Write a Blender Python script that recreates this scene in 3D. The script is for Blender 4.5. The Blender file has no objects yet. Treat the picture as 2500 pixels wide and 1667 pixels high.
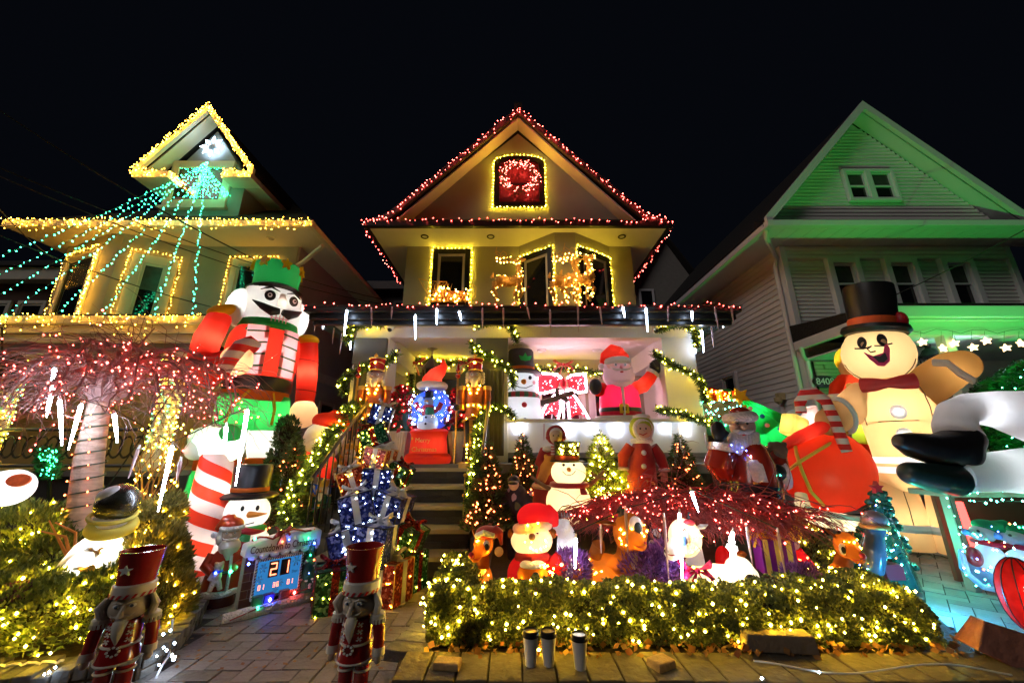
import bpy, math, random
from math import sin, cos, pi, radians, sqrt
from mathutils import Vector as V, Matrix, Euler, noise
random.seed(7)
R = random.random
def ru(a, b): return a + (b - a) * R()
SC = bpy.context.scene
COL = SC.collection
# ---------------------------------------------------------------- camera, world, exposure
F, CX, CY, PITCH, EYE = 920.0, 1250.0, 833.5, radians(15.9), 1.25
cam = bpy.data.cameras.new('camera')
cam.sensor_width = 36; cam.lens = 36 * F / 2500; cam.clip_start = .05; cam.clip_end = 500
co = bpy.data.objects.new('camera', cam); COL.objects.link(co)
co.location = (0, 0, EYE); co.rotation_euler = (pi / 2 + PITCH, 0, 0)
SC.camera = co
W = bpy.data.worlds.new('World'); SC.world = W; W.use_nodes = True
bg = W.node_tree.nodes['Background']
bg.inputs[0].default_value = (.0019, .0025, .0042, 1); bg.inputs[1].default_value = .5
sun = bpy.data.lights.new('sun', 'SUN'); sun.energy = .25; sun.angle = radians(25); sun.color = (1, .93, .88)
sno = bpy.data.objects.new('sun', sun); COL.objects.link(sno); sno.rotation_euler = (radians(55), 0, radians(-52))   # faint street-side glow of the city night
SC.view_settings.view_transform = 'Standard'; SC.view_settings.look = 'None'
SC.view_settings.exposure = .75; SC.view_settings.gamma = 1; SC.view_settings.use_curve_mapping = False
cy = SC.cycles
cy.max_bounces = 4; cy.diffuse_bounces = 3; cy.glossy_bounces = 2; cy.transmission_bounces = 3; cy.transparent_max_bounces = 6
cy.sample_clamp_indirect = 3; cy.sample_clamp_direct = 0; cy.use_denoising = True; cy.caustics_reflective = False; cy.caustics_refractive = False
cy.use_light_tree = True; cy.blur_glossy = 1.0
# ---------------------------------------------------------------- where things stand (photo ray -> place in metres)
CP, SP = cos(PITCH), sin(PITCH)
def U(x, y, Y):
    u = (x - CX) / F; v = (CY - y) / F; t = Y / (CP - SP * v)
    return V((u * t, Y, EYE + t * (SP + CP * v)))
def G(x, y, z=0.0):
    u = (x - CX) / F; v = (CY - y) / F; d = SP + CP * v; t = (z - EYE) / d
    return V((u * t, t * (CP - SP * v), z))
# ---------------------------------------------------------------- materials
MATS = {}
def mat(name, col, rough=.6, metal=0., var=.18, ns=6., bump=0., bs=40., coat=0., trans=0., spec=.4, sheen=0., orand=0., sz=1., bz=1.):
    if name in MATS: return MATS[name]
    m = bpy.data.materials.new(name); m.use_nodes = True; MATS[name] = m
    nt = m.node_tree; N = nt.nodes; L = nt.links; N.clear()
    out = N.new('ShaderNodeOutputMaterial')
    tc = N.new('ShaderNodeTexCoord'); nz = N.new('ShaderNodeTexNoise'); nz.inputs['Scale'].default_value = ns; nz.inputs['Detail'].default_value = 4
    if sz != 1.:
        mp = N.new('ShaderNodeMapping'); mp.inputs['Scale'].default_value = (1, 1, sz); L.new(tc.outputs['Object'], mp.inputs[0]); L.new(mp.outputs[0], nz.inputs['Vector'])
    else: L.new(tc.outputs['Object'], nz.inputs['Vector'])
    mx = N.new('ShaderNodeMix'); mx.data_type = 'RGBA'
    L.new(nz.outputs['Fac'], mx.inputs[0])
    mx.inputs[6].default_value = (*[max(0, c * (1 - var)) for c in col], 1); mx.inputs[7].default_value = (*[min(1, c * (1 + var)) for c in col], 1)
    colout = mx.outputs[2]
    if orand:
        oi = N.new('ShaderNodeObjectInfo'); mr = N.new('ShaderNodeMapRange'); mr.inputs[3].default_value = 1 - orand; mr.inputs[4].default_value = 1 + orand; L.new(oi.outputs['Random'], mr.inputs[0])
        m2 = N.new('ShaderNodeMix'); m2.data_type = 'RGBA'; m2.blend_type = 'MULTIPLY'; m2.inputs[0].default_value = 1; L.new(colout, m2.inputs[6]); L.new(mr.outputs[0], m2.inputs[7]); colout = m2.outputs[2]
    nrm = None
    if bump:
        n2 = N.new('ShaderNodeTexNoise'); n2.inputs['Scale'].default_value = bs; n2.inputs['Detail'].default_value = 5
        if bz != 1.:
            m3 = N.new('ShaderNodeMapping'); m3.inputs['Scale'].default_value = (1, 1, bz); L.new(tc.outputs['Object'], m3.inputs[0]); L.new(m3.outputs[0], n2.inputs['Vector'])
        else: L.new(tc.outputs['Object'], n2.inputs['Vector'])
        b = N.new('ShaderNodeBump'); b.inputs['Strength'].default_value = bump; b.inputs['Distance'].default_value = .02
        L.new(n2.outputs['Fac'], b.inputs['Height']); nrm = b.outputs[0]
    if trans:
        d = N.new('ShaderNodeBsdfPrincipled'); d.inputs['Roughness'].default_value = rough; d.inputs['Specular IOR Level'].default_value = .25
        tr = N.new('ShaderNodeBsdfTranslucent'); ms = N.new('ShaderNodeMixShader'); ms.inputs[0].default_value = trans
        L.new(colout, d.inputs['Base Color']); L.new(colout, tr.inputs['Color'])
        if nrm: L.new(nrm, d.inputs['Normal']); L.new(nrm, tr.inputs['Normal'])
        L.new(d.outputs[0], ms.inputs[1]); L.new(tr.outputs[0], ms.inputs[2]); L.new(ms.outputs[0], out.inputs[0])
    else:
        p = N.new('ShaderNodeBsdfPrincipled'); L.new(colout, p.inputs['Base Color'])
        p.inputs['Roughness'].default_value = rough; p.inputs['Metallic'].default_value = metal
        p.inputs['Specular IOR Level'].default_value = spec; p.inputs['Coat Weight'].default_value = coat
        if sheen: p.inputs['Sheen Weight'].default_value = sheen
        if nrm: L.new(nrm, p.inputs['Normal'])
        L.new(p.outputs[0], out.inputs[0])
    return m
def glow(name, col, s, sample=True):
    if name in MATS: return MATS[name]
    m = bpy.data.materials.new(name); m.use_nodes = True; MATS[name] = m
    N = m.node_tree.nodes; N.clear()
    o = N.new('ShaderNodeOutputMaterial'); e = N.new('ShaderNodeEmission'); e.inputs[0].default_value = (*col, 1); e.inputs[1].default_value = s
    m.node_tree.links.new(e.outputs[0], o.inputs[0])
    if not sample: m.cycles.emission_sampling = 'NONE'
    return m
def infl(name, col, trans=.5):      # thin inflated nylon, lit by the bulb inside it
    return mat(name, col, rough=.4, var=.13, ns=3, bump=.55, bs=13, trans=trans, bz=.3)
def glassmat(name, col=(1, 1, 1), mixf=.8):
    if name in MATS: return MATS[name]
    m = bpy.data.materials.new(name); m.use_nodes = True; MATS[name] = m
    N = m.node_tree.nodes; L = m.node_tree.links; N.clear()
    o = N.new('ShaderNodeOutputMaterial'); t = N.new('ShaderNodeBsdfTransparent'); t.inputs[0].default_value = (*col, 1)
    g = N.new('ShaderNodeBsdfGlossy'); g.inputs['Roughness'].default_value = .06
    mx = N.new('ShaderNodeMixShader'); mx.inputs[0].default_value = 1 - mixf
    L.new(t.outputs[0], mx.inputs[1]); L.new(g.outputs[0], mx.inputs[2]); L.new(mx.outputs[0], o.inputs[0])
    return m
def stripes(name, c1, c2, n, skew, axis='Z', rough=.5, trans=0.):   # woven / printed stripes winding round a body
    if name in MATS: return MATS[name]
    m = bpy.data.materials.new(name); m.use_nodes = True; MATS[name] = m
    N = m.node_tree.nodes; L = m.node_tree.links; N.clear()
    o = N.new('ShaderNodeOutputMaterial'); tc = N.new('ShaderNodeTexCoord'); sp = N.new('ShaderNodeSeparateXYZ')
    L.new(tc.outputs['Object'], sp.inputs[0])
    at = N.new('ShaderNodeMath'); at.operation = 'ARCTAN2'; L.new(sp.outputs['Y'], at.inputs[0]); L.new(sp.outputs['X'], at.inputs[1])
    a = N.new('ShaderNodeMath'); a.operation = 'MULTIPLY_ADD'; L.new(sp.outputs['Z'], a.inputs[0]); a.inputs[1].default_value = n
    b = N.new('ShaderNodeMath'); b.operation = 'MULTIPLY'; L.new(at.outputs[0], b.inputs[0]); b.inputs[1].default_value = skew / (2 * pi)
    L.new(b.outputs[0], a.inputs[2])
    f = N.new('ShaderNodeMath'); f.operation = 'FRACT'; L.new(a.outputs[0], f.inputs[0])
    g = N.new('ShaderNodeMath'); g.operation = 'GREATER_THAN'; g.inputs[1].default_value = .5; L.new(f.outputs[0], g.inputs[0])
    mx = N.new('ShaderNodeMix'); mx.data_type = 'RGBA'; L.new(g.outputs[0], mx.inputs[0]); mx.inputs[6].default_value = (*c1, 1); mx.inputs[7].default_value = (*c2, 1)
    d = N.new('ShaderNodeBsdfPrincipled'); d.inputs['Roughness'].default_value = rough; L.new(mx.outputs[2], d.inputs['Base Color'])
    if trans:
        tr = N.new('ShaderNodeBsdfTranslucent'); L.new(mx.outputs[2], tr.inputs[0]); ms = N.new('ShaderNodeMixShader'); ms.inputs[0].default_value = trans
        L.new(d.outputs[0], ms.inputs[1]); L.new(tr.outputs[0], ms.inputs[2]); L.new(ms.outputs[0], o.inputs[0])
    else: L.new(d.outputs[0], o.inputs[0])
    return m
def glitter(name, col, col2, sc=55):          # sequinned mesh cloth on the wire gift boxes
    if name in MATS: return MATS[name]
    m = bpy.data.materials.new(name); m.use_nodes = True; MATS[name] = m
    N = m.node_tree.nodes; L = m.node_tree.links; N.clear()
    o = N.new('ShaderNodeOutputMaterial'); tc = N.new('ShaderNodeTexCoord'); vo = N.new('ShaderNodeTexVoronoi'); vo.inputs['Scale'].default_value = sc
    L.new(tc.outputs['Object'], vo.inputs['Vector'])
    rp = N.new('ShaderNodeValToRGB'); e = rp.color_ramp.elements
    e[0].position = .25; e[0].color = (*[c * .35 for c in col], 1); e[1].position = .95; e[1].color = (*col2, 1); x = e.new(.7); x.color = (*col, 1)
    s = N.new('ShaderNodeSeparateColor'); L.new(vo.outputs['Color'], s.inputs[0]); L.new(s.outputs[0], rp.inputs[0])
    d = N.new('ShaderNodeBsdfPrincipled'); d.inputs['Roughness'].default_value = .3; d.inputs['Metallic'].default_value = .35
    bp = N.new('ShaderNodeBump'); bp.inputs['Strength'].default_value = .9; bp.inputs['Distance'].default_value = .01
    L.new(s.outputs[1], bp.inputs['Height']); L.new(bp.outputs[0], d.inputs['Normal'])
    tr = N.new('ShaderNodeBsdfTranslucent'); ms = N.new('ShaderNodeMixShader'); ms.inputs[0].default_value = .45
    L.new(rp.outputs[0], d.inputs['Base Color']); L.new(rp.outputs[0], tr.inputs[0])
    L.new(d.outputs[0], ms.inputs[1]); L.new(tr.outputs[0], ms.inputs[2]); L.new(ms.outputs[0], o.inputs[0])
    return m
def leafmat(name, c1, c2, trans=.25):
    if name in MATS: return MATS[name]
    m = bpy.data.materials.new(name); m.use_nodes = True; MATS[name] = m
    N = m.node_tree.nodes; L = m.node_tree.links; N.clear()
    o = N.new('ShaderNodeOutputMaterial'); gi = N.new('ShaderNodeNewGeometry')
    mx = N.new('ShaderNodeMix'); mx.data_type = 'RGBA'; L.new(gi.outputs['Random Per Island'], mx.inputs[0]); mx.inputs[6].default_value = (*c1, 1); mx.inputs[7].default_value = (*c2, 1)
    d = N.new('ShaderNodeBsdfPrincipled'); d.inputs['Roughness'].default_value = .55; d.inputs['Specular IOR Level'].default_value = .3; L.new(mx.outputs[2], d.inputs['Base Color'])
    tr = N.new('ShaderNodeBsdfTranslucent'); L.new(mx.outputs[2], tr.inputs[0]); ms = N.new('ShaderNodeMixShader'); ms.inputs[0].default_value = trans
    L.new(d.outputs[0], ms.inputs[1]); L.new(tr.outputs[0], ms.inputs[2]); L.new(ms.outputs[0], o.inputs[0])
    return m
# bulbs
B_YEL = glow('bulb_yellow', (1, .68, .03), 108)
B_AMB = glow('bulb_amber', (1, .44, .028), 58)
B_WARM = glow('bulb_warm_white', (1, .5, .028), 95)
B_RED = glow('bulb_red', (1, .06, .045), 42)
B_GRN = glow('bulb_green', (.03, 1, .32), 28)
B_CYAN = glow('bulb_cyan', (.1, 1, .62), 34)
B_COOL = glow('bulb_cool_white', (.62, .78, 1), 40)
B_BLUE = glow('bulb_blue', (.06, .12, 1), 40)
B_GOLD = glow('bulb_gold', (1, .5, .07), 70)
B_TUBE = glow('icicle_lit', (.6, .75, 1), 26)
B_PINK = glow('bulb_pink_white', (1, .5, .62), 10)
B_SHR = glow('bulb_shrub', (1, .6, .03), 170)
# ---------------------------------------------------------------- mesh building
def frame(d, up=V((0, 0, 1))):
    d = V(d).normalized(); up = V(up)
    if abs(d.dot(up)) > .98: up = V((1, 0, 0))
    x = up.cross(d).normalized(); y = d.cross(x); return x, y, d
def rot(x=0, y=0, z=0): return Euler((radians(x), radians(y), radians(z))).to_matrix()
class M:
    def __init__(s): s.v = []; s.f = []
    def add(s, vs, fs):
        o = len(s.v); s.v += [tuple(p) for p in vs]; s.f += [tuple(i + o for i in q) for q in fs]; return s
    def box(s, c, d, r=None, taper=1.):
        c = V(c); h = V(d) / 2; vs = []
        for z in (-1, 1):
            k = taper if z > 0 else 1
            for x, y in ((-1, -1), (1, -1), (1, 1), (-1, 1)):
                p = V((x * h.x * k, y * h.y * k, z * h.z)); vs.append(c + (r @ p if r else p))
        return s.add(vs, [(3, 2, 1, 0), (4, 5, 6, 7), (0, 1, 5, 4), (1, 2, 6, 5), (2, 3, 7, 6), (3, 0, 4, 7)])
    def bx(s, a, b): a = V(a); b = V(b); return s.box((a + b) / 2, (abs(b.x - a.x), abs(b.y - a.y), abs(b.z - a.z)))
    def sph(s, c, r, R_=None, nu=18, nv=11):
        c = V(c); r = V((r, r, r)) if isinstance(r, (int, float)) else V(r); vs = []; fs = []
        for j in range(nv + 1):
            a = pi * j / nv
            for i in range(nu):
                b = 2 * pi * i / nu; p = V((r.x * sin(a) * cos(b), r.y * sin(a) * sin(b), r.z * cos(a))); vs.append(c + (R_ @ p if R_ else p))
        for j in range(nv):
            for i in range(nu):
                k = (i + 1) % nu; fs.append((j * nu + i, (j + 1) * nu + i, (j + 1) * nu + k, j * nu + k))
        return s.add(vs, fs)
    def tube(s, pts, rads, n=10, cap=True, flat=1.):
        pts = [V(p) for p in pts]
        if isinstance(rads, (int, float)): rads = [rads] * len(pts)
        vs = []; fs = []; px = None
        for i, p in enumerate(pts):
            d = (pts[min(i + 1, len(pts) - 1)] - pts[max(i - 1, 0)])
            if d.length < 1e-9: d = V((0, 0, 1))
            d.normalize()
            if px is None: x, y, _ = frame(d)
            else:
                x = px - d * px.dot(d)
                if x.length < 1e-6: x = frame(d)[0]
                x.normalize(); y = d.cross(x)
            px = x
            for k in range(n):
                a = 2 * pi * k / n; vs.append(p + (x * cos(a) + y * sin(a) * flat) * rads[i])
        for i in range(len(pts) - 1):
            for k in range(n):
                q = (k + 1) % n; fs.append((i * n + k, i * n + q, (i + 1) * n + q, (i + 1) * n + k))
        if cap: fs.append(tuple(range(n - 1, -1, -1))); fs.append(tuple((len(pts) - 1) * n + k for k in range(n)))
        return s.add(vs, fs)
    def lathe(s, prof, c=(0, 0, 0), n=24, r=None, sq=(1, 1)):
        c = V(c); vs = []; fs = []
        for (rad, z) in prof:
            for i in range(n):
                a = 2 * pi * i / n; p = V((rad * cos(a) * sq[0], rad * sin(a) * sq[1], z)); vs.append(c + (r @ p if r else p))
        m = len(prof)
        for j in range(m - 1):
            for i in range(n):
                k = (i + 1) % n; fs.append((j * n + i, j * n + k, (j + 1) * n + k, (j + 1) * n + i))
        if prof[0][0] > 1e-4: fs.append(tuple(range(n - 1, -1, -1)))
        if prof[-1][0] > 1e-4: fs.append(tuple((m - 1) * n + i for i in range(n)))
        return s.add(vs, fs)
    def prism(s, poly, y0, y1, T=None):      # outline in x,z pushed from y0 to y1
        n = len(poly); vs = [V((x, y0, z)) for x, z in poly] + [V((x, y1, z)) for x, z in poly]
        if T: vs = [T @ p for p in vs]
        return s.add(vs, [tuple(range(n)), tuple(range(2 * n - 1, n - 1, -1))] + [(i, i + n, (i + 1) % n + n, (i + 1) % n) for i in range(n)])
    def torus(s, c, Rr, r, ax=(0, 0, 1), n=28, m=9, sq=1.):
        x, y, d = frame(V(ax)); c = V(c); vs = []; fs = []
        for i in range(n):
            a = 2 * pi * i / n; e = x * cos(a) + y * sin(a) * sq
            for j in range(m):
                b = 2 * pi * j / m; vs.append(c + e * Rr + (e * cos(b) + d * sin(b)) * r)
        for i in range(n):
            for j in range(m): fs.append((i * m + j, ((i + 1) % n) * m + j, ((i + 1) % n) * m + (j + 1) % m, i * m + (j + 1) % m))
        return s.add(vs, fs)
    def octs(s, pts, r):
        for p in pts:
            p = V(p); q = r * ru(.65, 1.25)
            s.add([p + V((q, 0, 0)), p - V((q, 0, 0)), p + V((0, q, 0)), p - V((0, q, 0)), p + V((0, 0, q)), p - V((0, 0, q))],
                  [(0, 2, 4), (2, 1, 4), (1, 3, 4), (3, 0, 4), (2, 0, 5), (1, 2, 5), (3, 1, 5), (0, 3, 5)])
        return s
    def leaf(s, p, d, l, w, nrm=None):
        x, y, d = frame(d, nrm or (R() - .5, R() - .5, R() - .5)); p = V(p)
        return s.add([p, p + d * l * .5 + x * w, p + d * l, p + d * l * .5 - x * w], [(0, 1, 2, 3)])
    def quad(s, a, b, c, d): return s.add([a, b, c, d], [(0, 1, 2, 3)])
    def patch(s, P, N_, poly, th):           # a flat shape laid on a surface: P centre, N_ outward, poly (right, up)
        nn = V(N_).normalized(); up = V((0, 0, 1)); rt = up.cross(nn)
        if rt.length < 1e-4: rt = V((1, 0, 0))
        rt.normalize(); up = nn.cross(rt); P = V(P); n = len(poly)
        vs = [P + rt * x + up * z + nn * th for x, z in poly] + [P + rt * x + up * z - nn * th for x, z in poly]
        return s.add(vs, [tuple(range(n)), tuple(range(2 * n - 1, n - 1, -1))] + [(i, i + n, (i + 1) % n + n, (i + 1) % n) for i in range(n)])
def circ(r, n=20, sx=1., sz=1., a0=0., a1=2 * pi, c=(0, 0)): 
    full = abs(a1 - a0 - 2 * pi) < 1e-6
    return [(c[0] + r * sx * cos(a0 + (a1 - a0) * i / (n if full else n - 1)), c[1] + r * sz * sin(a0 + (a1 - a0) * i / (n if full else n - 1))) for i in range(n)]
def starpoly(r1, r2, n=5, a0=pi / 2): return [((r1 if i % 2 == 0 else r2) * cos(a0 + pi * i / n), (r1 if i % 2 == 0 else r2) * sin(a0 + pi * i / n)) for i in range(2 * n)]
def obj(name, m, material, parent=None, smooth=True, bevel=0, fuse=0, kind=None, label=None, sub=0, ang=42):
    me = bpy.data.meshes.new(name); me.from_pydata(m.v, [], m.f); me.update()
    if smooth:
        me.polygons.foreach_set('use_smooth', [True] * len(me.polygons))
        if not fuse and not sub: me.set_sharp_from_angle(angle=radians(ang))
    me.materials.append(material)
    o = bpy.data.objects.new(name, me); COL.objects.link(o)
    if parent is not None:
        o.parent = parent
        if parent.get('w'): o.matrix_parent_inverse = Matrix.Translation(-parent.location)
        if parent.parent is not None and parent.parent.get('w'): o.matrix_parent_inverse = Matrix.Identity(4)
    if bevel:
        b = o.modifiers.new('bevel', 'BEVEL'); b.width = bevel; b.segments = 2; b.limit_method = 'ANGLE'
    if fuse:
        r = o.modifiers.new('remesh', 'REMESH'); r.mode = 'VOXEL'; r.voxel_size = fuse; r.use_smooth_shade = True
        q = o.modifiers.new('smooth', 'SMOOTH'); q.factor = .5; q.iterations = 6
    if sub:
        q = o.modifiers.new('sub', 'SUBSURF'); q.levels = sub; q.render_levels = sub
    if kind: o['kind'] = kind
    if label: o['label'] = label
    return o
def tag(o, label, cat, group=None):
    o['label'] = label; o['category'] = cat
    if group: o['group'] = group
    return o
def root(name, loc, label, cat, group=None, rz=0, s=1., world=False):
    o = bpy.data.objects.new(name, None); COL.objects.link(o); o.location = loc; o.rotation_euler = (0, 0, radians(rz)); o.scale = (s, s, s)
    o.empty_display_size = .1
    if world: o['w'] = 1
    return tag(o, label, cat, group)
def struct(name, m, material, **k): return obj(name, m, material, kind='structure', **k)
def stand(name, label, cat, x, y, Y, yt, zb, rz=0, group=None, hk=1.):   # a figure whose height is 1 unit; (x, y) lies on its axis, yt is its top
    b = U(x, y, Y); h = U(x, yt, Y).z - zb
    return root(name, (b.x, Y, zb), label, cat, group, rz, h * hk)
def lamp(parent, loc, power, col=(1, .95, .85), r=.03, name='bulb_and_fill_light'):
    l = bpy.data.lights.new(name, 'POINT'); l.energy = power * .5; l.color = col; l.shadow_soft_size = r
    o = bpy.data.objects.new(name, l); COL.objects.link(o); o.location = loc
    if parent is not None: o.parent = parent
    return o
def copy_tree(o, parent=None):
    c = o.copy(); COL.objects.link(c); c.parent = parent
    for ch in list(o.children): copy_tree(ch, c)
    return c
def path_pts(pts, step, jit=0.):
    pts = [V(p) for p in pts]; out = []; acc = 0.
    for a, b in zip(pts, pts[1:]):
        L = (b - a).length
        if L < 1e-6: continue
        d = acc
        while d < L:
            out.append(a + (b - a) * (d / L) + V((ru(-jit, jit), ru(-jit, jit), ru(-jit, jit)))); d += step * ru(.8, 1.2)
        acc = d - L
    return out
WIREM = mat('dark_green_wire', (.012, .03, .015), .5)
def light_string(name, label, pts, bulbmat, r=.011, step=.1, jit=.015, group=None, parent=None, wr=.003, extra=None, cat='string lights'):
    pts = [V(p) for p in pts]; m = M(); m.tube(pts, wr, 4)
    w = obj(name, m, WIREM, parent, smooth=False)
    if parent is None: tag(w, label, cat, group)
    b = path_pts(pts, step, jit) + (extra or [])
    obj('bulbs', M().octs(b, r), bulbmat, w, smooth=False, kind='stuff')
    return w
def text(name, s, size, loc, rx, rz, material, parent=None, ext=.003, align='CENTER', sx=1.):
    c = bpy.data.curves.new(name, 'FONT'); c.body = s; c.size = size; c.extrude = ext; c.align_x = align; c.align_y = 'CENTER'; c.resolution_u = 3
    t = bpy.data.objects.new('tmp', c); COL.objects.link(t)
    me = bpy.data.meshes.new_from_object(t.evaluated_get(bpy.context.evaluated_depsgraph_get()))
    bpy.data.objects.remove(t); me.name = name
    me.materials.clear(); me.materials.append(material)
    o = bpy.data.objects.new(name, me); COL.objects.link(o); o.location = loc; o.rotation_euler = (radians(rx), 0, radians(rz)); o.scale = (sx, 1, 1)
    if parent is not None:
        o.parent = parent
        if parent.get('w'): o.matrix_parent_inverse = Matrix.Translation(-parent.location)
    return o
def lerp(a, b, t): return V(a) + (V(b) - V(a)) * t
def sag(a, b, d, n=14): return [lerp(a, b, i / n) - V((0, 0, d * 4 * (i / n) * (1 - i / n))) for i in range(n + 1)]
# ---------------------------------------------------------------- setting: ground
SOIL = mat('garden_soil', (.05, .035, .022), .95, var=.5, ns=9, bump=.8, bs=30)
struct('ground', M().bx((-60, -6, -.3), (60, 60, -.06)), mat('asphalt_ground', (.05, .05, .05), .9, var=.3), smooth=False)
# houses ---------------------------------------------------------
STUC = mat('olive_stucco', (.33, .31, .24), .85, var=.22, ns=1.3, bump=.15, bs=120)
STUC_L = mat('grey_stucco', (.3, .29, .26), .85, var=.2, ns=1.3, bump=.15, bs=120)
PURP = mat('purple_grey_stucco', (.30, .25, .33), .9, var=.1, ns=1.5, bump=.15, bs=90)
CREAM = mat('cream_trim', (.62, .58, .5), .55, var=.06)
SOFF = mat('painted_soffit', (.6, .57, .5), .6, var=.06)
BLK = mat('black_trim', (.012, .012, .013), .35, var=.2)
SHING = mat('dark_shingles', (.018, .016, .016), .9, var=.5, ns=14, bump=.6, bs=25)
GLS = mat('dark_window_glass', (.012, .013, .014), .06, var=.1, spec=.6)
WHT = mat('white_paint', (.72, .71, .74), .5, var=.05)
PILL = mat('pillar_stucco', (.62, .6, .6), .7, var=.05, bump=.12, bs=60)
GREYF = mat('grey_pilaster', (.075, .075, .07), .5, var=.15)
DBRK = mat('dark_brick', (.028, .025, .026), .75, var=.45, ns=5, bump=.5, bs=60, orand=.35)
VINYL = mat('white_vinyl_siding', (.74, .7, .68), .5, var=.12, ns=1.5, orand=.06)
def ob(m, O, u, a0, a1, z0, z1, d0, d1):        # a box in a wall's own frame: along, up, out
    u = V(u).normalized(); n = V((u.y, -u.x, 0)); O = V(O); vs = []
    for z in (z0, z1):
        for a, d in ((a0, d0), (a1, d0), (a1, d1), (a0, d1)):
            p = O + u * a + n * d; vs.append((p.x, p.y, z))
    return m.add(vs, [(0, 1, 2, 3), (7, 6, 5, 4), (0, 4, 5, 1), (1, 5, 6, 2), (2, 6, 7, 3), (3, 7, 4, 0)])
def window(parent, O, u, a0, a1, z0, z1, tw, trim, sashm, pane, st=.045, out=.05, mid=None, sill=False):
    f = M()
    ob(f, O, u, a0 - tw, a0, z0 - tw, z1 + tw, .0, out); ob(f, O, u, a1, a1 + tw, z0 - tw, z1 + tw, .0, out)
    ob(f, O, u, a0, a1, z1, z1 + tw, .0, out); ob(f, O, u, a0, a1, z0 - tw, z0, .0, out)
    w = obj('window', f, trim, parent, smooth=False, bevel=.006)
    s = M(); e = out * .55
    ob(s, O, u, a0, a0 + st, z0, z1, .0, e); ob(s, O, u, a1 - st, a1, z0, z1, 0, e); ob(s, O, u, a0 + st, a1 - st, z1 - st, z1, 0, e); ob(s, O, u, a0 + st, a1 - st, z0, z0 + st, 0, e)
    if mid is not None: ob(s, O, u, a0 + st, a1 - st, mid - .02, mid + .02, 0, e * .9)
    obj('sash', s, sashm, w, smooth=False)
    obj('pane', ob(M(), O, u, a0 + st, a1 - st, z0 + st, z1 - st, .0, .012), pane, w, smooth=False)
    if mid is not None or sill: obj('blind', ob(M(), O, u, a0 + st, a1 - st, z1 - st - (z1 - z0) * .42, z1 - st, .0125, .015), mat('window_blind', (.06, .062, .055), .25, var=.35, ns=9), w, smooth=False)
    if sill: obj('sill', ob(M(), O, u, a0 - tw - .06, a1 + tw + .06, z0 - tw - .07, z0 - tw, 0, out + .06), trim, w, smooth=False)
    return w
def gable_roof(parent, x0, xp, x1, ze, zp, y0, y1, th, material, name='roof', kink=None):
    # pitched roof slabs between eave height ze and peak zp, ridge runs back
    left = [(x0, ze), (xp, zp)]; right = [(xp, zp), (x1, ze)]
    if kink: left.insert(1, kink[0]); right.insert(1, kink[1])
    m = M()
    for line in (left, right):
        for (ax, az), (bx_, bz) in zip(line, line[1:]): m.prism([(ax, az - th), (bx_, bz - th), (bx_, bz), (ax, az)], y0, y1)
    return obj(name, m, material, parent, smooth=False)
def px3(x, y, Y): return U(x, y, Y)

# ================= centre house
CH = root('stucco_house', (0, 8.2, 0), 'olive stucco house with red lights along its steep gable and wide front porch', 'house', world=True)
obj('wall', M().bx((-2.55, 8.2, 0), (2.89, 17, 6.2)), STUC, CH, smooth=False)
# bay on the upper floor: two slanted faces and a narrow front
bayL = U(1265, 650, 8.2).x; bayR = U(1492, 650, 8.2).x; bayFL = U(1355, 650, 7.58).x; bayFR = U(1408, 650, 7.58).x
obj('bay', M().add(
    [(bayL, 8.21, 3.3), (bayFL, 7.58, 3.3), (bayFR, 7.58, 3.3), (bayR, 8.21, 3.3), (bayL, 8.21, 6.1), (bayFL, 7.58, 6.1), (bayFR, 7.58, 6.1), (bayR, 8.21, 6.1)],
    [(0, 1, 5, 4), (1, 2, 6, 5), (2, 3, 7, 6), (0, 3, 2, 1), (4, 5, 6, 7), (3, 0, 4, 7)]), STUC, CH, smooth=False)
# gable wall, roof, skirt
gp = U(1265, 265, 7.4); ge0 = -3.28; ge1 = 3.55; gze = 6.14
k0 = U(945, 524, 7.4); k1 = U(1572, 520, 7.4)
gw = 7.85
obj('gable_wall', M().prism([(k0.x + .25, 6.5), (k1.x - .25, 6.5), (gp.x, gp.z - .33)], gw, 8.6), STUC, CH, smooth=False)
gable_roof(CH, ge0, gp.x, ge1, gze, gp.z, 7.46, 17, .14, SHING, kink=((k0.x, k0.z), (k1.x, k1.z)))
gable_roof(CH, k0.x + .1, gp.x, k1.x - .1, k0.z - .145 , gp.z - .145, 7.5, gw + .02, .05, SOFF, name='rake_soffit')
gable_roof(CH, ge0, gp.x, ge1, gze + .015, gp.z + .02, 7.37, 7.455, .2, mat('red_glow_fascia', (.05, .03, .03), .5), name='rake_board', kink=((k0.x, k0.z + .02), (k1.x, k1.z + .02)))  # rake board colour reddened for the glow of its bulbs
obj('roof_cap', M().box((gp.x, 7.6, gp.z + .06), (.2, .5, .16)), SHING, CH, smooth=False)
m = M(); m.add([(ge0, 7.42, 6.12), (ge1, 7.42, 6.12), (k1.x + .2, gw + .05, 6.56), (k0.x - .2, gw + .05, 6.56), (ge0, 7.42, 6.04), (ge1, 7.42, 6.04), (k1.x + .2, gw + .05, 6.3), (k0.x - .2, gw + .05, 6.3)],
    [(0, 1, 2, 3), (7, 6, 5, 4), (0, 4, 5, 1), (3, 2, 6, 7), (0, 3, 7, 4), (1, 5, 6, 2)])
obj('skirt_roof', m, SHING, CH, smooth=False)
obj('gutter', M().bx((ge0, 7.30, 5.98), (ge1, 7.41, 6.12)).bx((ge0, 7.415, 5.98), (ge0 + .1, 12, 6.1)).bx((ge1 - .1, 7.415, 5.98), (ge1, 12, 6.1)), BLK, CH, smooth=False, bevel=.01)
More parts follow.
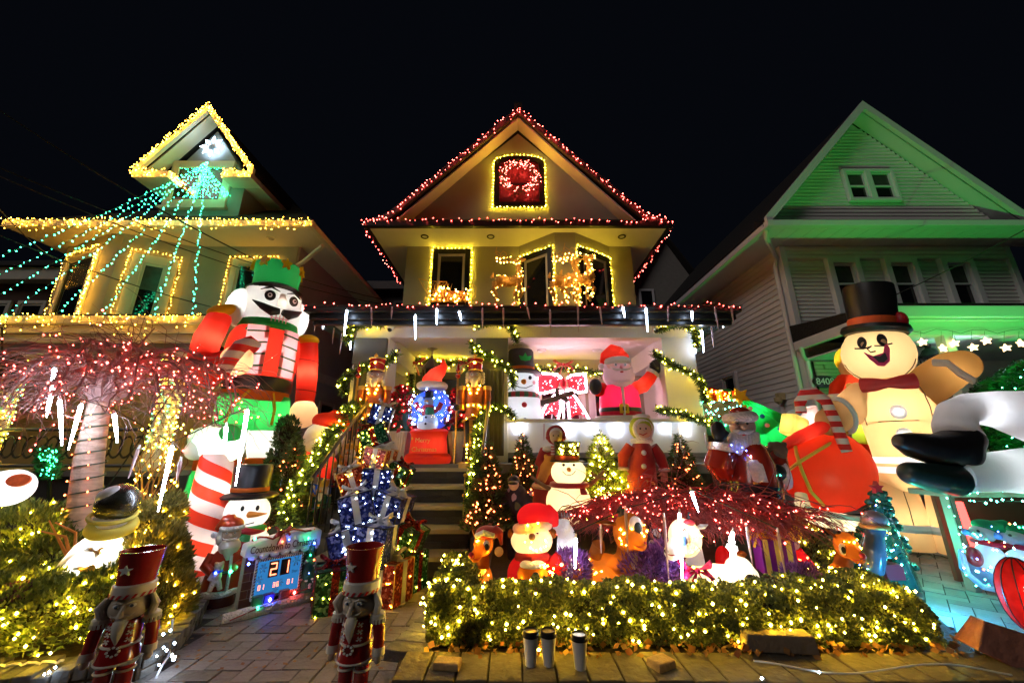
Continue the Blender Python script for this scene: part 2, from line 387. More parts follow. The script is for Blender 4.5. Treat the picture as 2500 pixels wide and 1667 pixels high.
obj('soffit', M().bx((ge0 + .1, 7.415, 5.99), (ge1 - .1, 8.3, 6.03)).bx((ge0 + .1, 8.3, 5.99), (-2.4, 12, 6.03)).bx((2.75, 8.3, 5.99), (ge1 - .1, 12, 6.03)), SOFF, CH, smooth=False)
for (x, Y) in ((1037, 7.75), (1198, 7.75), (1518, 7.75)):
    p = U(x, 575, Y); m = M(); m.torus((p.x, Y, 5.985), .075, .018); dl = obj('downlight', m, BLK, CH); obj('lens', M().lathe([(.07, 0), (.0, .001)], (p.x, Y, 5.984), 16), mat('frosted_lens', (.5, .5, .45), .4), dl)
# upper windows
X3 = (1, 0, 0)
a = U(1070, 640, 8.2); b = U(1136, 640, 8.2); zt = U(1100, 621, 8.2).z; zb = U(1100, 752, 8.2).z
W1 = window(CH, (0, 8.2, 0), X3, a.x, b.x, zb, zt, .12, BLK, CREAM, GLS, .06)
uL = V((bayFL - bayL, 7.58 - 8.21, 0)); uR = V((bayR - bayFR, 8.21 - 7.58, 0)); lL = uL.length; lR = uR.length
W2 = window(CH, (bayL, 8.21, 0), uL, .2, lL - .17, 3.9, 5.52, .12, BLK, CREAM, GLS, .06)
W3 = window(CH, (bayFR, 7.58, 0), uR, .17, lR - .2, 3.9, 5.52, .12, BLK, CREAM, GLS, .06)
# arched gable window
g0 = U(1206, 500, gw - .02); g1 = U(1330, 500, gw - .02); zt = U(1268, 385, gw).z; zs = U(1268, 402, gw).z; zb = U(1268, 507, gw).z; gx = (g0.x + g1.x) / 2; gh = (g1.x - g0.x) / 2
def arch(h, zb, zs, zt, n=12): return [(gx - h, zb), (gx + h, zb)] + [(gx + h * cos(pi * i / n), zs + (zt - zs) * sin(pi * i / n)) for i in range(n + 1)]
fo = arch(gh, zb, zs, zt); fi = arch(gh - .13, zb + .11, zs - .03, zt - .12)
m = M(); n = len(fo)
m.add([(x, gw - .07, z) for x, z in fo] + [(x, gw - .07, z) for x, z in fi] + [(x, gw + .01, z) for x, z in fo] + [(x, gw + .01, z) for x, z in fi],
      [(i, (i + 1) % n, n + (i + 1) % n, n + i) for i in range(n)] + [(i, i + 2 * n, (i + 1) % n + 2 * n, (i + 1) % n) for i in range(n)] + [(n + i, n + (i + 1) % n, 3 * n + (i + 1) % n, 3 * n + i) for i in range(n)])
aw = obj('arched_window', m, BLK, CH, smooth=False)
obj('pane', M().prism(fi, gw - .012, gw + .01), mat('red_glow_glass', (.16, .05, .04), .15), aw, smooth=False)  # pane tinted red for the glow of the wreath
obj('sash', M().bx((gx - gh + .13, gw - .04, zb + .62), (gx + gh - .13, gw - .014, zb + .67)), BLK, aw, smooth=False)
# porch
pz = 3.41; px0 = -3.15; px1 = 3.48; FL = 1.05
obj('porch_roof', M().add([(px0, 5.58, pz), (px1, 5.58, pz), (px1, 8.2, pz + .42), (px0, 8.2, pz + .42), (px0, 5.58, pz - .04), (px1, 5.58, pz - .04), (px1, 8.2, pz - .04), (px0, 8.2, pz - .04)],
    [(0, 1, 2, 3), (7, 6, 5, 4), (0, 4, 5, 1), (1, 5, 6, 2), (2, 6, 7, 3), (3, 7, 4, 0)]), SHING, CH, smooth=False)
m = M()
for (za, zb_, yy) in ((3.30, 3.40, 5.50), (3.2, 3.297, 5.58), (3.13, 3.197, 5.64)): m.bx((px0 - (5.64 - yy) * .7, yy, za), (px1 + (5.64 - yy) * .7, 5.72, zb_))
obj('porch_gutter', m, BLK, CH, smooth=False, bevel=.012)
TEAL = mat('dark_side_gutter', (.05, .07, .08), .45)
obj('side_gutter', M().bx((px0 - .05, 5.725, 3.2), (px0 + .07, 8.2, 3.39)), TEAL, CH, smooth=False, bevel=.01)
obj('side_gutter', M().bx((px1 - .07, 5.725, 3.2), (px1 + .05, 8.2, 3.39)), TEAL, CH, smooth=False, bevel=.01)
obj('porch_soffit', M().bx((px0 + .07, 5.725, 3.30), (px1 - .07, 6.05, 3.34)).bx((px0 + .07, 6.05, 3.3), (-2.6, 8.2, 3.34)).bx((3.0, 6.05, 3.3), (px1 - .07, 8.2, 3.34)), SOFF, CH, smooth=False)
obj('porch_beam', M().bx((-2.6, 6.02, 3.03), (3.0, 6.3, 3.30)).bx((-2.6, 5.98, 3.2), (3.0, 6.018, 3.296)), PILL, CH, smooth=False, bevel=.008)
for xa in (2.5, -2.3): obj('porch_side_beam', M().bx((xa, 6.303, 2.72), (xa + .3, 7.79, 3.065)), PILL, CH, smooth=False)
obj('porch_ceiling', M().bx((-2.6, 6.303, 3.07), (3.0, 8.2, 3.12)), mat('porch_ceiling_paint', (.6, .58, .55), .6, var=.04), CH, smooth=False)
m = M()
PLX = ((-2.61, -2.02), (-.60, -.06), (2.46, 3.03))
for i, (a_, b_) in enumerate(PLX):
    pm = M(); pm.box(((a_ + b_) / 2, 6.25, (3.03 + FL) / 2), (b_ - a_, .5, 3.03 - FL), taper=.93 if i == 2 else .96)
    pl = obj('pillar', pm, PILL, CH, smooth=False, bevel=.012)
    if i < 2:
        q = M(); c = (a_ + b_) / 2; hw = .205
        q.bx((c - hw, 5.95, FL + .1), (c + hw, 5.99, 2.5)); q.bx((c - hw - .06, 5.93, 2.56), (c + hw + .06, 6.03, 3.0)); q.bx((c - hw - .03, 5.94, 2.5), (c + hw + .03, 6.0, 2.56))
        for k in range(6): q.bx((c - hw + .02 + k * .068, 5.925, FL + .2), (c - hw + .055 + k * .068, 5.95, 2.47))
        obj('fluted_pilaster', q, GREYF, pl, smooth=False, bevel=.006)
obj('porch_wall', M().bx((-2.5, 7.8, FL), (3.0, 8.15, 3.1)), STUC, CH, smooth=False)
obj('porch_side_wall', M().bx((2.72, 6.52, FL), (2.82, 7.8, 2.72)), PILL, CH, smooth=False)
pf = M().bx((-2.62, 5.45, .93), (3.03, 7.8, 1.05)); obj('porch_floor', pf, mat('porch_slab', (.16, .15, .14), .7), CH, smooth=False)
obj('parapet', M().bx((-.06, 6.02, 1.2), (2.98, 6.22, 1.64)), WHT, CH, smooth=False)
obj('parapet_cap', M().bx((-.1, 5.93, 1.642), (3.0, 6.5, 1.70)), WHT, CH, smooth=False, bevel=.012)
obj('ledge', M().bx((-.06, 5.96, 1.12), (3.05, 6.24, 1.197)), mat('grey_ledge', (.2, .19, .2), .6), CH, smooth=False, bevel=.01)
pb = M().bx((-.06, 6.04, -.05), (3.03, 6.3, 1.117)); obj('plinth', pb, DBRK, CH, smooth=False)
bk = M().box((0, 0, 0), (.212, .03, .062)); bme = None
def bricks(parent, x0, x1, z0, z1, y, material, w=.22, h=.07):
    global bme
    r_ = 0; z = z0 + h / 2
    while z < z1 - h * .3:
        x = x0 + (w / 2 if r_ % 2 else 0) ; x += w / 2
        while x < x1 - w * .3:
            if bme is None: o = obj('brick', bk, material, parent, smooth=False); bme = o.data
            else:
                o = bpy.data.objects.new('brick', bme); COL.objects.link(o); o.parent = parent
                if parent.get('w'): o.matrix_parent_inverse = Matrix.Translation(-parent.location)
            o.location = (x, y + ru(-.004, .004), z); x += w
        z += h; r_ += 1
bricks(CH, -.03, 2.95, .35, 1.11, 6.03, DBRK)
# door, porch window
d0 = U(1035, 900, 7.79); d1 = U(1122, 900, 7.79)
dd = obj('door', M().bx((d0.x, 7.74, FL), (d1.x, 7.795, 2.62)), mat('dark_green_door', (.025, .03, .022), .4), CH, smooth=False, bevel=.01)
obj('door_panel', M().bx((d0.x + .12, 7.72, 1.9), (d1.x - .12, 7.739, 2.45)).bx((d0.x + .12, 7.72, 1.2), (d1.x - .12, 7.739, 1.75)), mat('dark_door_panel', (.035, .04, .03), .3), dd, smooth=False, bevel=.01)
obj('door_handle', M().sph((d1.x - .08, 7.7, 1.85), .035), mat('brass', (.6, .4, .12), .3, 1), dd)
obj('door_frame', M().bx((d0.x - .14, 7.72, FL), (d0.x - .003, 7.797, 2.78)).bx((d1.x + .003, 7.72, FL), (d1.x + .14, 7.797, 2.78)).bx((d0.x - .003, 7.72, 2.625), (d1.x + .003, 7.797, 2.78)), mat('dark_olive_frame', (.05, .05, .035), .5), CH, smooth=False)
w0 = U(1305, 950, 7.79); w1 = U(1500, 950, 7.79)
window(CH, (0, 7.8, 0), X3, w0.x + .1, w0.x + .95, 1.5, 2.4, .09, WHT, WHT, GLS, .05)
window(CH, (0, 7.8, 0), X3, w0.x + 1.2, w0.x + 1.9, 1.5, 2.4, .09, WHT, WHT, GLS, .05)
for x in (1322, 1457):
    p = U(x, 852, 7.0); dl = obj('downlight', M().torus((p.x, 7.0, 3.065), .075, .018), WHT, CH); obj('lens', M().lathe([(.07, 0), (.0, .001)], (p.x, 7.0, 3.062), 16), MATS['frosted_lens'], dl)
for x, y in ((953, 795), (1600, 798)):
    p = U(x, y, 5.9); q = obj('security_camera', M().lathe([(.06, .05), (.065, 0), (.055, -.05), (.03, -.09), (0, -.1)], p, 14), WHT, CH); obj('dome', M().sph(p + V((0, -.01, -.06)), (.04, .04, .05)), BLK, q)
# bushes of the stoop: steps with brick risers
SX0, SX1 = -2.0, -.47
SLAB = mat('step_slab', (.34, .3, .2), .65, var=.2, ns=8, bump=.2, bs=40)
ST = root('front_steps', ((SX0 + SX1) / 2, 4.3, 0), 'front steps with yellowish stone treads and dark brick risers up to the porch', 'steps', world=True)
bme = None
for k in range(5):
    y = 4.29 + .28 * k; z = .2 * (k + 1)
    obj('tread', M().bx((SX0, y - .03, z - .045), (SX1, y + (.32 if k < 4 else .7), z)), SLAB, ST, smooth=False, bevel=.008)
    obj('riser', M().bx((SX0 + .02, y + .015, z - .2), (SX1 - .02, y + .3, z - .05)), DBRK, ST, smooth=False)
    bricks(ST, SX0 + .02, SX1, z - .197, z - .05, y + .008, DBRK, .2, .073)
for s in (SX0 - .13, SX1 + .13):
    mm = M()
    for k in range(5): mm.bx((s - .11, 4.2 + .3 * k, 0), (s + .11, 4.2 + .3 * k + (.297 if k < 4 else .3), .12 + .2 * k))
    obj('cheek_wall', mm, mat('grey_cheek', (.11, .105, .1), .7), ST, smooth=False)
# iron hand rails
IRON = mat('black_iron', (.015, .015, .015), .4)
for i, s in enumerate((SX0 - .1, SX1 + .13)):
    rl = root('stair_railing', (s, 4.3, .1), ('black iron railing with a garland on the left of the front steps', 'black iron railing with a garland on the right of the front steps')[i], 'railing', 'railings of the front steps', world=True)
    obj('hand_rail', M().tube([(s, 4.2, .95), (s, 5.5, 1.9), (s, 5.9, 1.9)], .022, 8), IRON, rl)
    for k in range(10):
        y = 4.22 + k * .14; obj('baluster', M().tube([(s, y, .16 + .2 * int((y - 4.2) / .3)), (s, y, .95 + (y - 4.2) * .73)], .009, 6), IRON, rl)

# ================= left house
LH = root('grey_stucco_house', (-8, 8.2, 0), 'grey stucco house with a dormer and amber lights along every eave', 'house', world=True)
obj('wall', M().bx((-10.8, 8.2, 0), (-5.2, 20, 6.1)), STUC_L, LH, smooth=False)
obj('side_wall', M().bx((-5.198, 8.21, 0), (-5.15, 20, 6.05)), PURP, LH, smooth=False)
obj('side_band', M().bx((-5.148, 8.21, 2.95), (-5.09, 20, 3.2)), mat('purple_band', (.4, .35, .42), .7), LH, smooth=False)
wb = lambda y0, y1, z0, z1: window(LH, (-5.15, 0, 0), (0, 1, 0), y0, y1, z0, z1, .09, MATS['purple_band'], BLK, GLS, .04)
wb(10.2, 10.9, 1.2, 2.4)
# bay with slanted faces
b0 = U(174, 600, 8.2).x; b1 = U(262, 600, 7.65).x; b2 = U(300, 600, 7.65).x; b3 = U(475, 600, 8.2).x
obj('bay', M().add([(b0, 8.21, 3.3), (b1, 7.62, 3.3), (b2, 7.62, 3.3), (b3, 8.21, 3.3), (b0, 8.21, 6.05), (b1, 7.62, 6.05), (b2, 7.62, 6.05), (b3, 8.21, 6.05)],
    [(0, 1, 5, 4), (1, 2, 6, 5), (2, 3, 7, 6), (0, 3, 2, 1), (4, 5, 6, 7), (3, 0, 4, 7)]), STUC_L, LH, smooth=False)
u1 = V((b1 - b0, -.59, 0)); u2 = V((b3 - b2, .59, 0)); l1 = u1.length; l2 = u2.length
LW1 = window(LH, (b0, 8.21, 0), u1, .35, l1 - .28, 3.95, 5.45, .16, CREAM, BLK, GLS, .05, sill=True)
LW2 = window(LH, (b2, 7.62, 0), u2, .45, l2 - .4, 3.95, 5.35, .2, CREAM, CREAM, GLS, .05, sill=True)
c0 = U(585, 640, 8.2).x; c1 = U(660, 640, 8.2).x
LW3 = window(LH, (0, 8.2, 0), X3, c0, c1, 3.9, 5.5, .14, CREAM, CREAM, GLS, .05)
lx0, lx1 = -11.3, -4.41
obj('gutter', M().bx((lx0, 7.30, 5.98), (lx1, 7.42, 6.13)).bx((lx1 - .12, 7.425, 5.98), (lx1, 20, 6.12)), CREAM, LH, smooth=False, bevel=.012)
obj('soffit', M().bx((lx0 + .05, 7.425, 5.985), (lx1 - .125, 8.3, 6.03)).bx((-5.3, 8.3, 5.985), (lx1 - .125, 20, 6.03)).bx((lx0, 8.3, 5.985), (-10.7, 20, 6.03)), SOFF, LH, smooth=False)
m = M(); m.add([(lx0, 7.35, 6.135), (lx1, 7.35, 6.135), (lx1, 20, 6.135), (lx0, 20, 6.135), (-8.2, 11, 9.3), (-7.5, 11, 9.3), (-7.5, 17, 9.3), (-8.2, 17, 9.3)],
    [(0, 1, 5, 4), (1, 2, 6, 5), (2, 3, 7, 6), (3, 0, 4, 7), (4, 5, 6, 7), (3, 2, 1, 0)])
obj('roof', m, SHING, LH, smooth=False)
obj('downspout', M().tube([U(788, 600, 7.5), U(740, 640, 7.9), U(722, 650, 8.12), U(722, 690, 8.12), (-5.25, 8.12, 3.4)], .05, 8), CREAM, LH)
p = U(662, 580, 7.8); obj('downlight', M().torus((p.x, 7.8, 5.98), .075, .018), CREAM, LH)
# dormer
dp = U(515, 262, 7.7); dz = 7.78; dx0 = U(335, 415, 7.7).x; dx1 = U(620, 415, 7.7).x
obj('dormer_wall', M().bx((dx0 + .45, 8.05, 6.2), (dx1 - .42, 13, dz)).prism([(dx0 + .4, dz + .003), (dx1 - .4, dz + .003), (dp.x, dp.z - .42)], 8.05, 8.5), mat('blue_grey_stucco', (.27, .3, .31), .85, var=.08, bump=.15, bs=100), LH, smooth=False)
gable_roof(LH, dx0 - .02, dp.x, dx1 + .02, dz, dp.z, 7.72, 13, .12, SHING, name='dormer_roof')
gable_roof(LH, dx0 + .05, dp.x, dx1 - .05, dz - .06, dp.z - .125, 7.76, 8.06, .05, SOFF, name='dormer_soffit')
gable_roof(LH, dx0 - .03, dp.x, dx1 + .03, dz + .02, dp.z + .02, 7.63, 7.715, .2, CREAM, name='rake_board')
obj('eave_return', M().bx((dx0, 7.64, dz - .24), (dx0 + .85, 8.06, dz - .06)), CREAM, LH, smooth=False, bevel=.01)
obj('eave_return', M().bx((dx1 - .72, 7.64, dz - .24), (dx1, 8.06, dz - .06)), CREAM, LH, smooth=False, bevel=.01)
obj('eave_soffit', M().bx((dx1 - .42, 8.07, dz - .24), (dx1, 13, dz - .08)).bx((dx0, 8.07, dz - .24), (dx0 + .45, 13, dz - .08)), SOFF, LH, smooth=False)
e0 = U(432, 450, 8.05); e1 = U(545, 450, 8.05); ez0 = U(490, 490, 8.05).z; ez1 = U(490, 412, 8.05).z
DW = window(LH, (0, 8.05, 0), X3, e0.x, e1.x, ez0, ez1, .2, CREAM, BLK, GLS, .05, sill=True)
obj('mullion', M().bx(((e0.x + e1.x) / 2 - .04, 8.0, ez0 + .05), ((e0.x + e1.x) / 2 + .04, 8.036, ez1 - .05)), CREAM, DW, smooth=False)
# porch of the left house
obj('porch_roof', M().add([(-12, 5.95, 3.42), (-4.95, 5.95, 3.42), (-4.95, 8.2, 3.75), (-12, 8.2, 3.75), (-12, 5.95, 3.38), (-4.95, 5.95, 3.38), (-4.95, 8.2, 3.38), (-12, 8.2, 3.38)],
    [(0, 1, 2, 3), (7, 6, 5, 4), (0, 4, 5, 1), (1, 5, 6, 2), (2, 6, 7, 3), (3, 7, 4, 0)]), SHING, LH, smooth=False)
obj('porch_fascia', M().bx((-12, 5.9, 3.24), (-4.95, 6.0, 3.38)).bx((-12, 5.97, 3.1), (-5.0, 6.04, 3.237)).bx((-12, 6.03, 2.96), (-5.05, 6.3, 3.097)).bx((-5.05, 6.303, 2.96), (-4.95, 8.2, 3.375)), CREAM, LH, smooth=False, bevel=.012)
obj('porch_frieze', M().bx((-12, 6.1, 2.8), (-5.12, 6.35, 2.957)), mat('grey_frieze', (.2, .2, .21), .6), LH, smooth=False)
obj('porch_ceiling', M().bx((-12, 6.353, 2.85), (-5.12, 8.2, 2.9)), SOFF, LH, smooth=False)
obj('porch_wall', M().bx((-12, 7.9, 0), (-5.2, 8.19, 2.85)), mat('tan_porch_wall', (.3, .24, .16), .8, var=.15), LH, smooth=False)
obj('porch_base', M().bx((-12, 6.1, 0), (-5.2, 6.4, .85)), DBRK, LH, smooth=False)
obj('porch_deck', M().bx((-12, 6.0, .853), (-5.15, 7.9, .93)), mat('porch_slab', (.16, .15, .14), .7), LH, smooth=False)
COLX = [U(60, 830, 6.2).x, U(447, 830, 6.2).x]
for x in COLX:
    c_ = obj('porch_column', M().lathe([(.2, .93), (.2, 1.05), (.15, 1.1), (.14, 2.6), (.17, 2.66), (.21, 2.7), (.21, 2.797)], (x, 6.22, 0), 20), CREAM, LH)
obj('porch_rail', M().tube([(COLX[0], 6.2, 1.55), (COLX[1], 6.2, 1.55)], .03, 8).tube([(COLX[0], 6.2, 1.0), (COLX[1], 6.2, 1.0)], .025, 8), IRON, LH)
for k in range(14):
    x = COLX[0] + .2 + k * .17; obj('scroll', M().torus((x, 6.2, 1.28), .1, .012, (0, 1, 0), 16, 5, 1.6), IRON, LH)

# ================= right house
RH = root('white_siding_house', (9, 8.2, 0), 'white vinyl sided house washed by green light on its gable and eaves', 'house', world=True)
rx0, rx1 = 6.5, 12.0
obj('wall', M().bx((rx0 + .03, 8.23, 0), (rx1, 20, 6.1)), VINYL, RH, smooth=False)
sid = {}
def planks(parent, O, u, length, z0, z1, h, clip=None, inset=None):
    z = z0; u = V(u).normalized()
    while z < z1 - .01:
        a0, a1 = (0, length) if clip is None else clip(z + h * .5)
        if a1 - a0 > .1:
            n = V((u.y, -u.x, 0)); O_ = V(O); m = M(); vs = []
            for a in (a0, a1):
                p = O_ + u * a
                vs += [(p.x + n.x * .030, p.y + n.y * .030, z), (p.x + n.x * .008, p.y + n.y * .008, z + h), (p.x, p.y, z + h), (p.x, p.y, z)]
            m.add(vs, [(0, 4, 5, 1), (1, 5, 6, 2), (3, 7, 4, 0), (0, 1, 2, 3), (7, 6, 5, 4)])
            obj('siding_plank', m, VINYL, parent, smooth=False)
        z += h
planks(RH, (rx0, 8.23, 0), X3, rx1 - rx0, 3.3, 5.6, .098)
planks(RH, (rx0 + .03, 20, 0), (0, -1, 0), 11.75, 0, 5.95, .14)
obj('frieze_board', M().bx((rx0, 8.17, 5.62), (rx1, 8.229, 5.98)), VINYL, RH, smooth=False)
for k in range(3): obj('frieze_strip', M().bx((rx0 + .1, 8.14, 5.64 + k * .11), (rx1 - .1, 8.168, 5.72 + k * .11)), VINYL, RH, smooth=False)
for xa in (rx0 - .04, rx1 - .1): obj('corner_post', M().bx((xa, 8.14, 0), (xa + .14, 8.34, 5.98)), WHT, RH, smooth=False, bevel=.008)
gx0, gx1 = 5.64, 12.7
obj('gutter', M().bx((gx0, 7.28, 5.98), (gx1, 7.41, 6.13)).bx((gx0, 7.413, 5.98), (gx0 + .12, 20, 6.12)), WHT, RH, smooth=False, bevel=.015)
so = obj('soffit', M().bx((gx0 + .12, 7.415, 5.995), (gx1, 8.23, 6.03)).bx((gx0 + .12, 8.23, 5.995), (rx0 + .05, 20, 6.03)), WHT, RH, smooth=False)
for k in range(22): obj('soffit_panel', M().bx((gx0 + .15 + k * .32, 7.42, 5.985), (gx0 + .455 + k * .32, 8.13, 5.994)), WHT, RH, smooth=False)
rp = U(2105, 250, 7.4); rb0 = U(1885, 525, 7.4); rb1 = U(2500, 525, 7.4)
gwy = 7.75
obj('gable_wall', M().prism([(rb0.x + .2, 6.4), (rb1.x - .2, 6.4), (rp.x, rp.z - .3)], gwy + .03, 8.3), VINYL, RH, smooth=False)
def gclip(z):
    t = (z - 6.4) / (rp.z - .3 - 6.4); return ((rb0.x + .2) * (1 - t) + rp.x * t, (rb1.x - .2) * (1 - t) + rp.x * t)
planks(RH, (0, gwy + .03, 0), X3, 0, 6.45, 9.1, .098, clip=gclip)
gable_roof(RH, rb0.x - .12, rp.x, rb1.x + .12, rb0.z - .05, rp.z, 7.47, 20, .12, SHING)
gable_roof(RH, rb0.x - .05, rp.x, rb1.x + .05, rb0.z - .1, rp.z - .13, 7.5, gwy + .05, .05, WHT, name='rake_soffit')
gable_roof(RH, rb0.x - .15, rp.x, rb1.x + .15, rb0.z - .03, rp.z + .03, 7.38, 7.465, .24, WHT, name='rake_board')
obj('skirt_roof', M().add([(gx0, 7.42, 6.13), (gx1, 7.42, 6.13), (gx1, 7.8, 6.42), (gx0 + .1, 7.8, 6.42), (gx0, 7.42, 6.04), (gx1, 7.42, 6.04), (gx1, 7.8, 6.04), (gx0, 7.8, 6.04)],
    [(0, 1, 2, 3), (7, 6, 5, 4), (0, 4, 5, 1), (3, 2, 6, 7), (0, 3, 7, 4), (1, 5, 6, 2)]), SHING, RH, smooth=False)
m = M(); m.add([(gx0, 7.45, 6.13), (gx1, 7.45, 6.13), (gx1, 20, 6.13), (gx0, 20, 6.13), (rp.x, 8.4, 9.4), (rp.x, 20, 9.4)], [(0, 4, 5, 3), (1, 2, 5, 4), (0, 3, 2, 1)])
for (xa, xb) in ((2068, 2114), (2128, 2178)):
    a_ = U(xa, 460, gwy).x; b_ = U(xb, 460, gwy).x
    window(RH, (0, gwy, 0), X3, a_, b_, U(2100, 488, gwy).z, U(2100, 424, gwy).z, .07, WHT, WHT, GLS, .045, .09, mid=(U(2100, 457, gwy).z))
for (xa, xb) in ((7.62, 8.14), (8.98, 9.5), (10.32, 10.84)):
    window(RH, (0, 8.2, 0), X3, xa, xb, 4.35, 5.5, .13, WHT, WHT, GLS, .05, .12, mid=4.98)
window(RH, (rx0, 0, 0), (0, -1, 0), -11.4, -10.8, 2.2, 3.3, .1, WHT, WHT, GLS, .05, .1)
window(RH, (rx0, 0, 0), (0, -1, 0), -9.95, -9.2, .6, 2.1, .12, WHT, WHT, GLS, .05, .1)
obj('downspout', M().tube([(gx0 + .1, 7.5, 6.0), (gx0 + .15, 7.6, 5.85), (rx0 - .12, 8.2, 5.7), (rx0 - .12, 8.3, 5.5), (rx0 - .12, 8.3, .2)], .05, 8), WHT, RH)
p = U(1880, 908, 8.9); obj('wall_lamp', M().box((6.4, 9.0, 2.45), (.16, .12, .16)).lathe([(.0, -.16), (.08, -.1), (.09, 0)], (6.33, 9.0, 2.42), 14), mat('yellowed_plastic', (.5, .4, .2), .4), RH)
# porch of the right house
qx0 = 6.35
obj('porch_roof', M().add([(qx0, 5.95, 3.62), (14, 5.95, 3.62), (14, 8.2, 3.95), (qx0, 8.2, 3.95), (qx0, 5.95, 3.56), (14, 5.95, 3.56), (14, 8.2, 3.56), (qx0, 8.2, 3.56)],
    [(0, 1, 2, 3), (7, 6, 5, 4), (0, 4, 5, 1), (1, 5, 6, 2), (2, 6, 7, 3), (3, 7, 4, 0)]), SHING, RH, smooth=False)
obj('porch_fascia', M().bx((qx0, 5.9, 3.36), (14, 6.0, 3.56)).bx((qx0, 5.9 + .103, 3.36), (qx0 + .1, 8.2, 3.56)), WHT, RH, smooth=False, bevel=.015)
obj('porch_beam', M().bx((qx0 + .15, 6.1, 3.1), (14, 6.3, 3.33)), WHT, RH, smooth=False)
obj('porch_soffit', M().bx((qx0 + .1, 6.003, 3.335), (14, 6.6, 3.358)), WHT, RH, smooth=False)
for k in range(24): obj('ceiling_board', M().bx((qx0 + .15, 6.303 + k * .078, 3.14), (14, 6.375 + k * .078, 3.17)), WHT, RH, smooth=False)
obj('porch_gutter_pipe', M().tube([(qx0, 8.0, 3.4), (qx0 + .05, 8.05, 3.2), (rx0, 8.1, 3.1), (rx0, 8.12, .2)], .045, 8), WHT, RH)
LEDG = mat('ledge_stone', (.36, .33, .24), .8, var=.3, ns=5, bump=.4, bs=30, orand=.3)
obj('stone_backing', M().bx((6.62, 8.1, .4), (9.5, 8.139, 3.1)), mat('dark_joint', (.03, .03, .025), .9), RH, smooth=False)
z = 1.3
while z < 3.05:
    h = random.choice((.05, .075, .1)); x = 6.62
    while x < 9.3:
        w_ = ru(.2, .55); w_ = min(w_, 9.45 - x)
        obj('stone', M().bx((x + .006, 8.06 + ru(0, .03), z + .005), (x + w_ - .006, 8.099, z + h - .005)), LEDG, RH, smooth=False, bevel=.006); x += w_
    z += h
obj('porch_deck', M().bx((6.5, 6.0, .55), (14, 8.1, .7)), mat('porch_slab', (.16, .15, .14), .7), RH, smooth=False)
obj('porch_post', M().bx((7.3, 6.1, .7), (7.45, 6.25, 3.1)), WHT, RH, smooth=False)
hp = U(2012, 932, 8.05)
pq = root('house_number_plaque', (hp.x, 8.05, hp.z), 'black oval plaque reading 8408 on the ledge stone wall', 'plaque', world=True)
obj('plate', M().prism([(hp.x + a_, hp.z + b_) for a_, b_ in circ(.26, 28, 1, .5)], 8.02, 8.055), BLK, pq, bevel=.008)
text('number', '8408', .2, (hp.x, 8.015, hp.z), 90, 0, mat('silver_paint', (.6, .6, .6), .4), pq, .004)

# ================= houses further back
def far_house(name, label, x0, x1, Y, ze, zp, material, dep=8):
    r_ = root(name, ((x0 + x1) / 2, Y, 0), label, 'house', world=True)
    obj('wall', M().bx((x0, Y, 0), (x1, Y + dep, ze)).prism([(x0, ze + .003), (x1, ze + .003), ((x0 + x1) / 2, zp - .1)], Y, Y + .4), material, r_, smooth=False)
    gable_roof(r_, x0 - .4, (x0 + x1) / 2, x1 + .4, ze - .25, zp, Y - .35, Y + dep, .14, SHING)
    return r_
far_house('background_house', 'dim gabled house far behind between the stucco house and the siding house', 5.2, 9.0, 16.0, 7.6, 11.2, mat('dim_shingle_wall', (.28, .26, .24), .9, bump=.4, bs=30))
window(bpy.data.objects['background_house'], (0, 16, 0), X3, 5.9, 6.4, 6.6, 8.2, .1, WHT, BLK, GLS, .05)
r_ = root('background_house', (-4.5, 17, 0), 'dark flat roofed house far behind the purple side wall', 'house', world=True)
obj('wall', M().bx((-9.0, 17, 0), (-4.2, 25, 8.6)), mat('dim_stucco', (.12, .1, .1), .9), r_, smooth=False)
obj('cornice', M().bx((-9.2, 16.6, 8.6), (-3.9, 25, 9.0)), mat('dim_trim', (.2, .17, .17), .8), r_, smooth=False)
window(r_, (0, 17, 0), X3, -5.6, -4.9, 6.2, 8.0, .12, MATS['dim_trim'], BLK, GLS, .05)
r_ = root('dark_brick_house', (-14, 9, 0), 'dark brick house at the far left edge behind the green light strings', 'house', world=True)
RB = mat('red_brick_dim', (.12, .06, .045), .9, var=.4, ns=6, bump=.4, bs=40)
obj('wall', M().bx((-20, 9.5, 0), (-11.6, 18, 5.6)), RB, r_, smooth=False)
obj('fascia', M().bx((-20, 9.2, 5.6), (-11.4, 9.6, 5.95)), SOFF, r_, smooth=False)
for k in range(3): window(r_, (0, 9.5, 0), X3, -13.2 - k * .95, -12.6 - k * .95, 3.4, 5.0, .09, CREAM, CREAM, GLS, .05)
obj('roof', M().add([(-20, 9.1, 5.96), (-11.3, 9.1, 5.96), (-11.3, 18, 5.96), (-20, 18, 5.96), (-17, 13, 8.2), (-14, 13, 8.2)], [(0, 1, 5, 4), (1, 2, 5), (2, 3, 4, 5), (3, 0, 4), (3, 2, 1, 0)]), SHING, r_, smooth=False)
bricks_far = 0
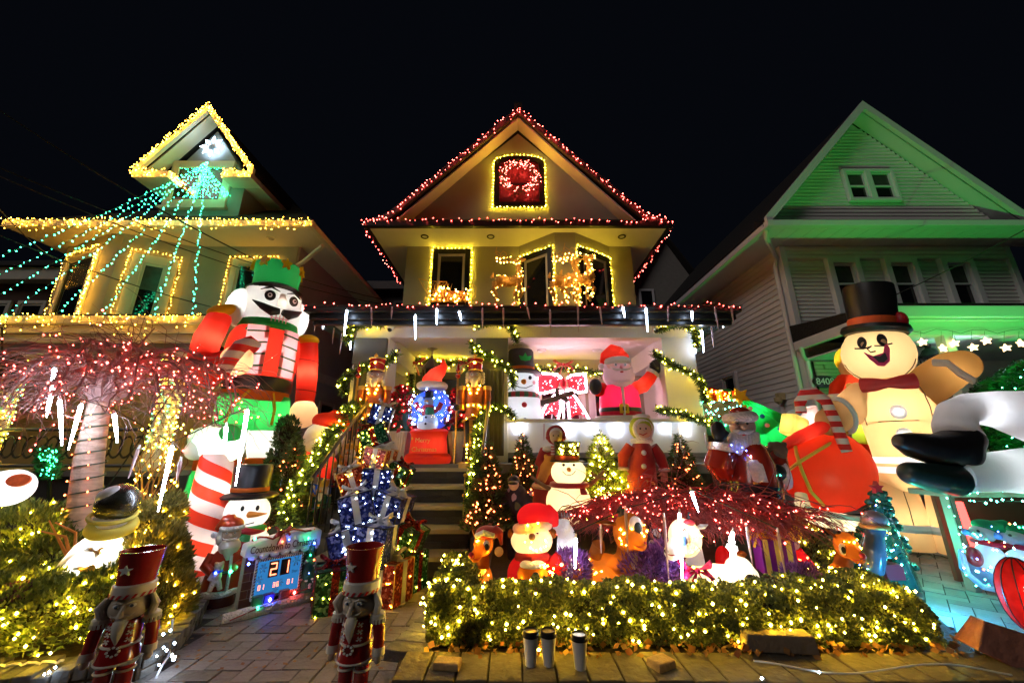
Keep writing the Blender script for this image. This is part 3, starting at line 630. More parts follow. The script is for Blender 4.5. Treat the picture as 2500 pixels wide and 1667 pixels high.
# ---------------------------------------------------------------- paths, planters, walls
def inpoly(x, y, P):
    c = False; n = len(P)
    for i in range(n):
        a, b = P[i], P[i - 1]
        if (a[1] > y) != (b[1] > y) and x < (b[0] - a[0]) * (y - a[1]) / (b[1] - a[1]) + a[0]: c = not c
    return c
ZL, ZR = .1, .11
LBND = [G(x, y, ZL) for x, y in ((-120, 1668), (0, 1655), (130, 1640), (250, 1625), (340, 1610), (400, 1580), (450, 1530), (500, 1470), (522, 1435), (524, 1410), (520, 1390))]
LPOLY = [(-6.5, LBND[0].y)] + [(p.x, p.y) for p in LBND] + [(-2.75, 4.3), (-3.0, 6.1), (-12, 6.1)]
RPOLY = [(-.62, 2.33), (-.66, 2.62), (-.56, 3.1), (-.42, 3.75), (-.33, 4.25), (-.33, 6.03), (3.1, 6.03), (4.75, 5.6), (3.3, 3.5), (2.75, 2.62), (2.75, 2.33)]
PAVE = mat('grey_paver', (.17, .15, .14), .6, var=.45, ns=7, bump=.5, bs=35, spec=.5, orand=.3)
def herring(name, label_parent, a, x0, x1, y0, y1, z, skip, material, ang=0., lim=290):
    base = struct(name, M().bx((x0, y0, z - .08), (x1, y1, z - .012)), mat('joint_sand', (.035, .03, .028), .95), smooth=False)
    tiles = []
    ca, sa = cos(ang), sin(ang); cx, cyy = (x0 + x1) / 2, (y0 + y1) / 2; nn = int(max(x1 - x0, y1 - y0) / a)
    for i in range(-nn, nn):
        for j in range(-nn, nn):
            d = (i - j) % 4
            if d == 0: u, v, w, h = i + 1, j + .5, 2, 1
            elif d == 3: u, v, w, h = i + .5, j + 1, 1, 2
            else: continue
            x = cx + (u * ca - v * sa) * a; y = cyy + (u * sa + v * ca) * a
            if x0 + .05 < x < x1 - .05 and y0 + .05 < y < y1 - .05 and not skip(x, y): tiles.append((y * y + x * x * .4, x, y, w, h))
    tiles.sort(); mm = {}; st = M()
    for k, (_, x, y, w, h) in enumerate(tiles):
        r = Matrix.Rotation(ang, 3, 'Z')
        if k < lim:
            if (w, h) not in mm:
                o = obj('paver', M().box((0, 0, 0), (w * a - .008, h * a - .008, .05)), material, base, smooth=False); mm[(w, h)] = o.data
                bv = None
            else: o = bpy.data.objects.new('paver', mm[(w, h)]); COL.objects.link(o); o.parent = base
            o.location = (x, y, z - .027 + ru(-.004, .004)); o.rotation_euler = (ru(-.012, .012), ru(-.012, .012), ang + ru(-.012, .012))
        else: st.box((x, y, z - .027 + ru(-.003, .003)), (w * a - .008, h * a - .008, .05), r)
    if st.v: obj('paver_field', st, material, base, smooth=False, kind='stuff')
herring('walkway', None, .115, -2.75, -.2, 1.7, 4.32, 0, lambda x, y: inpoly(x, y, LPOLY) or inpoly(x, y, RPOLY), PAVE, ang=.0)
DRV = mat('driveway_paver', (.2, .19, .19), .55, var=.25, ns=5, bump=.4, bs=40, spec=.5, orand=.25)
herring('driveway', None, .13, 2.2, 8.5, 2.3, 8.0, .03, lambda x, y: inpoly(x, y, RPOLY) or x > 1.5 + 1.15 * y, DRV, ang=pi / 4)
def soil(poly, z, name): return struct(name, M().add([(x, y, z) for x, y in poly] + [(x, y, -.05) for x, y in poly], [tuple(range(len(poly)))] + [(i, i + len(poly), (i + 1) % len(poly) + len(poly), (i + 1) % len(poly)) for i in range(len(poly))]), SOIL, smooth=False)
soil(LPOLY, ZL - .04, 'planting_bed'); soil(RPOLY, ZR - .04, 'planting_bed')
struct('alley', M().bx((-5.1, 4.3, -.05), (-2.2, 18, .03)), mat('alley_concrete', (.1, .1, .1), .85, var=.2), smooth=False)
STONE = mat('wall_stone', (.13, .125, .115), .8, var=.45, ns=7, bump=.8, bs=25, orand=.4)
# left planter wall: upright slabs of stacked stone following the curve
LW = root('planter_wall', (LBND[4].x, LBND[4].y, 0), 'curved low wall of rough stone slabs round the left planting bed', 'wall', world=True)
pp = path_pts(LBND, .075, 0)
for a, b in zip(pp, pp[1:]):
    d = (b - a); l = d.length; d.normalize(); n = V((-d.y, d.x, 0)); c = (a + b) / 2; dep = ru(.2, .27); hz = ZL + ru(-.012, .012)
    r = Matrix((d, n, V((0, 0, 1)))).transposed()
    obj('stone', M().box(c + n * (dep / 2 - ru(0, .02)) + V((0, 0, -ZL + hz - .03)), (l - .006, dep, .06), r), STONE, LW, smooth=False, bevel=.006)
    for q in range(3): obj('stone', M().box(c + n * (.07 - ru(0, .015)) + V((0, 0, -.06 - .065 * q - .035)), (l * 1.02 - .006, .14, .062), r), STONE, LW, smooth=False, bevel=.006)
# front wall under the hedge
COPE = mat('coping_brick', (.105, .085, .055), .75, var=.3, ns=6, bump=.7, bs=25, orand=.25)
FW = root('front_wall', (1.2, 2.47, 0), 'low brick wall with yellowish coping in front of the clipped hedge', 'wall', world=True)
obj('wall_body', M().bx((-.6, 2.35, -.3), (6, 2.6, ZR - .063)), DBRK, FW, smooth=False)
x = -.62
while x < 4.2:
    w = ru(.16, .2); obj('coping', M().box((x + w / 2, 2.47 + ru(-.008, .008), ZR - .03 + ru(-.004, .004)), (w - .008, .29, .06), Matrix.Rotation(ru(-.02, .02), 3, 'Z')), COPE, FW, smooth=False, bevel=.006); x += w
for k in range(10):
    a = lerp((-.66, 2.62, ZR), (-.38, 3.9, ZR), k / 10); obj('coping', M().box(a + V((.03, .06, -.03 + ru(-.004, .004))), (.24, .12, .06), Matrix.Rotation(-.2 + ru(-.03, .03), 3, 'Z')), STONE, FW, smooth=False, bevel=.006)
for k in range(26): obj('brick', M().bx((-.55 + k * .2, 2.33, -.1 - 0), (-.36 + k * .2, 2.349, -.03)), DBRK, FW, smooth=False)
# loose bricks, boulder and cups on the wall
def loose(lbl, p, d, rz, material=COPE, name='loose_brick', cat='brick', rx=0):
    o = obj(name, M().box((0, 0, 0), d, taper=.94), material, None, smooth=False, bevel=.008); o.location = p; o.rotation_euler = (radians(rx), 0, radians(rz)); tag(o, lbl, cat)
TAN = mat('tan_brick', (.38, .25, .11), .8, var=.35, ns=12, bump=.6, bs=40)
loose('tan broken brick lying on the coping left of the coffee cups', G(1092, 1628, ZR) + V((0, 0, .018)), (.15, .09, .035), -8, TAN)
loose('small tan brick piece on the coping right of the coffee cups', G(1615, 1627, ZR) + V((0, 0, .02)), (.13, .1, .04), 28, TAN)
loose('large grey brown stone slab lying across the coping against the hedge', G(1905, 1590, ZR) + V((0, 0.02, .05)), (.4, .12, .09), -6, mat('rough_slab', (.16, .12, .08), .85, var=.4, ns=8, bump=.8, bs=25), 'stone_slab', 'stone')
m = M(); m.add([(a_ * .62, b_ * .7, c_ * .75) for a_, b_, c_ in [(-.3, -.14, -.1), (.3, -.17, -.1), (.34, .16, -.1), (-.24, .15, -.1), (-.27, -.1, .12), (.05, -.13, .17), (.3, .1, .02), (-.16, .13, .13), (.33, -.12, -.02)]], [(3, 2, 1, 0), (0, 1, 8, 5, 4), (8, 1, 2, 6), (5, 8, 6), (4, 5, 6, 7), (6, 2, 3, 7), (0, 4, 7, 3)])
p = G(2452, 1620, ZR)
o = obj('boulder', m, mat('rough_boulder', (.3, .12, .08), .9, var=.4, ns=7, bump=.9, bs=20), smooth=False, bevel=.008); o.location = p + V((.09, .06, .05)); o.rotation_euler = (0, radians(25), radians(-10)); tag(o, 'brown angular boulder at the right end of the wall, red lit on top', 'stone')
CUPW = mat('cup_paper', (.75, .74, .7), .5, var=.03)
cup0 = None
for i, (x, y, lb) in enumerate(((1296, 1622, 'leftmost of three white paper coffee cups on the wall'), (1340, 1622, 'middle white paper coffee cup, close beside the leftmost cup'), (1417, 1632, 'white paper coffee cup standing apart on the right'))):
    p = G(x, y, ZR)
    if cup0 is None:
        cup0 = root('coffee_cup', p, lb, 'coffee cup', 'paper cups on the wall')
        obj('cup_body', M().lathe([(.0, 0), (.029, 0), (.043, .135), (.045, .14), (0, .14)], n=24), CUPW, cup0)
        obj('lid', M().lathe([(.047, .136), (.048, .146), (.044, .148), (.043, .163), (.039, .165), (.037, .158), (0, .158)], n=24), BLK, cup0)
        c = cup0
    else: c = copy_tree(cup0); c['label'] = lb
    c.location = p; c.rotation_euler = (0, 0, ru(0, 6))
# fallen leaves along the hedge foot
m = M()
for k in range(420):
    x = ru(-.5, 3.3); y = 2.6 + ru(-.04, .12); m.leaf((x, y, ZR + ru(.0, .02)), (ru(-1, 1), ru(-1, 1), ru(-.2, .5)), ru(.02, .06), ru(.01, .025))
for k in range(160): p = G(ru(430, 960), ru(1440, 1640), 0); m.leaf(p + V((0, 0, .006)), (ru(-1, 1), ru(-1, 1), .1), ru(.015, .04), .012, (0, 0, 1)) if not inpoly(p.x, p.y, LPOLY) else 0
struct_leaves = obj('fallen_leaves', m, leafmat('dry_leaf', (.2, .07, .02), (.32, .18, .06)), kind='stuff', smooth=False); struct_leaves['label'] = 'dry brown leaves scattered along the foot of the hedge'
# ---------------------------------------------------------------- plants
HEDGE = leafmat('boxwood_leaf', (.05, .08, .02), (.17, .19, .06))
YEW = leafmat('yew_spray', (.05, .09, .018), (.17, .21, .05))
GOLDY = leafmat('golden_cypress_spray', (.1, .1, .02), (.24, .2, .05))
FIR = leafmat('fir_needles', (.025, .06, .022), (.08, .14, .05))
TWIG = mat('bark_twig', (.12, .06, .05), .7, var=.4, ns=15)
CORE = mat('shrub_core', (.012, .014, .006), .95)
def shrub(name, label, blobs, n, l, w, lm, bulbm=None, nb=0, br=.011, group=None, up=.35, cat='shrub', core=True, seen=None):
    c0 = V(blobs[0][0]); r_ = root(name, (c0.x, c0.y, 0), label, cat, group, world=True)
    m = M(); wts = [b[1][0] * b[1][2] for b in blobs]; bul = []; core_mesh = M()
    for (c, rad) in blobs:
        c = V(c); rad = V(rad); k = int(n * rad.x * rad.z / sum(wts))
        for i in range(k):
            d = V((random.gauss(0, 1), random.gauss(0, 1), random.gauss(0, 1))).normalized()
            if d.z < -.5: continue
            f = 1 + .22 * noise.noise(c + d * 2.3) + .12 * noise.noise(c * 3 + d * 6); s_ = f * (1 - abs(random.gauss(0, .1)))
            p = c + V((d.x * rad.x, d.y * rad.y, d.z * rad.z)) * s_
            m.leaf(p, d * .7 + V((ru(-.6, .6), ru(-.6, .6), ru(-.3, .6) + up)), l * ru(.6, 1.3), w * ru(.7, 1.3))
        for i in range(int(nb * rad.x * rad.z / sum(wts))):
            d = V((random.gauss(0, 1), random.gauss(0, 1) - .6, random.gauss(0, 1))).normalized()
            if d.z < -.45 or d.y > .5: continue
            f = 1.03 + .22 * noise.noise(c + d * 2.3) + .12 * noise.noise(c * 3 + d * 6)
            bul.append(c + V((d.x * rad.x, d.y * rad.y, d.z * rad.z)) * f)
        if core: core_mesh.sph(c, rad * .72, nu=12, nv=8)
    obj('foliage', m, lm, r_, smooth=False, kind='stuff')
    if core: obj('dark_core', core_mesh, CORE, r_)  # solid dark core added inside to stop light between the leaves
    if bul: obj('bulbs', M().octs(bul, br), bulbm, r_, smooth=False, kind='stuff')
    return r_
# clipped hedge
hr = root('clipped_hedge', (1, 2.85, ZR), 'long clipped box hedge wound with warm lights behind the front wall', 'hedge', world=True)
m = M(); bul = []
def hbox(x0, x1, y0, y1, z0, z1, n, nb):
    A = [(x1 - x0) * (z1 - z0), (x1 - x0) * (y1 - y0), (y1 - y0) * (z1 - z0)]
    for i in range(n + nb):
        f = random.choices((0, 1, 2, 3), (A[0], A[1] * 1.1, A[2], A[2]))[0]; x, y, z = ru(x0, x1), ru(y0, y1), ru(z0, z1); nr = V((0, -1, 0))
        if f == 0: y = y0
        elif f == 1: z = z1; nr = V((0, 0, 1))
        elif f == 2: x = x0; nr = V((-1, 0, 0))
        else: x = x1; nr = V((1, 0, 0))
        p = V((x, y, z)); b = .06 * noise.noise(p * 3.5) + .03 * noise.noise(p * 11)
        # rounded shoulders
        tz = max(0, (z - (z1 - .08)) / .08); ty = max(0, 1 - (y - y0) / .1)
        p += nr * b + V((0, .05 * tz * tz, -.05 * ty * ty * (1 if z > z1 - .1 else 0)))
        if i < n:
            if noise.noise(p * 4.5) < -.28 and R() < .7: continue
            p -= nr * abs(random.gauss(0, .028)); m.leaf(p, nr * .6 + V((ru(-1, 1), ru(-.7, .7), ru(-.5, 1))), ru(.014, .028), ru(.006, .011))
        elif False: pass
hbox(-.52, 2.62, 2.68, 2.96, ZR, .365, 58000, 0); hbox(-.55, -.28, 2.9, 3.7, ZR, .36, 12000, 0)
hbox(2.3, 2.72, 2.8, 3.4, ZR, .33, 9000, 0)
obj('foliage', m, HEDGE, hr, smooth=False, kind='stuff')
obj('dark_core', M().bx((-.45, 2.75, ZR - .05), (2.55, 2.92, .3)).bx((-.48, 2.92, ZR - .05), (-.34, 3.6, .29)).bx((2.4, 2.92, ZR - .05), (2.6, 3.3, .26)), CORE, hr, smooth=False)  # unseen dark blocks added inside the hedge to block light
wires = M()
for ps in range(3):
    x = -.54; pts = []; k = 0
    while x < 2.68:
        z = (.125 + ru(0, .06)) if k % 2 else (.345 + ru(-.07, .03)); yy = 2.655 + .05 * noise.noise(V((x * 3.5, 2.68 * 3.5, z * 3.5))) - .01 + (.04 if z > .34 else 0)
        pts.append(V((x, yy, z))); x += ru(.09, .2); k += 1
    fine = []
    for a, b in zip(pts, pts[1:]): fine += [lerp(a, b, i / 4) + V((ru(-.012, .012), ru(-.008, .004), ru(-.012, .012))) for i in range(4)]
    wires.tube(fine, .0022, 4, cap=False); bul += path_pts(fine, .13, .012)
for y in (2.78, 2.9): pts = [V((-.5 + .1 * i, y + .03 * sin(i * 1.9), .375 + .05 * noise.noise(V(((-.5 + .1 * i) * 3.5, y * 3.5, 1.5))))) for i in range(32)]; bul += path_pts(pts, .11, .03)
bul += [V((-.56 + ru(-.03, .2), ru(2.9, 3.7), .37)) for i in range(30)] + [V((-.57, ru(2.75, 3.6), ru(.15, .34))) for i in range(14)] + [V((ru(2.3, 2.74), ru(2.8, 3.4), .345)) for i in range(26)]
obj('wires', wires, WIREM, hr, smooth=False, kind='stuff')
obj('bulbs', M().octs(bul, .0082), B_SHR, hr, smooth=False, kind='stuff')
shrub('clipped_bush', 'small round clipped bush with warm lights right of the striped gift', [((U(2010, 1370, 3.9).x, 4.1, .3), (.22, .2, .22))], 6000, .03, .01, HEDGE, B_SHR, 30, .008)
# left bed shrubs
def pb_(x, y, Y): p = U(x, y, Y); return (p.x, p.y, p.z)
shrub('juniper_shrub', 'broad green juniper with warm lights at the left edge behind the bare twig', [(pb_(60, 1330, 3.3), (.5, .35, .3)), (pb_(-60, 1320, 3.4), (.4, .35, .32)), (pb_(150, 1340, 3.35), (.25, .25, .26)), (pb_(90, 1400, 3.2), (.45, .3, .3))], 26000, .055, .008, YEW, B_SHR, 190, .0092)
shrub('yew_shrub', 'low green yew with warm lights in front of the lit snowman at lower left', [(pb_(180, 1490, 2.75), (.42, .3, .22)), (pb_(40, 1500, 2.7), (.4, .3, .25)), (pb_(265, 1460, 2.8), (.2, .2, .2)), (pb_(-80, 1480, 2.8), (.4, .3, .3))], 30000, .034, .008, YEW, B_SHR, 130, .0092)
shrub('golden_cypress', 'yellow golden cypress bush with warm lights between the lit snowman and striped pole', [(pb_(365, 1395, 3.2), (.22, .25, .32)), (pb_(405, 1475, 3.1), (.14, .2, .2)), (pb_(355, 1300, 3.3), (.18, .2, .23)), (pb_(405, 1260, 3.4), (.11, .15, .18))], 20000, .05, .007, GOLDY, B_SHR, 150, .0092)
shrub('heather_tuft', 'dull purple heather at the lower left corner of the bed', [(pb_(25, 1480, 2.6), (.12, .12, .12))], 1500, .04, .006, leafmat('purple_heather', (.06, .025, .06), (.14, .05, .13)), None, 0)
# bare orange twig
tw = root('coral_twig', U(175, 1420, 2.95), 'bare orange forked twig branching up beside the pale trunk', 'twig', world=True)
m = M(); b = U(180, 1420, 2.95)
for (x, y, x2, y2) in ((150, 1330, 120, 1270), (160, 1310, 95, 1295), (200, 1320, 230, 1300), (185, 1300, 135, 1275), (210, 1350, 250, 1310)):
    m.tube([b, U(180, 1390, 2.95), U(x, y, 2.93), U(x2, y2, 2.95)], [.014, .013, .009, .004], 6)
obj('stem', m, mat('orange_twig', (.4, .16, .05), .6), tw)
# small conical trees
def cone_tree(x, y0, y1, Y, wpx, label, lm=FIR, bm=B_RED, nb=70, group='small conical trees with coloured lights', n=4500, br=.010, name='conical_tree', tiers=0):
    a = U(x, y0, Y); b = U(x, y1, Y); rad = wpx / 2 * (a - V((0, 0, 0))).y / F * 1.02; h = b.z - a.z
    r_ = root(name, a, label, 'conifer', group, world=True)
    m = M(); bl = []
    for i in range(n):
        t = 1 - sqrt(R()) ; ang = ru(0, 2 * pi); rr = rad * (1 - t) ** .8 * (1 + .25 * noise.noise(V((cos(ang) * 2, sin(ang) * 2, t * 6)) + a))
        if tiers: rr *= .72 + .45 * (1 - ((t * tiers) % 1))
        p = a + V((cos(ang) * rr, sin(ang) * rr, t * h)) * 1.0; q = V((cos(ang), sin(ang), ru(-.1, .8)))
        m.leaf(p - V((cos(ang), sin(ang), 0)) * abs(random.gauss(0, .03)), q + V((ru(-.4, .4), ru(-.4, .4), ru(-.3, .4))), ru(.04, .08), ru(.006, .011))
    for i in range(nb):
        t = 1 - sqrt(R()); ang = ru(pi * 1.0, 2 * pi); rr = rad * (1 - t) ** .8 * 1.06
        if tiers: rr *= .72 + .45 * (1 - ((t * tiers) % 1))
        bl.append(a + V((cos(ang) * rr, sin(ang) * rr, t * h)))
    obj('foliage', m, lm, r_, smooth=False, kind='stuff')
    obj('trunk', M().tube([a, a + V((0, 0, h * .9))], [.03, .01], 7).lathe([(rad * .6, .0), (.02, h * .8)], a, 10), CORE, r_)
    if bl: obj('bulbs', M().octs(bl, br), bm, r_, smooth=False, kind='stuff')
    return r_
B_ORED = glow('bulb_orange_red', (1, .12, .03), 22)
cone_tree(1190, 1290, 1075, 4.3, 95, 'tall red lit conifer against the right stair railing', bm=B_ORED, nb=60)
cone_tree(1278, 1275, 1052, 5.3, 90, 'narrow red lit conifer left of the figure in earmuffs', bm=B_ORED, nb=95)
cone_tree(1680, 1270, 1055, 5.4, 110, 'red lit conifer at the right end of the white parapet', bm=B_ORED, nb=85)
cone_tree(692, 1280, 1055, 4.6, 100, 'red lit conifer behind the countdown board left of the steps', bm=B_ORED, nb=40)
cone_tree(1477, 1260, 1050, 5.0, 130, 'tiered topiary tree covered in yellow lights behind the dark hatted snowman', lm=YEW, bm=B_YEL, nb=150, name='topiary_tree', tiers=3, br=.010)
shrub('dark_evergreen', 'dark unlit evergreen behind the red lit conifer left of the steps', [(pb_(700, 1060, 5.6), (.14, .14, .25)), (pb_(690, 1130, 5.6), (.2, .2, .3))], 3000, .06, .01, FIR)
PURH = leafmat('purple_heath', (.1, .03, .16), (.28, .1, .4))
for k, (x, y, w, lb) in enumerate(((1395, 1390, .14, 'purple heather tuft between the white bear and the large reindeer'), (1580, 1400, .2, 'purple heather clump between the large reindeer and the white doe'), (1960, 1425, .14, 'dark purple heather tuft left of the small right reindeer'), (1625, 1370, .13, 'purple and straw heather behind the dim icicle tube'))):
    shrub('heather_tuft', lb, [(pb_(x, y, 3.35), (w, .12, w * .9))], 2600, .05, .005, PURH, group='purple heather tufts', core=False)
m = M()
# weeping trees --------------------------------------------------
def weeping(name, label, base, top, cx, cyy, rx, ry, zt, zb_, npri, ntw, trunk_r, trunkm, twigm, bulbm, bspace, br, seed, tw_r=.004, up=1., tb=.3):
    random.seed(seed)
    r_ = root(name, base, label, 'tree', world=True); base = V(base); top = V(top)
    tr = M(); tr.tube([base, lerp(base, top, .35) + V((.02, 0, 0)), lerp(base, top, .7) - V((.015, 0, 0)), top], [trunk_r * 1.15, trunk_r, trunk_r * .9, trunk_r * .7], 14)
    obj('trunk', tr, trunkm, r_)
    m = M(); bp = []; prim = []
    for k in range(npri):
        a = 2 * pi * k / npri + ru(-.2, .2); f = ru(.55, 1.0)
        ex = cx + cos(a) * rx * f; ey = cyy + sin(a) * ry * f; hz = zt - (f * f) * (zt - zb_) * .35 + ru(-.13, .17) * min(1, (zt - zb_) / .8)
        pts = [top, V((lerp(top, V((ex, ey, 0)), .3).x, lerp(top, V((ex, ey, 0)), .3).y, lerp(top, V((0, 0, hz)), .75).z + .05)), V((lerp(top, V((ex, ey, 0)), .65).x, lerp(top, V((ex, ey, 0)), .65).y, hz + .06)), V((ex, ey, hz - .08)), V((ex + cos(a) * .1, ey + sin(a) * .1, lerp(V((0, 0, hz)), V((0, 0, zb_)), .6).z))]
        sm = []
        for i in range(len(pts) - 1):
            for q in range(4): 
                t = q / 4; p0 = pts[max(i - 1, 0)]; p1 = pts[i]; p2 = pts[i + 1]; p3 = pts[min(i + 2, len(pts) - 1)]
                sm.append(.5 * ((2 * p1) + (p2 - p0) * t + (2 * p0 - 5 * p1 + 4 * p2 - p3) * t * t + (3 * p1 - p0 - 3 * p2 + p3) * t ** 3) + V((ru(-.02, .02), ru(-.02, .02), ru(-.015, .015))))
        sm.append(pts[-1]); L = len(sm); m.tube(sm, [trunk_r * .3 * (1 - i / L) ** 1.2 + tw_r * 1.3 for i in range(L)], 5); prim.append(sm); bp += path_pts(sm[3:], bspace, .02)
    for k in range(ntw):
        s_ = random.choice(prim); i = random.randrange(3, len(s_)); p = s_[i].copy(); out = V((p.x - cx, p.y - cyy, 0)); out = out.normalized() if out.length > .05 else V((1, 0, 0))
        d = out * ru(-.1, 1) + V((ru(-1, 1), ru(-1, 1), ru(-.2, .9) * up)); d.normalize(); pts = [p]; st = ru(.045, .105)
        for q in range(random.randint(5, 9)):
            d = (d + V((ru(-.5, .5), ru(-.5, .5), ru(-.36, -.06)))).normalized(); p = p + d * st; pts.append(p)
            if p.z < zb_ - .05: break
        m.tube(pts, [tw_r * (1.1 - .8 * q / len(pts)) for q in range(len(pts))], 4, cap=False)
        if R() < tb: bp += path_pts(pts[1:], bspace * 1.5, .01)
    obj('crown', m, twigm, r_, kind='stuff')
    obj('bulbs', M().octs(bp, br), bulbm, r_, smooth=False, kind='stuff')
    return r_, prim
BARK = mat('pale_birch_bark', (.3, .22, .165), .8, var=.8, ns=7, bump=1., bs=16, sz=5.)
tb = G(190, 1395, ZL); tb.y = 3.3; tb.x = U(190, 1390, 3.3).x; tt = U(243, 985, 3.35)
tc_ = U(262, 950, 3.45)
WT, _ = weeping('weeping_tree', 'bare weeping tree with pale trunk, red lights and an umbrella of hanging twigs', tb, tt, tc_.x, 3.45, 1.08, .6, 2.13, 1.3, 34, 720, .105, BARK, mat('reddish_twig', (.2, .12, .11), .65, var=.4, ns=15), B_RED, .2, .0085, 11, tb=.22, tw_r=.0032)
m = M(); pts = []; bl = []
for k in range(150):
    t = k / 150; p = lerp(tb, tt, t); a = k * .62; q = p + V((cos(a) * .118, sin(a) * .118, 0)) * (1.1 - .35 * t); pts.append(q)
    if sin(a) < .3 and k % 2 == 0: bl.append(q + V((cos(a) * .012, sin(a) * .012, 0)))
obj('bulbs', M().octs(bl, .008), B_ORED, light_string('trunk_light_string', 'red string lights wound round the pale trunk of the weeping tree', pts, B_ORED, .001, 99, wr=.007), smooth=False, kind='stuff')
m = M()
for (p0, p1) in (((300, 880), (378, 800)), ((265, 850), (236, 812)), ((330, 850), (145, 823))): m.tube([U(*p0, 3.3), lerp(U(*p0, 3.3), U(*p1, 3.35), .5) + V((.02, 0, .01)), U(*p1, 3.35)], [.014, .01, .004], 6)
obj('bare_branch', m, MATS['reddish_twig'], WT)
rb = U(1690, 1290, 3.95); rc = U(1665, 1225, 3.95)
RT, _ = weeping('weeping_bush', 'low spreading weeping bush covered in red lights before the waving santa statue', (rb.x, 3.95, .1), (rb.x, 3.95, .6), rc.x, 4.0, 1.2, .34, .78, .58, 46, 1700, .05, TWIG, mat('dark_red_twig', (.22, .05, .05), .65, var=.4, ns=15), B_RED, .26, .0085, 5, .0045, up=.35, tb=.18)
random.seed(21)
# ivy wall at right
iv0 = U(2300, 960, 6.6); 
ir = root('evergreen_screen', (8.2, 6.4, .7), 'tall dark evergreen screen with cool white net lights at the right edge', 'evergreen', world=True)
m = M(); bl = []
for k in range(17000):
    x = ru(7.1, 9.6); y = 5.9; top_ = 2.55 + .25 * noise.noise(V((x * 2, 0, 0))) - max(0, 7.75 - x) * .9; z = ru(.6, top_); p = V((x, y + .18 * noise.noise(V((x * 3, z * 3, 2))) + ru(-.08, .05), z)); m.leaf(p, V((ru(-.8, .8), -.7, ru(-.6, .5))), ru(.05, .1), ru(.012, .025))
for i in range(11):
    for j in range(14):
        x = 7.2 + i * .22 + (j % 2) * .11 + ru(-.03, .03); z = .7 + j * .145 + ru(-.03, .03)
        if z < 2.45 - max(0, 7.75 - x) * .9: bl.append(V((x, 5.68 + ru(-.02, .02), z)))
obj('foliage', m, leafmat('ivy_leaf', (.01, .06, .02), (.035, .13, .04)), ir, smooth=False, kind='stuff')
obj('dark_core', M().bx((7.4, 5.98, .6), (9.6, 6.08, 2.2)), CORE, ir, smooth=False)  # dark slab added behind the leaves to stop light coming through
obj('bulbs', M().octs(bl, .010), B_CYAN, ir, smooth=False, kind='stuff')
# ---------------------------------------------------------------- light strings on the buildings
random.seed(33)
def rowjit(a, b, step, jy, n=2, off=V((0, 0, 0))):      # irregular double row of bulbs between two points
    out = []
    for k in range(n): out += path_pts([V(a) + off, V(b) + off], step, jy)
    return out
A = V((ge0, 7.3, gze - .06)); K0 = V((k0.x, 7.33, k0.z - .1)); P = V((gp.x, 7.33, gp.z - .1)); K1 = V((k1.x, 7.33, k1.z - .1)); E = V((ge1, 7.3, gze - .06))
light_string('roof_light_string', 'red string lights along both rakes of the centre gable', [A, K0, P, K1, E], B_RED, .0115, .1, .055, 'red light strings on the stucco house', extra=rowjit(A, K0, .11, .06, 1) + rowjit(K0, P, .13, .06, 1) + rowjit(P, K1, .13, .06, 1) + rowjit(K1, E, .11, .06, 1))
light_string('gutter_light_string', 'red string lights along the upper gutter and sides of the stucco house', [(ge0 - .05, 10.3, 6.0), (ge0 - .05, 7.28, 6.02), (ge0, 7.28, 6.1), (ge1, 7.28, 6.1), (ge1 + .05, 7.28, 6.02), (ge1 + .05, 10.3, 6.0)], B_RED, .0115, .11, .05, 'red light strings on the stucco house')
light_string('gutter_light_string', 'red string lights along the porch gutter of the stucco house', [(px0 - .1, 7.4, 3.3), (px0 - .1, 5.5, 3.36), (px0 - .1, 5.48, 3.4), (px1 + .1, 5.48, 3.4), (px1 + .1, 5.5, 3.36), (px1 + .1, 7.4, 3.3)], B_RED, .0088, .09, .045, 'red light strings on the stucco house')
def outline(O, u, a0, a1, z0, z1, d, close=False, step=.05):
    u = V(u).normalized(); n = V((u.y, -u.x, 0)); O = V(O); Q = lambda a, z: V(((O + u * a + n * d).x, (O + u * a + n * d).y, z))
    pts = []
    for (a, z), (b, y) in (((a0, z0), (a0, z1)), ((a0, z1), (a1, z1)), ((a1, z1), (a1, z0))) + ((((a1, z0), (a0, z0)),) if close else ()):
        pts += [lerp(Q(a, z), Q(b, y), i / 10) + V((ru(-.012, .012), ru(-.012, .0), ru(-.012, .012))) for i in range(10)]
    return pts + [Q(a1, z0) if not close else Q(a0, z0)]
YG = 'yellow light strings round the windows of the stucco house'
a = U(1070, 640, 8.2).x; b = U(1136, 640, 8.2).x; zt1 = U(1100, 621, 8.2).z
light_string('window_light_string', 'yellow lights framing the left upper window behind the lit sleigh', outline((0, 8.2, 0), X3, a - .15, b + .15, 3.6, zt1 + .15, .035), B_YEL, .011, .1, .012, YG)
light_string('window_light_string', 'yellow lights framing the slanted middle window behind the reindeer', outline((bayL, 8.21, 0), uL, .05, lL - .02, 3.6, 5.67, .035), B_YEL, .011, .1, .012, YG)
light_string('window_light_string', 'yellow lights framing the slanted right upper window', outline((bayFR, 7.58, 0), uR, .02, lR - .05, 3.6, 5.67, .035), B_YEL, .011, .1, .012, YG)
fo2 = arch(gh + .03, zb - .03, zs, zt + .03); light_string('window_light_string', 'yellow lights framing the arched gable window', [(x, gw - .07, z) for x, z in fo2] + [(fo2[0][0], gw - .07, fo2[0][1])], B_YEL, .012, .095, .012, YG)
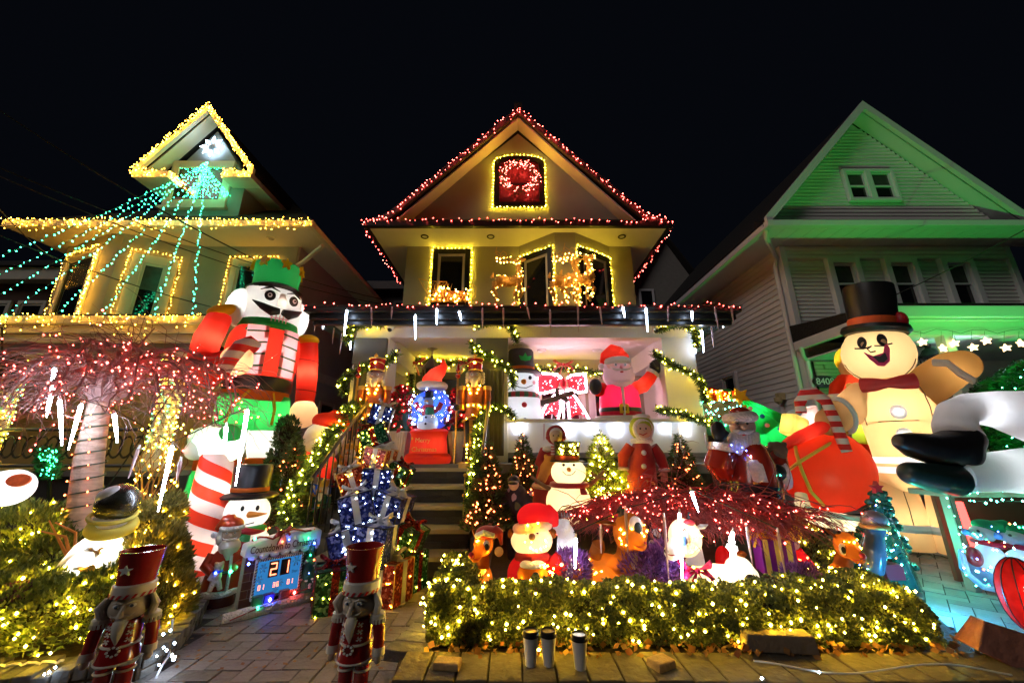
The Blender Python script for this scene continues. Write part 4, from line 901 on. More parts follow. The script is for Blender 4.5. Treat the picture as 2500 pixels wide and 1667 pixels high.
# wreath
wc = V((gx, gw - .12, (zb + zt) / 2 + .03)); wr = root('wreath', wc, 'evergreen wreath with red lights hanging in the arched gable window', 'wreath', world=True)
m = M(); bb = []
for i in range(1500):
    t = ru(0, 2 * pi); rr = .40 + random.gauss(0, .045); p = wc + V((cos(t) * rr, ru(-.05, .04), sin(t) * rr)); m.leaf(p, V((ru(-1, 1), ru(-1, .2), ru(-1, 1))), .06, .006)
for i in range(170):
    t = ru(0, 2 * pi); rr = .40 + random.gauss(0, .06); bb.append(wc + V((cos(t) * rr, -.06 + ru(-.02, .02), sin(t) * rr)))
obj('foliage', m, FIR, wr, smooth=False, kind='stuff'); obj('bulbs', M().octs(bb, .0115), B_RED, wr, smooth=False, kind='stuff')
# left house: amber icicle strings
def drips(a, b, step, lmin, lmax, off=(0, 0, 0)):
    out = []; w = []
    for p in path_pts([V(a) + V(off), V(b) + V(off)], step, .015):
        l = ru(lmin, lmax) ; k = random.choice((1, 2, 3)); 
        for i in range(1, k + 1): out.append(p - V((ru(-.03, .03), .0, l * i / k)))
        w.append((p, l))
    return out, w
AG = 'amber light strings on the grey stucco house'
def eave(label, a, b, step, lmax, r=.0115):
    d, w = drips(a, b, .12, .05, lmax); s_ = light_string('eave_light_string', label, [a, b], B_AMB, r * .85, step * 1.8, .03, AG, extra=d)
    m = M()
    for p, l in w: m.tube([p, p - V((0, 0, l))], .002, 3, cap=False)
    obj('drop_wires', m, WIREM, s_, smooth=False, kind='stuff')
eave('amber icicle lights along the upper eave of the grey house', V((lx0, 7.26, 6.13)), V((lx1 + .02, 7.26, 6.13)), .05, .3)
eave('amber icicle lights along the porch eave of the grey house', V((-9.6, 5.86, 3.37)), V((-4.95, 5.86, 3.37)), .05, .38, .010)
def band(a, b, w, n): return [lerp(a, b, R()) + V((ru(-.02, .02), ru(-.03, 0), ru(-w, .02))) for i in range(n)]
D0 = V((dx0 - .03, 7.6, dz + .02)); DP = V((dp.x, 7.6, dp.z + .05)); D1 = V((dx1 + .03, 7.6, dz + .02))
light_string('dormer_light_string', 'dense amber lights along the dormer rakes and eave returns', [D0, DP, D1], B_AMB, .010, .08, .03, AG, extra=band(D0, DP, .22, 90) + band(DP, D1, .22, 90) + band(V((dx0, 7.6, dz - .05)), V((dx0 + .85, 7.6, dz - .05)), .22, 36) + band(V((dx1, 7.6, dz - .05)), V((dx1 - .72, 7.6, dz - .05)), .22, 33) + band(V((dx0 + .88, 7.65, dz - .05)), V((dx0 + .88, 8.05, dz - .1)), .2, 25))
light_string('window_light_string', 'amber lights framing the slanted left bay window of the grey house', outline((b0, 8.21, 0), u1, .16, l1 - .08, 3.72, 5.68, .08, True), B_AMB, .0105, .075, .018, AG, extra=band(V((b1, 7.52, 5.6)), V((b1, 7.52, 3.8)), .02, 50))
light_string('window_light_string', 'amber lights framing the slanted right bay window of the grey house', outline((b2, 7.62, 0), u2, .2, l2 - .14, 3.7, 5.62, .08, True), B_AMB, .0105, .08, .015, AG)
light_string('window_light_string', 'amber lights framing the window behind the giant nutcracker', outline((0, 8.2, 0), X3, c0 - .2, c1 + .2, 3.6, 5.68, .06), B_AMB, .0105, .085, .012, AG)
for i, x in enumerate(COLX):
    pts = [V((x + cos(k * .5) * .165, 6.22 + sin(k * .5) * .165, 1.2 + 1.45 * k / 200)) for k in range(201)] + [V((x + cos(k * .5) * .22, 6.22 + sin(k * .5) * .22, 2.68)) for k in range(13)]
    s_ = light_string('column_light_string', ('warm and green lights wound round the porch column at the far left', 'warm and green lights wound round the porch column beside the giant nutcracker')[i], pts, B_WARM, .0105, .14, .006, 'column wraps on the grey house')
    obj('bulbs', M().octs(path_pts(pts, .24, .01), .0105), B_GRN, s_, smooth=False, kind='stuff')
# star with the fan of green strings
so_ = U(518, 358, 7.95); sr = root('lit_star', so_, 'eight pointed blue white star glowing in the dormer gable', 'star', world=True)
SW = glow('star_white', (.62, .82, 1), 9); l_ = .33
for k in range(8):
    a_ = k * pi / 4 + pi / 2; L_ = l_ * (1 if k % 2 == 0 else .92); d = V((cos(a_), 0, sin(a_))); q = V((-sin(a_), 0, cos(a_))) * .055; c = so_ + d * .1; e = so_ + d * L_; h = so_ + d * .19 + V((0, -.05, 0)); mid = so_ + d * .19
    obj('ray', M().add([c, mid + q, e, mid - q, h], [(0, 4, 1), (1, 4, 2), (2, 4, 3), (3, 4, 0), (0, 1, 2, 3)]), SW, sr, smooth=False)
obj('hub', M().lathe([(.1, 0), (.0, .05)], so_, 8, rot(90, 0, 0)), mat('star_hub', (.3, .34, .4), .3), sr)
so2 = U(505, 398, 7.6)
fan = ((-40, 640, 5.2), (-40, 690, 5.3), (-30, 735, 5.5), (15, 768, 5.9), (135, 768, 5.9), (248, 770, 5.9), (372, 772, 5.9), (470, 778, 5.9))
fs = root('light_fan', so2, 'fan of green string lights spreading from the dormer star down to the porch eave', 'string lights', world=True)
for x, y, Y in fan:
    p = sag(so2, U(x, y, Y), .12); s_ = light_string('strand', '', p, glow('bulb_sea_green', (.03, 1, .4), 30), .0115, .095, .022, parent=fs, wr=.004)
m = M(); bb = []
for i in range(230):
    t = R() ** .7; p = U(505 + ru(-1, 1) * 62 * t, 408 + 76 * t, 7.98); bb.append(p)
obj('bulbs', M().octs(bb, .0085), B_GRN, light_string('window_light_string', 'green curtain of tiny lights in the dormer window', [U(440, 412, 7.98), U(545, 412, 7.98)], B_GRN, .008, .06), smooth=False, kind='stuff')
bb = [U(x + ru(-4, 4), y, 8.0 - .1) for x, y in [(300 + t * 60 + 0, 730 - t * 230) for t in [i / 26 for i in range(0)]]]
# icicle tubes ---------------------------------------------------
DIM = mat('icicle_plastic', (.55, .4, .42), .25, var=.1, trans=.4)
def icicles(name, label, cord, tubes, Y, lit=B_TUBE, w=.017, group='icicle tube light strings'):
    r_ = root(name, U(*cord[0], Y), label, 'icicle lights', group, world=True)
    obj('cord', M().tube([U(x, y, Y) for x, y in cord], .004, 5), WIREM, r_)
    for (x0, y0, x1, y1, on) in tubes:
        a = U(x0, y0, Y); b = U(x1, y1, Y); m = M(); m.tube([a, lerp(a, b, .06), lerp(a, b, .5), b], [w * .6, w, w * .8, w * .25], 8)
        t = obj('icicle', m, lit if on else DIM, r_)
        obj('cap', M().tube([a + (a - b).normalized() * .03, a], [w * .5, w * .75], 8), WHT, t)
    return r_
fr_ = [(907, 755, 907, 796, 0), (957, 753, 955, 779, 0), (1014, 769, 1014, 828, 1), (1066, 754, 1066, 792, 1), (1121, 760, 1126, 782, 1), (1178, 756, 1178, 806, 0), (1229, 756, 1229, 798, 0), (1288, 754, 1294, 780, 0), (1343, 760, 1345, 818, 0), (1411, 747, 1412, 811, 0), (1465, 754, 1470, 792, 0), (1521, 750, 1525, 775, 1), (1577, 752, 1581, 810, 1), (1631, 752, 1631, 785, 0), (1689, 760, 1690, 784, 1), (1745, 754, 1756, 810, 0), (1786, 751, 1791, 790, 0), (847, 757, 840, 819, 1)]
cord = [(770, 756)]
for k, t in enumerate(sorted(fr_)): cord += [(t[0] - 20, 751), (t[0], t[1])]
icicles('icicle_light_string', 'icicle tube lights along the front porch gutter of the stucco house', cord + [(1788, 750)], fr_, 5.45)
icicles('icicle_light_string', 'icicle tube lights under the left side gutter of the porch', [(765, 757), (792, 778), (860, 834)], [(772, 769, 768, 808, 0), (792, 782, 788, 803, 1), (815, 805, 812, 839, 0), (835, 817, 829, 865, 0), (855, 833, 855, 854, 1)], 5.9)
icicles('icicle_light_string', 'icicle tube lights under the right side gutter of the porch', [(1786, 752), (1760, 775), (1700, 812)], [(1761, 776, 1766, 800, 1), (1737, 796, 1742, 848, 0), (1713, 807, 1718, 860, 1), (1698, 850, 1699, 862, 1)], 5.9)
B_TUBE2 = glow('icicle_bright', (.75, .85, 1), 60)
icicles('icicle_light_string', 'bright icicle tube lights under the cap of the white parapet', [(1205, 1024), (1450, 1027), (1740, 1030)], [(1212, 1030, 1214, 1086, 1), (1268, 1032, 1268, 1055, 1), (1328, 1034, 1328, 1075, 0), (1387, 1030, 1387, 1062, 1), (1442, 1032, 1442, 1055, 1), (1506, 1032, 1506, 1062, 1), (1624, 1035, 1628, 1052, 1), (1676, 1030, 1676, 1062, 1), (1722, 1060, 1725, 1095, 0)], 5.985, B_TUBE2)
icicles('icicle_light_string', 'glowing white icicle tubes hanging in the left weeping tree', [(120, 890), (150, 960), (280, 1000), (420, 1080), (600, 995)], [(134, 899, 122, 960, 1), (124, 965, 113, 1018, 1), (146, 976, 151, 1087, 1), (199, 986, 167, 1098, 1), (279, 1009, 286, 1080, 1), (421, 1088, 386, 1248, 1), (338, 1095, 313, 1168, 0), (441, 1125, 431, 1175, 0), (604, 1000, 575, 1185, 1), (552, 1040, 547, 1105, 1)], 3.05, glow('icicle_tree', (.72, .8, 1), 55), .013)
icicles('icicle_light_string', 'icicle tubes hanging below the red weeping bush', [(1400, 1300), (1530, 1240), (1690, 1195), (1900, 1290)], [(1659, 1252, 1667, 1443, 1), (1621, 1262, 1634, 1430, 0), (1789, 1298, 1784, 1361, 1), (1824, 1295, 1837, 1378, 0), (1899, 1298, 1921, 1420, 0), (1688, 1199, 1705, 1249, 1), (1406, 1313, 1404, 1388, 1), (1527, 1245, 1533, 1351, 0), (1467, 1290, 1468, 1350, 0)], 3.12, glow('icicle_tree', (.72, .8, 1), 55), .012)
# garlands -------------------------------------------------------
GB = 'lit evergreen garlands on the stucco house'
def garland(label, pts, r=.075, dens=1500, lm=FIR, bm=B_YEL, nb=22, br=.011, name='garland', bow=None):
    pts = [V(p) for p in pts]; sm = []
    for i in range(len(pts) - 1):
        p0 = pts[max(i - 1, 0)]; p1 = pts[i]; p2 = pts[i + 1]; p3 = pts[min(i + 2, len(pts) - 1)]
        for q in range(5):
            t = q / 5; sm.append(.5 * ((2 * p1) + (p2 - p0) * t + (2 * p0 - 5 * p1 + 4 * p2 - p3) * t * t + (3 * p1 - p0 - 3 * p2 + p3) * t ** 3))
    sm.append(pts[-1]); L = sum((b - a).length for a, b in zip(sm, sm[1:])); r_ = root(name, sm[0], label, 'garland', GB, world=True)
    m = M()
    for p in path_pts(sm, 1 / dens, 0):
        d = V((random.gauss(0, 1), random.gauss(0, 1), random.gauss(0, 1))).normalized(); rr = r * ru(.2, 1) * (1 + .35 * noise.noise(p * 6))
        m.leaf(p + d * rr * .5, d + V((ru(-.5, .5), ru(-.5, .5), ru(-.5, .5))), r * ru(.5, .95), ru(.004, .008))
    b = []
    for p in path_pts(sm, 1 / nb, 0):
        a_ = ru(pi, 2 * pi) if R() < .8 else ru(0, pi); b.append(p + V((cos(a_) * .6 + ru(-.3, .3), sin(a_), ru(-.8, .8))) * r * .95)
    obj('foliage', m, lm, r_, smooth=False, kind='stuff'); obj('stem', M().tube(sm, r * .35, 6), CORE, r_)
    obj('bulbs', M().octs(b, br), bm, r_, smooth=False, kind='stuff')
    return r_
pg = lambda Y, *xy: [U(x, y, Y) for x, y in xy]
garland('lit garland draped over the head of the left porch pillar', pg(5.85, (850, 835), (852, 808), (880, 792), (918, 786), (943, 792)), .1)
garland('lit garland crossing the left porch pillar at half height', pg(5.82, (968, 862), (945, 882), (900, 893), (862, 912), (838, 930), (842, 960)), .1)
garland('lit garland along the left stair railing', [U(885, 985, 5.6), U(852, 1000, 5.4), U(815, 1050, 5.0), U(785, 1100, 4.8), U(755, 1150, 4.55), U(712, 1215, 4.3), U(700, 1285, 4.2)], .115, 2600, nb=34)
garland('lit garland draped over the head of the centre porch pillar', pg(5.85, (1165, 797), (1190, 788), (1225, 788), (1248, 800), (1262, 835)), .09)
garland('lit garland crossing the centre porch pillar at half height', pg(5.82, (1152, 838), (1165, 862), (1195, 872), (1222, 890), (1246, 905), (1252, 945)), .09)
garland('lit garland at the foot of the centre porch pillar', pg(5.75, (1180, 1000), (1210, 992), (1240, 1004), (1256, 1020)), .09)
garland('lit garland along the right stair railing', [U(1180, 1005, 5.6), U(1168, 1060, 5.2), U(1165, 1110, 4.9), U(1160, 1170, 4.6), U(1152, 1235, 4.4)], .11, 2200, nb=30)
garland('lit garland over the head of the right porch pillar', pg(5.85, (1610, 805), (1645, 792), (1685, 797), (1699, 820), (1702, 850)), .09)
garland('lit garland crossing the right porch pillar at half height', pg(5.82, (1596, 862), (1630, 886), (1665, 902), (1698, 918), (1715, 945), (1722, 985)), .085)
garland('lit garland at the foot of the right porch pillar', pg(5.8, (1605, 1002), (1640, 1004), (1685, 1018), (1738, 1034)), .085)
dg = garland('lit garland with a red bow round the front door', pg(7.6, (1003, 985), (1004, 930), (1006, 886), (1040, 882), (1080, 888), (1120, 882), (1142, 890), (1146, 940)), .11, 800)
def bow_mesh(c, s, m):
    c = V(c)
    for sx in (-1, 1):
        for t in (18, -22): m.tube([c, c + V((sx * .5, -.06, sin(radians(t)) * .5)) * s, c + V((sx * .62, 0, sin(radians(t)) * .9)) * s, c + V((sx * .3, .05, .05)) * s, c], [.04 * s, .19 * s, .23 * s, .15 * s, .04 * s], 8, flat=.45)
        m.tube([c, c + V((sx * .2, -.03, -.4)) * s, c + V((sx * .38, -.02, -.85)) * s], [.06 * s, .14 * s, .17 * s], 8, flat=.25)
    m.sph(c + V((0, -.05, 0)) * s, .12 * s, nu=10, nv=7); return m
REDV = mat('red_velvet', (.35, .02, .02), .7, var=.2, sheen=.4)
obj('bow', bow_mesh(U(1012, 886, 7.45), .3, M()), REDV, dg); obj('bow', bow_mesh(U(1138, 886, 7.45), .26, M()), REDV, dg)
wg = garland('lit garland with a red bow over the porch window', pg(7.6, (1282, 900), (1330, 902), (1380, 900), (1430, 905), (1468, 915)), .1, 800)
obj('bow', bow_mesh(U(1376, 890, 7.45), .3, M()), REDV, wg)
# lantern over the landing
lp = U(1052, 915, 6.9); ln = root('porch_lantern', lp, 'grey metal hexagonal lantern hanging over the porch door', 'lantern', world=True)
LMET = mat('pewter_metal', (.22, .2, .17), .4, .6)
obj('cage', M().lathe([(.05, -.28), (.1, -.26), (.14, -.2), (.02, -.2)], lp, 6).lathe([(.17, .1), (.19, .12), (.1, .24), (.03, .3), (.02, .36), (0, .38)], lp, 6), LMET, ln, smooth=False)
gl = M()
for k in range(6): a_ = k * pi / 3; gl.tube([lp + V((cos(a_) * .135, sin(a_) * .135, -.2)), lp + V((cos(a_) * .165, sin(a_) * .165, .1))], .012, 5)
obj('bars', gl, LMET, ln)
obj('glass', M().lathe([(.125, -.2), (.155, .1)], lp, 6), glassmat('lantern_glass', (.8, .75, .6), .7), ln, smooth=False)
obj('chain', M().tube([lp + V((0, 0, .37)), (lp.x, 6.9, 3.05)], .01, 6).lathe([(.1, 0), (.02, -.04)], (lp.x, 6.9, 3.068), 14), LMET, ln)
# overhead cables
CAB = mat('cable_black', (.03, .03, .03), .5)
def cable(label, pts, r=.012):
    o = obj('overhead_cable', M().tube(pts, r, 6), CAB, smooth=True); tag(o, label, 'cable', 'overhead utility cables')
cable('thick overhead cable slanting from the upper left corner to the giant nutcracker', sag(U(-60, 230, 4.6), U(620, 632, 6.6), .12))
cable('upper of two thin overhead cables crossing the grey house', sag(U(-60, 385, 4.6), U(930, 730, 9.0), .2), .009)
cable('lower of two thin overhead cables crossing the grey house', sag(U(-60, 405, 4.5), U(930, 742, 9.0), .25), .009)
cable('short overhead cable at the far left ending on the downspout', sag(U(-60, 440, 5.2), U(130, 630, 8.0), .1), .009)
cable('cable running from the far left down across the bay of the grey house', sag(U(-60, 550, 5.2), U(520, 750, 7.4), .1), .009)
cable('overhead cable slanting up across the upper windows of the siding house', sag(U(1952, 812, 8.1), U(2600, 505, 5.6), .15), .01)
# ---------------------------------------------------------------- festive figures (each built one unit tall, facing the street)
random.seed(55)
RED_I = infl('red_nylon', (.8, .04, .02)); WHT_I = infl('white_nylon', (.85, .85, .85)); BLK_I = mat('black_nylon', (.012, .012, .014), .38, var=.1, bump=.25, bs=9)
GRN_I = infl('green_nylon', (.03, .5, .1)); DGRN_I = infl('dark_green_nylon', (.02, .32, .08), .5); SKIN_I = infl('tan_nylon', (.8, .5, .26)); YEL_I = infl('yellow_nylon', (.9, .6, .03)); ORG_I = infl('orange_nylon', (.9, .2, .03)); PINK_I = infl('pink_nylon', (.9, .45, .48), .75); BLU_I = infl('blue_nylon', (.03, .12, .6))
INK = mat('black_print', (.01, .01, .01), .5); WPR = mat('white_print', (.8, .8, .8), .5); REDP = mat('red_print', (.5, .02, .03), .45); PINKP = mat('pink_print', (.8, .35, .4), .5); GOLD = mat('gold_paint', (.7, .42, .1), .3, .85, var=.2); GOLD2 = mat('dull_gold', (.6, .4, .12), .45, .5, var=.25)
GLR = mat('glossy_red', (.30, .012, .012), .22, var=.12, coat=.6); GLW = mat('aged_white', (.66, .62, .54), .45, var=.12, ns=12); FACE = mat('figure_skin', (.55, .4, .3), .5, var=.12, ns=8)
FURW = mat('white_fur', (.75, .72, .7), .95, var=.15, ns=30, bump=1., bs=60); BRNZ = mat('carrot_orange', (.85, .3, .03), .5)
def eyes(r_, y, z, dx, r, yoff=.5, name='eye', white=True, look=0):
    for s in (-1, 1):
        e = obj(name, M().sph((s * dx, y, z), (r, r * yoff, r * 1.15), nu=12, nv=8), WPR if white else INK, r_)
        if white: obj('pupil', M().sph((s * dx + look, y - r * yoff * .6, z), (r * .55, r * .35, r * .62), nu=10, nv=7), INK, e)
def mustache(r_, y, z, w, h, material, name='moustache'):
    m = M()
    for s in (-1, 1): m.tube([(0, y, z), (s * w * .35, y - .01 * 0, z - h * .25), (s * w * .75, y, z), (s * w, y + h * .2, z + h * .8)], [h * .35, h * .5, h * .38, h * .08], 8, flat=.6)
    return obj(name, m, material, r_)
def fig_nut(r_, coat=GLR, pinwheels=True):
    # planter nutcracker with open flared hat
    hat = obj('hat', M().lathe([(.088, .76), (.092, .8), (.108, .985), (.112, 1.0), (.104, 1.0), (.098, .97), (.09, .93), (0, .92)], n=32), coat, r_)
    obj('star', M().patch((-.03, -.099, .885), (-.25, -1, -.08), starpoly(.036, .015), .006), WPR, hat)
    obj('hat_band', M().lathe([(.092, .70), (.104, .705), (.102, .775), (.09, .785)], n=32), GLW, r_)
    m = M()
    for k in range(9):
        a = pi + (k + .5) * pi / 9; m.patch((cos(a) * .104, sin(a) * .104, .715), (cos(a), sin(a), 0), [(-.012, -.01), (.002, -.01), (.016, .014), (.002, .014)], .003)
    obj('candy_stripes', m, REDP, r_, smooth=False)
    obj('head', M().sph((0, 0, .63), (.098, .095, .095)), mat('nut_face', (.5, .42, .32), .4, var=.15), r_)
    for s in (-1, 1):
        m = M()
        for k in range(5): m.tube([(s * (.07 + k * .008), .02 - k * .02 + .03, .70), (s * (.105 + .006 * k), .01 - k * .012, .64), (s * (.1 + k * .003), .02 - k * .01, .57), (s * .08, .03, .545)], [.012, .02, .02, .008], 8)
        obj('hair', m, GLW, r_)
    f = obj('nose', M().tube([(0, -.085, .665), (0, -.112, .625), (0, -.122, .605), (0, -.095, .598)], [.008, .013, .018, .008], 8), MATS['nut_face'], r_)
    for s in (-1, 1):
        e = obj('eye', M().sph((s * .036, -.084, .657), (.017, .01, .014), nu=12, nv=8), WPR, r_); obj('pupil', M().sph((s * .034, -.093, .656), (.009, .005, .01), nu=8, nv=6), mat('blue_eye', (.04, .07, .14), .2), e)
        obj('eyebrow', M().tube([(s * .012, -.093, .672), (s * .035, -.09, .684), (s * .06, -.074, .674)], [.005, .007, .004], 6), GLW, r_)
    mustache(r_, -.096, .598, .055, .02, GLW)
    obj('teeth', M().box((0, -.088, .568), (.05, .012, .014)), WPR, r_, smooth=False)
    obj('beard', M().tube([(0, -.083, .56), (0, -.1, .53), (.0, -.102, .48), (0, -.088, .42)], [.035, .032, .024, .003], 10, flat=.5), GLW, r_)
    obj('coat', M().lathe([(.05, .55), (.075, .545), (.083, .5), (.078, .4), (.085, .385), (.098, .31), (.1, .295), (0, .295)], n=28), coat, r_)
    obj('belt', M().torus((0, 0, .40), .082, .008, n=28, m=6), GLW, r_); obj('hem', M().torus((0, 0, .30), .098, .007, n=28, m=6), GLW, r_)
    obj('buckle', M().lathe([(.032, 0), (.03, .008), (0, .009)], (0, -.088, .385), 16, rot(90, 0, 0)), mat('dark_red', (.16, .01, .01), .3), r_)
    m = M()
    for k in range(8): a = k * pi / 4; m.patch((cos(a) * .026, -.098, .385 + sin(a) * .026), (0, -1, 0), circ(.007, 8), .003)
    obj('buckle_dots', m, WPR, r_, smooth=False)
    if pinwheels:
        for s in (-1, 1):
            for k in range(3):
                z = .525 - k * .042; m = M()
                for q in range(4):
                    a = q * pi / 2 + .3; m.patch((s * .048, -.0735, z), (s * .55, -1, 0), [(0, 0), (.018 * cos(a), .018 * sin(a)), (.015 * cos(a + .7), .015 * sin(a + .7))], .003)
                obj('pinwheel', m, WPR, r_, smooth=False)
    for s in (-1, 1):
        a = obj('arm', M().tube([(s * .115, 0, .55), (s * .128, 0, .47), (s * .135, -.005, .36)], [.034, .033, .03], 12), coat, r_)
        obj('epaulette', M().lathe([(0, .582), (.03, .578), (.042, .565), (.041, .54), (.036, .54)], (s * .115, 0, 0), 18), GLW, a)
        m = M()
        for k in range(14): b = 2 * pi * k / 14; m.box((s * .115 + cos(b) * .039, sin(b) * .039, .528), (.01, .01, .026))
        obj('fringe', m, GLW, a, smooth=False)
        obj('cuff', M().lathe([(.033, .37), (.036, .325), (.03, .325)], (s * .136, -.005, 0), 16), GLW, a)
        obj('hand', M().sph((s * .137, -.008, .30), (.022, .026, .032), nu=12, nv=8), MATS['nut_face'], a)
        l = obj('leg', M().tube([(s * .045, 0, .30), (s * .046, 0, .2), (s * .046, 0, .06)], [.042, .04, .038], 14), coat, r_)
        for z in (.275, .235, .12): obj('leg_band', M().torus((s * .046, 0, z), .041, .008, n=20, m=6), GLW, l)
        obj('boot', M().sph((s * .047, -.02, .05), (.045, .065, .04), nu=14, nv=8), BLK, l)
    obj('base', M().box((0, 0, .012), (.26, .22, .024)), BLK, r_, smooth=False, bevel=.01)
    r_.scale = (r_.scale[0] * 1.24, r_.scale[1] * 1.24, r_.scale[2])
p = U(303, 1540, 2.25); fig_nut(root('nutcracker_planter', (p.x, 2.25, .03), 'red wooden nutcracker with open hat beside the left planter wall, cropped at the left', 'nutcracker', 'red planter nutcrackers', 25, .705))
p = U(873, 1540, 2.32); fig_nut(root('nutcracker_planter', (p.x, 2.32, 0), 'red wooden nutcracker with open hat standing on the walkway before the gift stack', 'nutcracker', 'red planter nutcrackers', -6, .735))

# ---- giant inflatable nutcracker
GN = stand('inflatable_nutcracker', 'giant inflatable nutcracker with green crown, red coat and black moustache', 'inflatable', 618, 1000, 5.55, 628, .38, 50, hk=.965)
obj('crown', M().lathe([(.098, .878), (.096, .92), (.103, .975), (.1, .985), (.07, .99), (0, .985)], n=28), DGRN_I, GN)
for k in range(7): a = 2 * pi * k / 7 + .2; obj('crown_star', M().patch((cos(a) * .105, sin(a) * .105, .972), (cos(a), sin(a), .2), starpoly(.026, .012), .008), YEL_I, GN, smooth=False)
obj('hat_brim', M().lathe([(.1, .88), (.118, .868), (.11, .855), (.09, .86)], n=28, sq=(1, 1.15)), BLK_I, GN)
obj('head', M().lathe([(.1, .715), (.122, .74), (.125, .8), (.115, .865), (.09, .885)], n=28), WHT_I, GN)
for s in (-1, 1): obj('hair', M().sph((s * .125, .02, .775), (.05, .07, .08)), WHT_I, GN)
def onhead(x, z, r=.126): return V((x, -sqrt(max(r * r - x * x, .001)) - .003, z))
for s in (-1, 1):
    q = onhead(s * .05, .815); n = V((q.x, q.y, 0))
    e = obj('eye', M().patch(q, n, circ(.019, 18, 1.15, 1.1), .003), INK, GN); obj('eye_ring', M().patch(q + n * .03, n, circ(.009, 16), .003), WPR, e); obj('pupil', M().patch(q + n * .055, n, circ(.0045, 14), .003), INK, e)
    pl = []; t = M()
    pts = [onhead(s * .006, .755, .132), onhead(s * .035, .75, .133), onhead(s * .07, .765, .133), onhead(s * .105, .79, .132)]
    t.tube(pts, [.012, .02, .014, .002], 12, flat=1.); obj('moustache', t, INK, GN)
    obj('eyebrow', M().tube([onhead(s * .015, .838), onhead(s * .05, .852), onhead(s * .085, .838)], [.003, .009, .003], 8, flat=.5), INK, GN)
obj('nose', M().tube([(0, -.12, .83), (0, -.136, .79), (0, -.134, .775)], [.01, .021, .018], 10), infl('flesh_nylon', (.85, .7, .62)), GN); lamp(GN, (0, -.14, .79), .5, r=.004)  # lamp added inside the nose to keep it from going dark
m = M()
for k in range(5): q = onhead(-.03 + k * .015, .728); m.box(q, (.003, .006, .03))
q = onhead(0, .728); m.box(q, (.075, .006, .003)); obj('teeth_print', m, PINKP, GN, smooth=False)
obj('collar', M().lathe([(.11, .69), (.125, .7), (.12, .725), (.1, .728)], n=28), GRN_I, GN)
cm_ = M().lathe([(.13, .47), (.138, .5), (.142, .53), (.146, .56), (.149, .59), (.15, .61), (.147, .64), (.14, .67), (.128, .69), (.112, .705), (.06, .71)], n=64, sq=(1, .85))
def fc_(f): return sum((V(cm_.v[i]) for i in f), V()) / len(f)
cm_.f = [f for f in cm_.f if not (fc_(f).y < 0 and .036 < abs(fc_(f).x) < .1 and .505 < fc_(f).z < .685 and len(f) == 4)]
obj('coat', cm_, RED_I, GN)
def onbody(x, z, r=.151): return V((x, -sqrt(max(r * r - x * x, .0004)) * .86 - .004, z))
m = M(); vs = []; 
for sg in (-1, 1):
    m = M(); g = [[onbody(sg * (.03 + .075 * i / 5), .5 + .19 * j / 6, .145 + .006 * sin(pi * (j / 6))) for i in range(6)] for j in range(7)]
    fl_ = [q for row in g for q in row]; m.add(fl_, [(j * 6 + i, j * 6 + i + 1, (j + 1) * 6 + i + 1, (j + 1) * 6 + i) for j in range(6) for i in range(5)])
    lp_ = obj('lapel', m, PINK_I, GN)
    for k in range(4): z = .53 + k * .045; obj('braid', M().tube([onbody(sg * .03, z + .005, .148) , onbody(sg * .07, z, .154), onbody(sg * .105, z - .002, .154)], .0035, 6), mat('green_braid', (.03, .1, .03), .5), lp_)
obj('belt', M().lathe([(.134, .445), (.139, .45), (.14, .495), (.134, .5)], n=30, sq=(1, .86)), BLK_I, GN)
obj('trousers', M().lathe([(.128, .41), (.133, .45)], n=30, sq=(1, .86)), ORG_I, GN)
for s in (-1, 1):
    obj('trouser_leg', M().lathe([(.072, .30), (.08, .36), (.076, .43)], (s * .063, -.012, 0), 22), GRN_I, GN); lamp(GN, (s * .063, -.01, .365), 13)
    st = M(); st.tube([(s * .085 - .03, -.085, .32), (s * .08 - .025, -.09, .38), (s * .045 - .01, -.1, .44)], [.012, .014, .014], 8, flat=.4); obj('trouser_stripe', st, YEL_I, GN)
    bt = obj('boot_top', M().lathe([(.068, .2), (.074, .22), (.079, .3), (.068, .318)], (s * .08, 0, 0), 22), WHT_I, GN)
    obj('boot_band', M().lathe([(.08, .16), (.083, .165), (.083, .198), (.078, .2)], (s * .088, 0, 0), 22), ORG_I, GN)
    obj('boot', M().lathe([(.09, 0), (.1, .02), (.088, .1), (.08, .16)], (s * .092, -.01, 0), 22, sq=(1, 1.1)), GRN_I, GN)
obj('arm', M().tube([(.185, -.005, .68), (.2, 0, .6), (.205, -.01, .5), (.205, -.02, .42)], [.044, .046, .045, .043], 16), RED_I, GN)
obj('hand', M().sph((.205, -.025, .375), (.062, .06, .06)), SKIN_I, GN)
obj('epaulette', M().sph((.185, -.005, .695), (.05, .05, .022)), YEL_I, GN); obj('epaulette', M().sph((-.185, -.0, .742), (.058, .055, .024), rot(0, -20, 0)), YEL_I, GN)
obj('arm', M().tube([(-.185, 0, .73), (-.215, 0, .62), (-.225, -.02, .51), (-.19, -.1, .475)], [.047, .052, .052, .05], 16).tube([(-.225, -.03, .5), (-.2, -.12, .5), (-.16, -.16, .52)], [.058, .055, .05], 14), RED_I, GN, fuse=.012)
obj('hand', M().sph((-.14, -.18, .53), (.06, .055, .055)).tube([(-.14, -.2, .54), (-.105, -.22, .575)], [.025, .02], 10), SKIN_I, GN, fuse=.01)
cane = obj('candy_cane', M().tube([(-.19, -.225, .47), (-.175, -.23, .52), (-.15, -.235, .57), (-.12, -.23, .59), (-.09, -.225, .575)], [.026, .027, .027, .025, .022], 14), stripes('cane_band', (.75, .03, .02), (.8, .78, .76), 20, 0, trans=.4), GN)
GN.scale = (GN.scale[0] * .87, GN.scale[1] * .87, GN.scale[2])
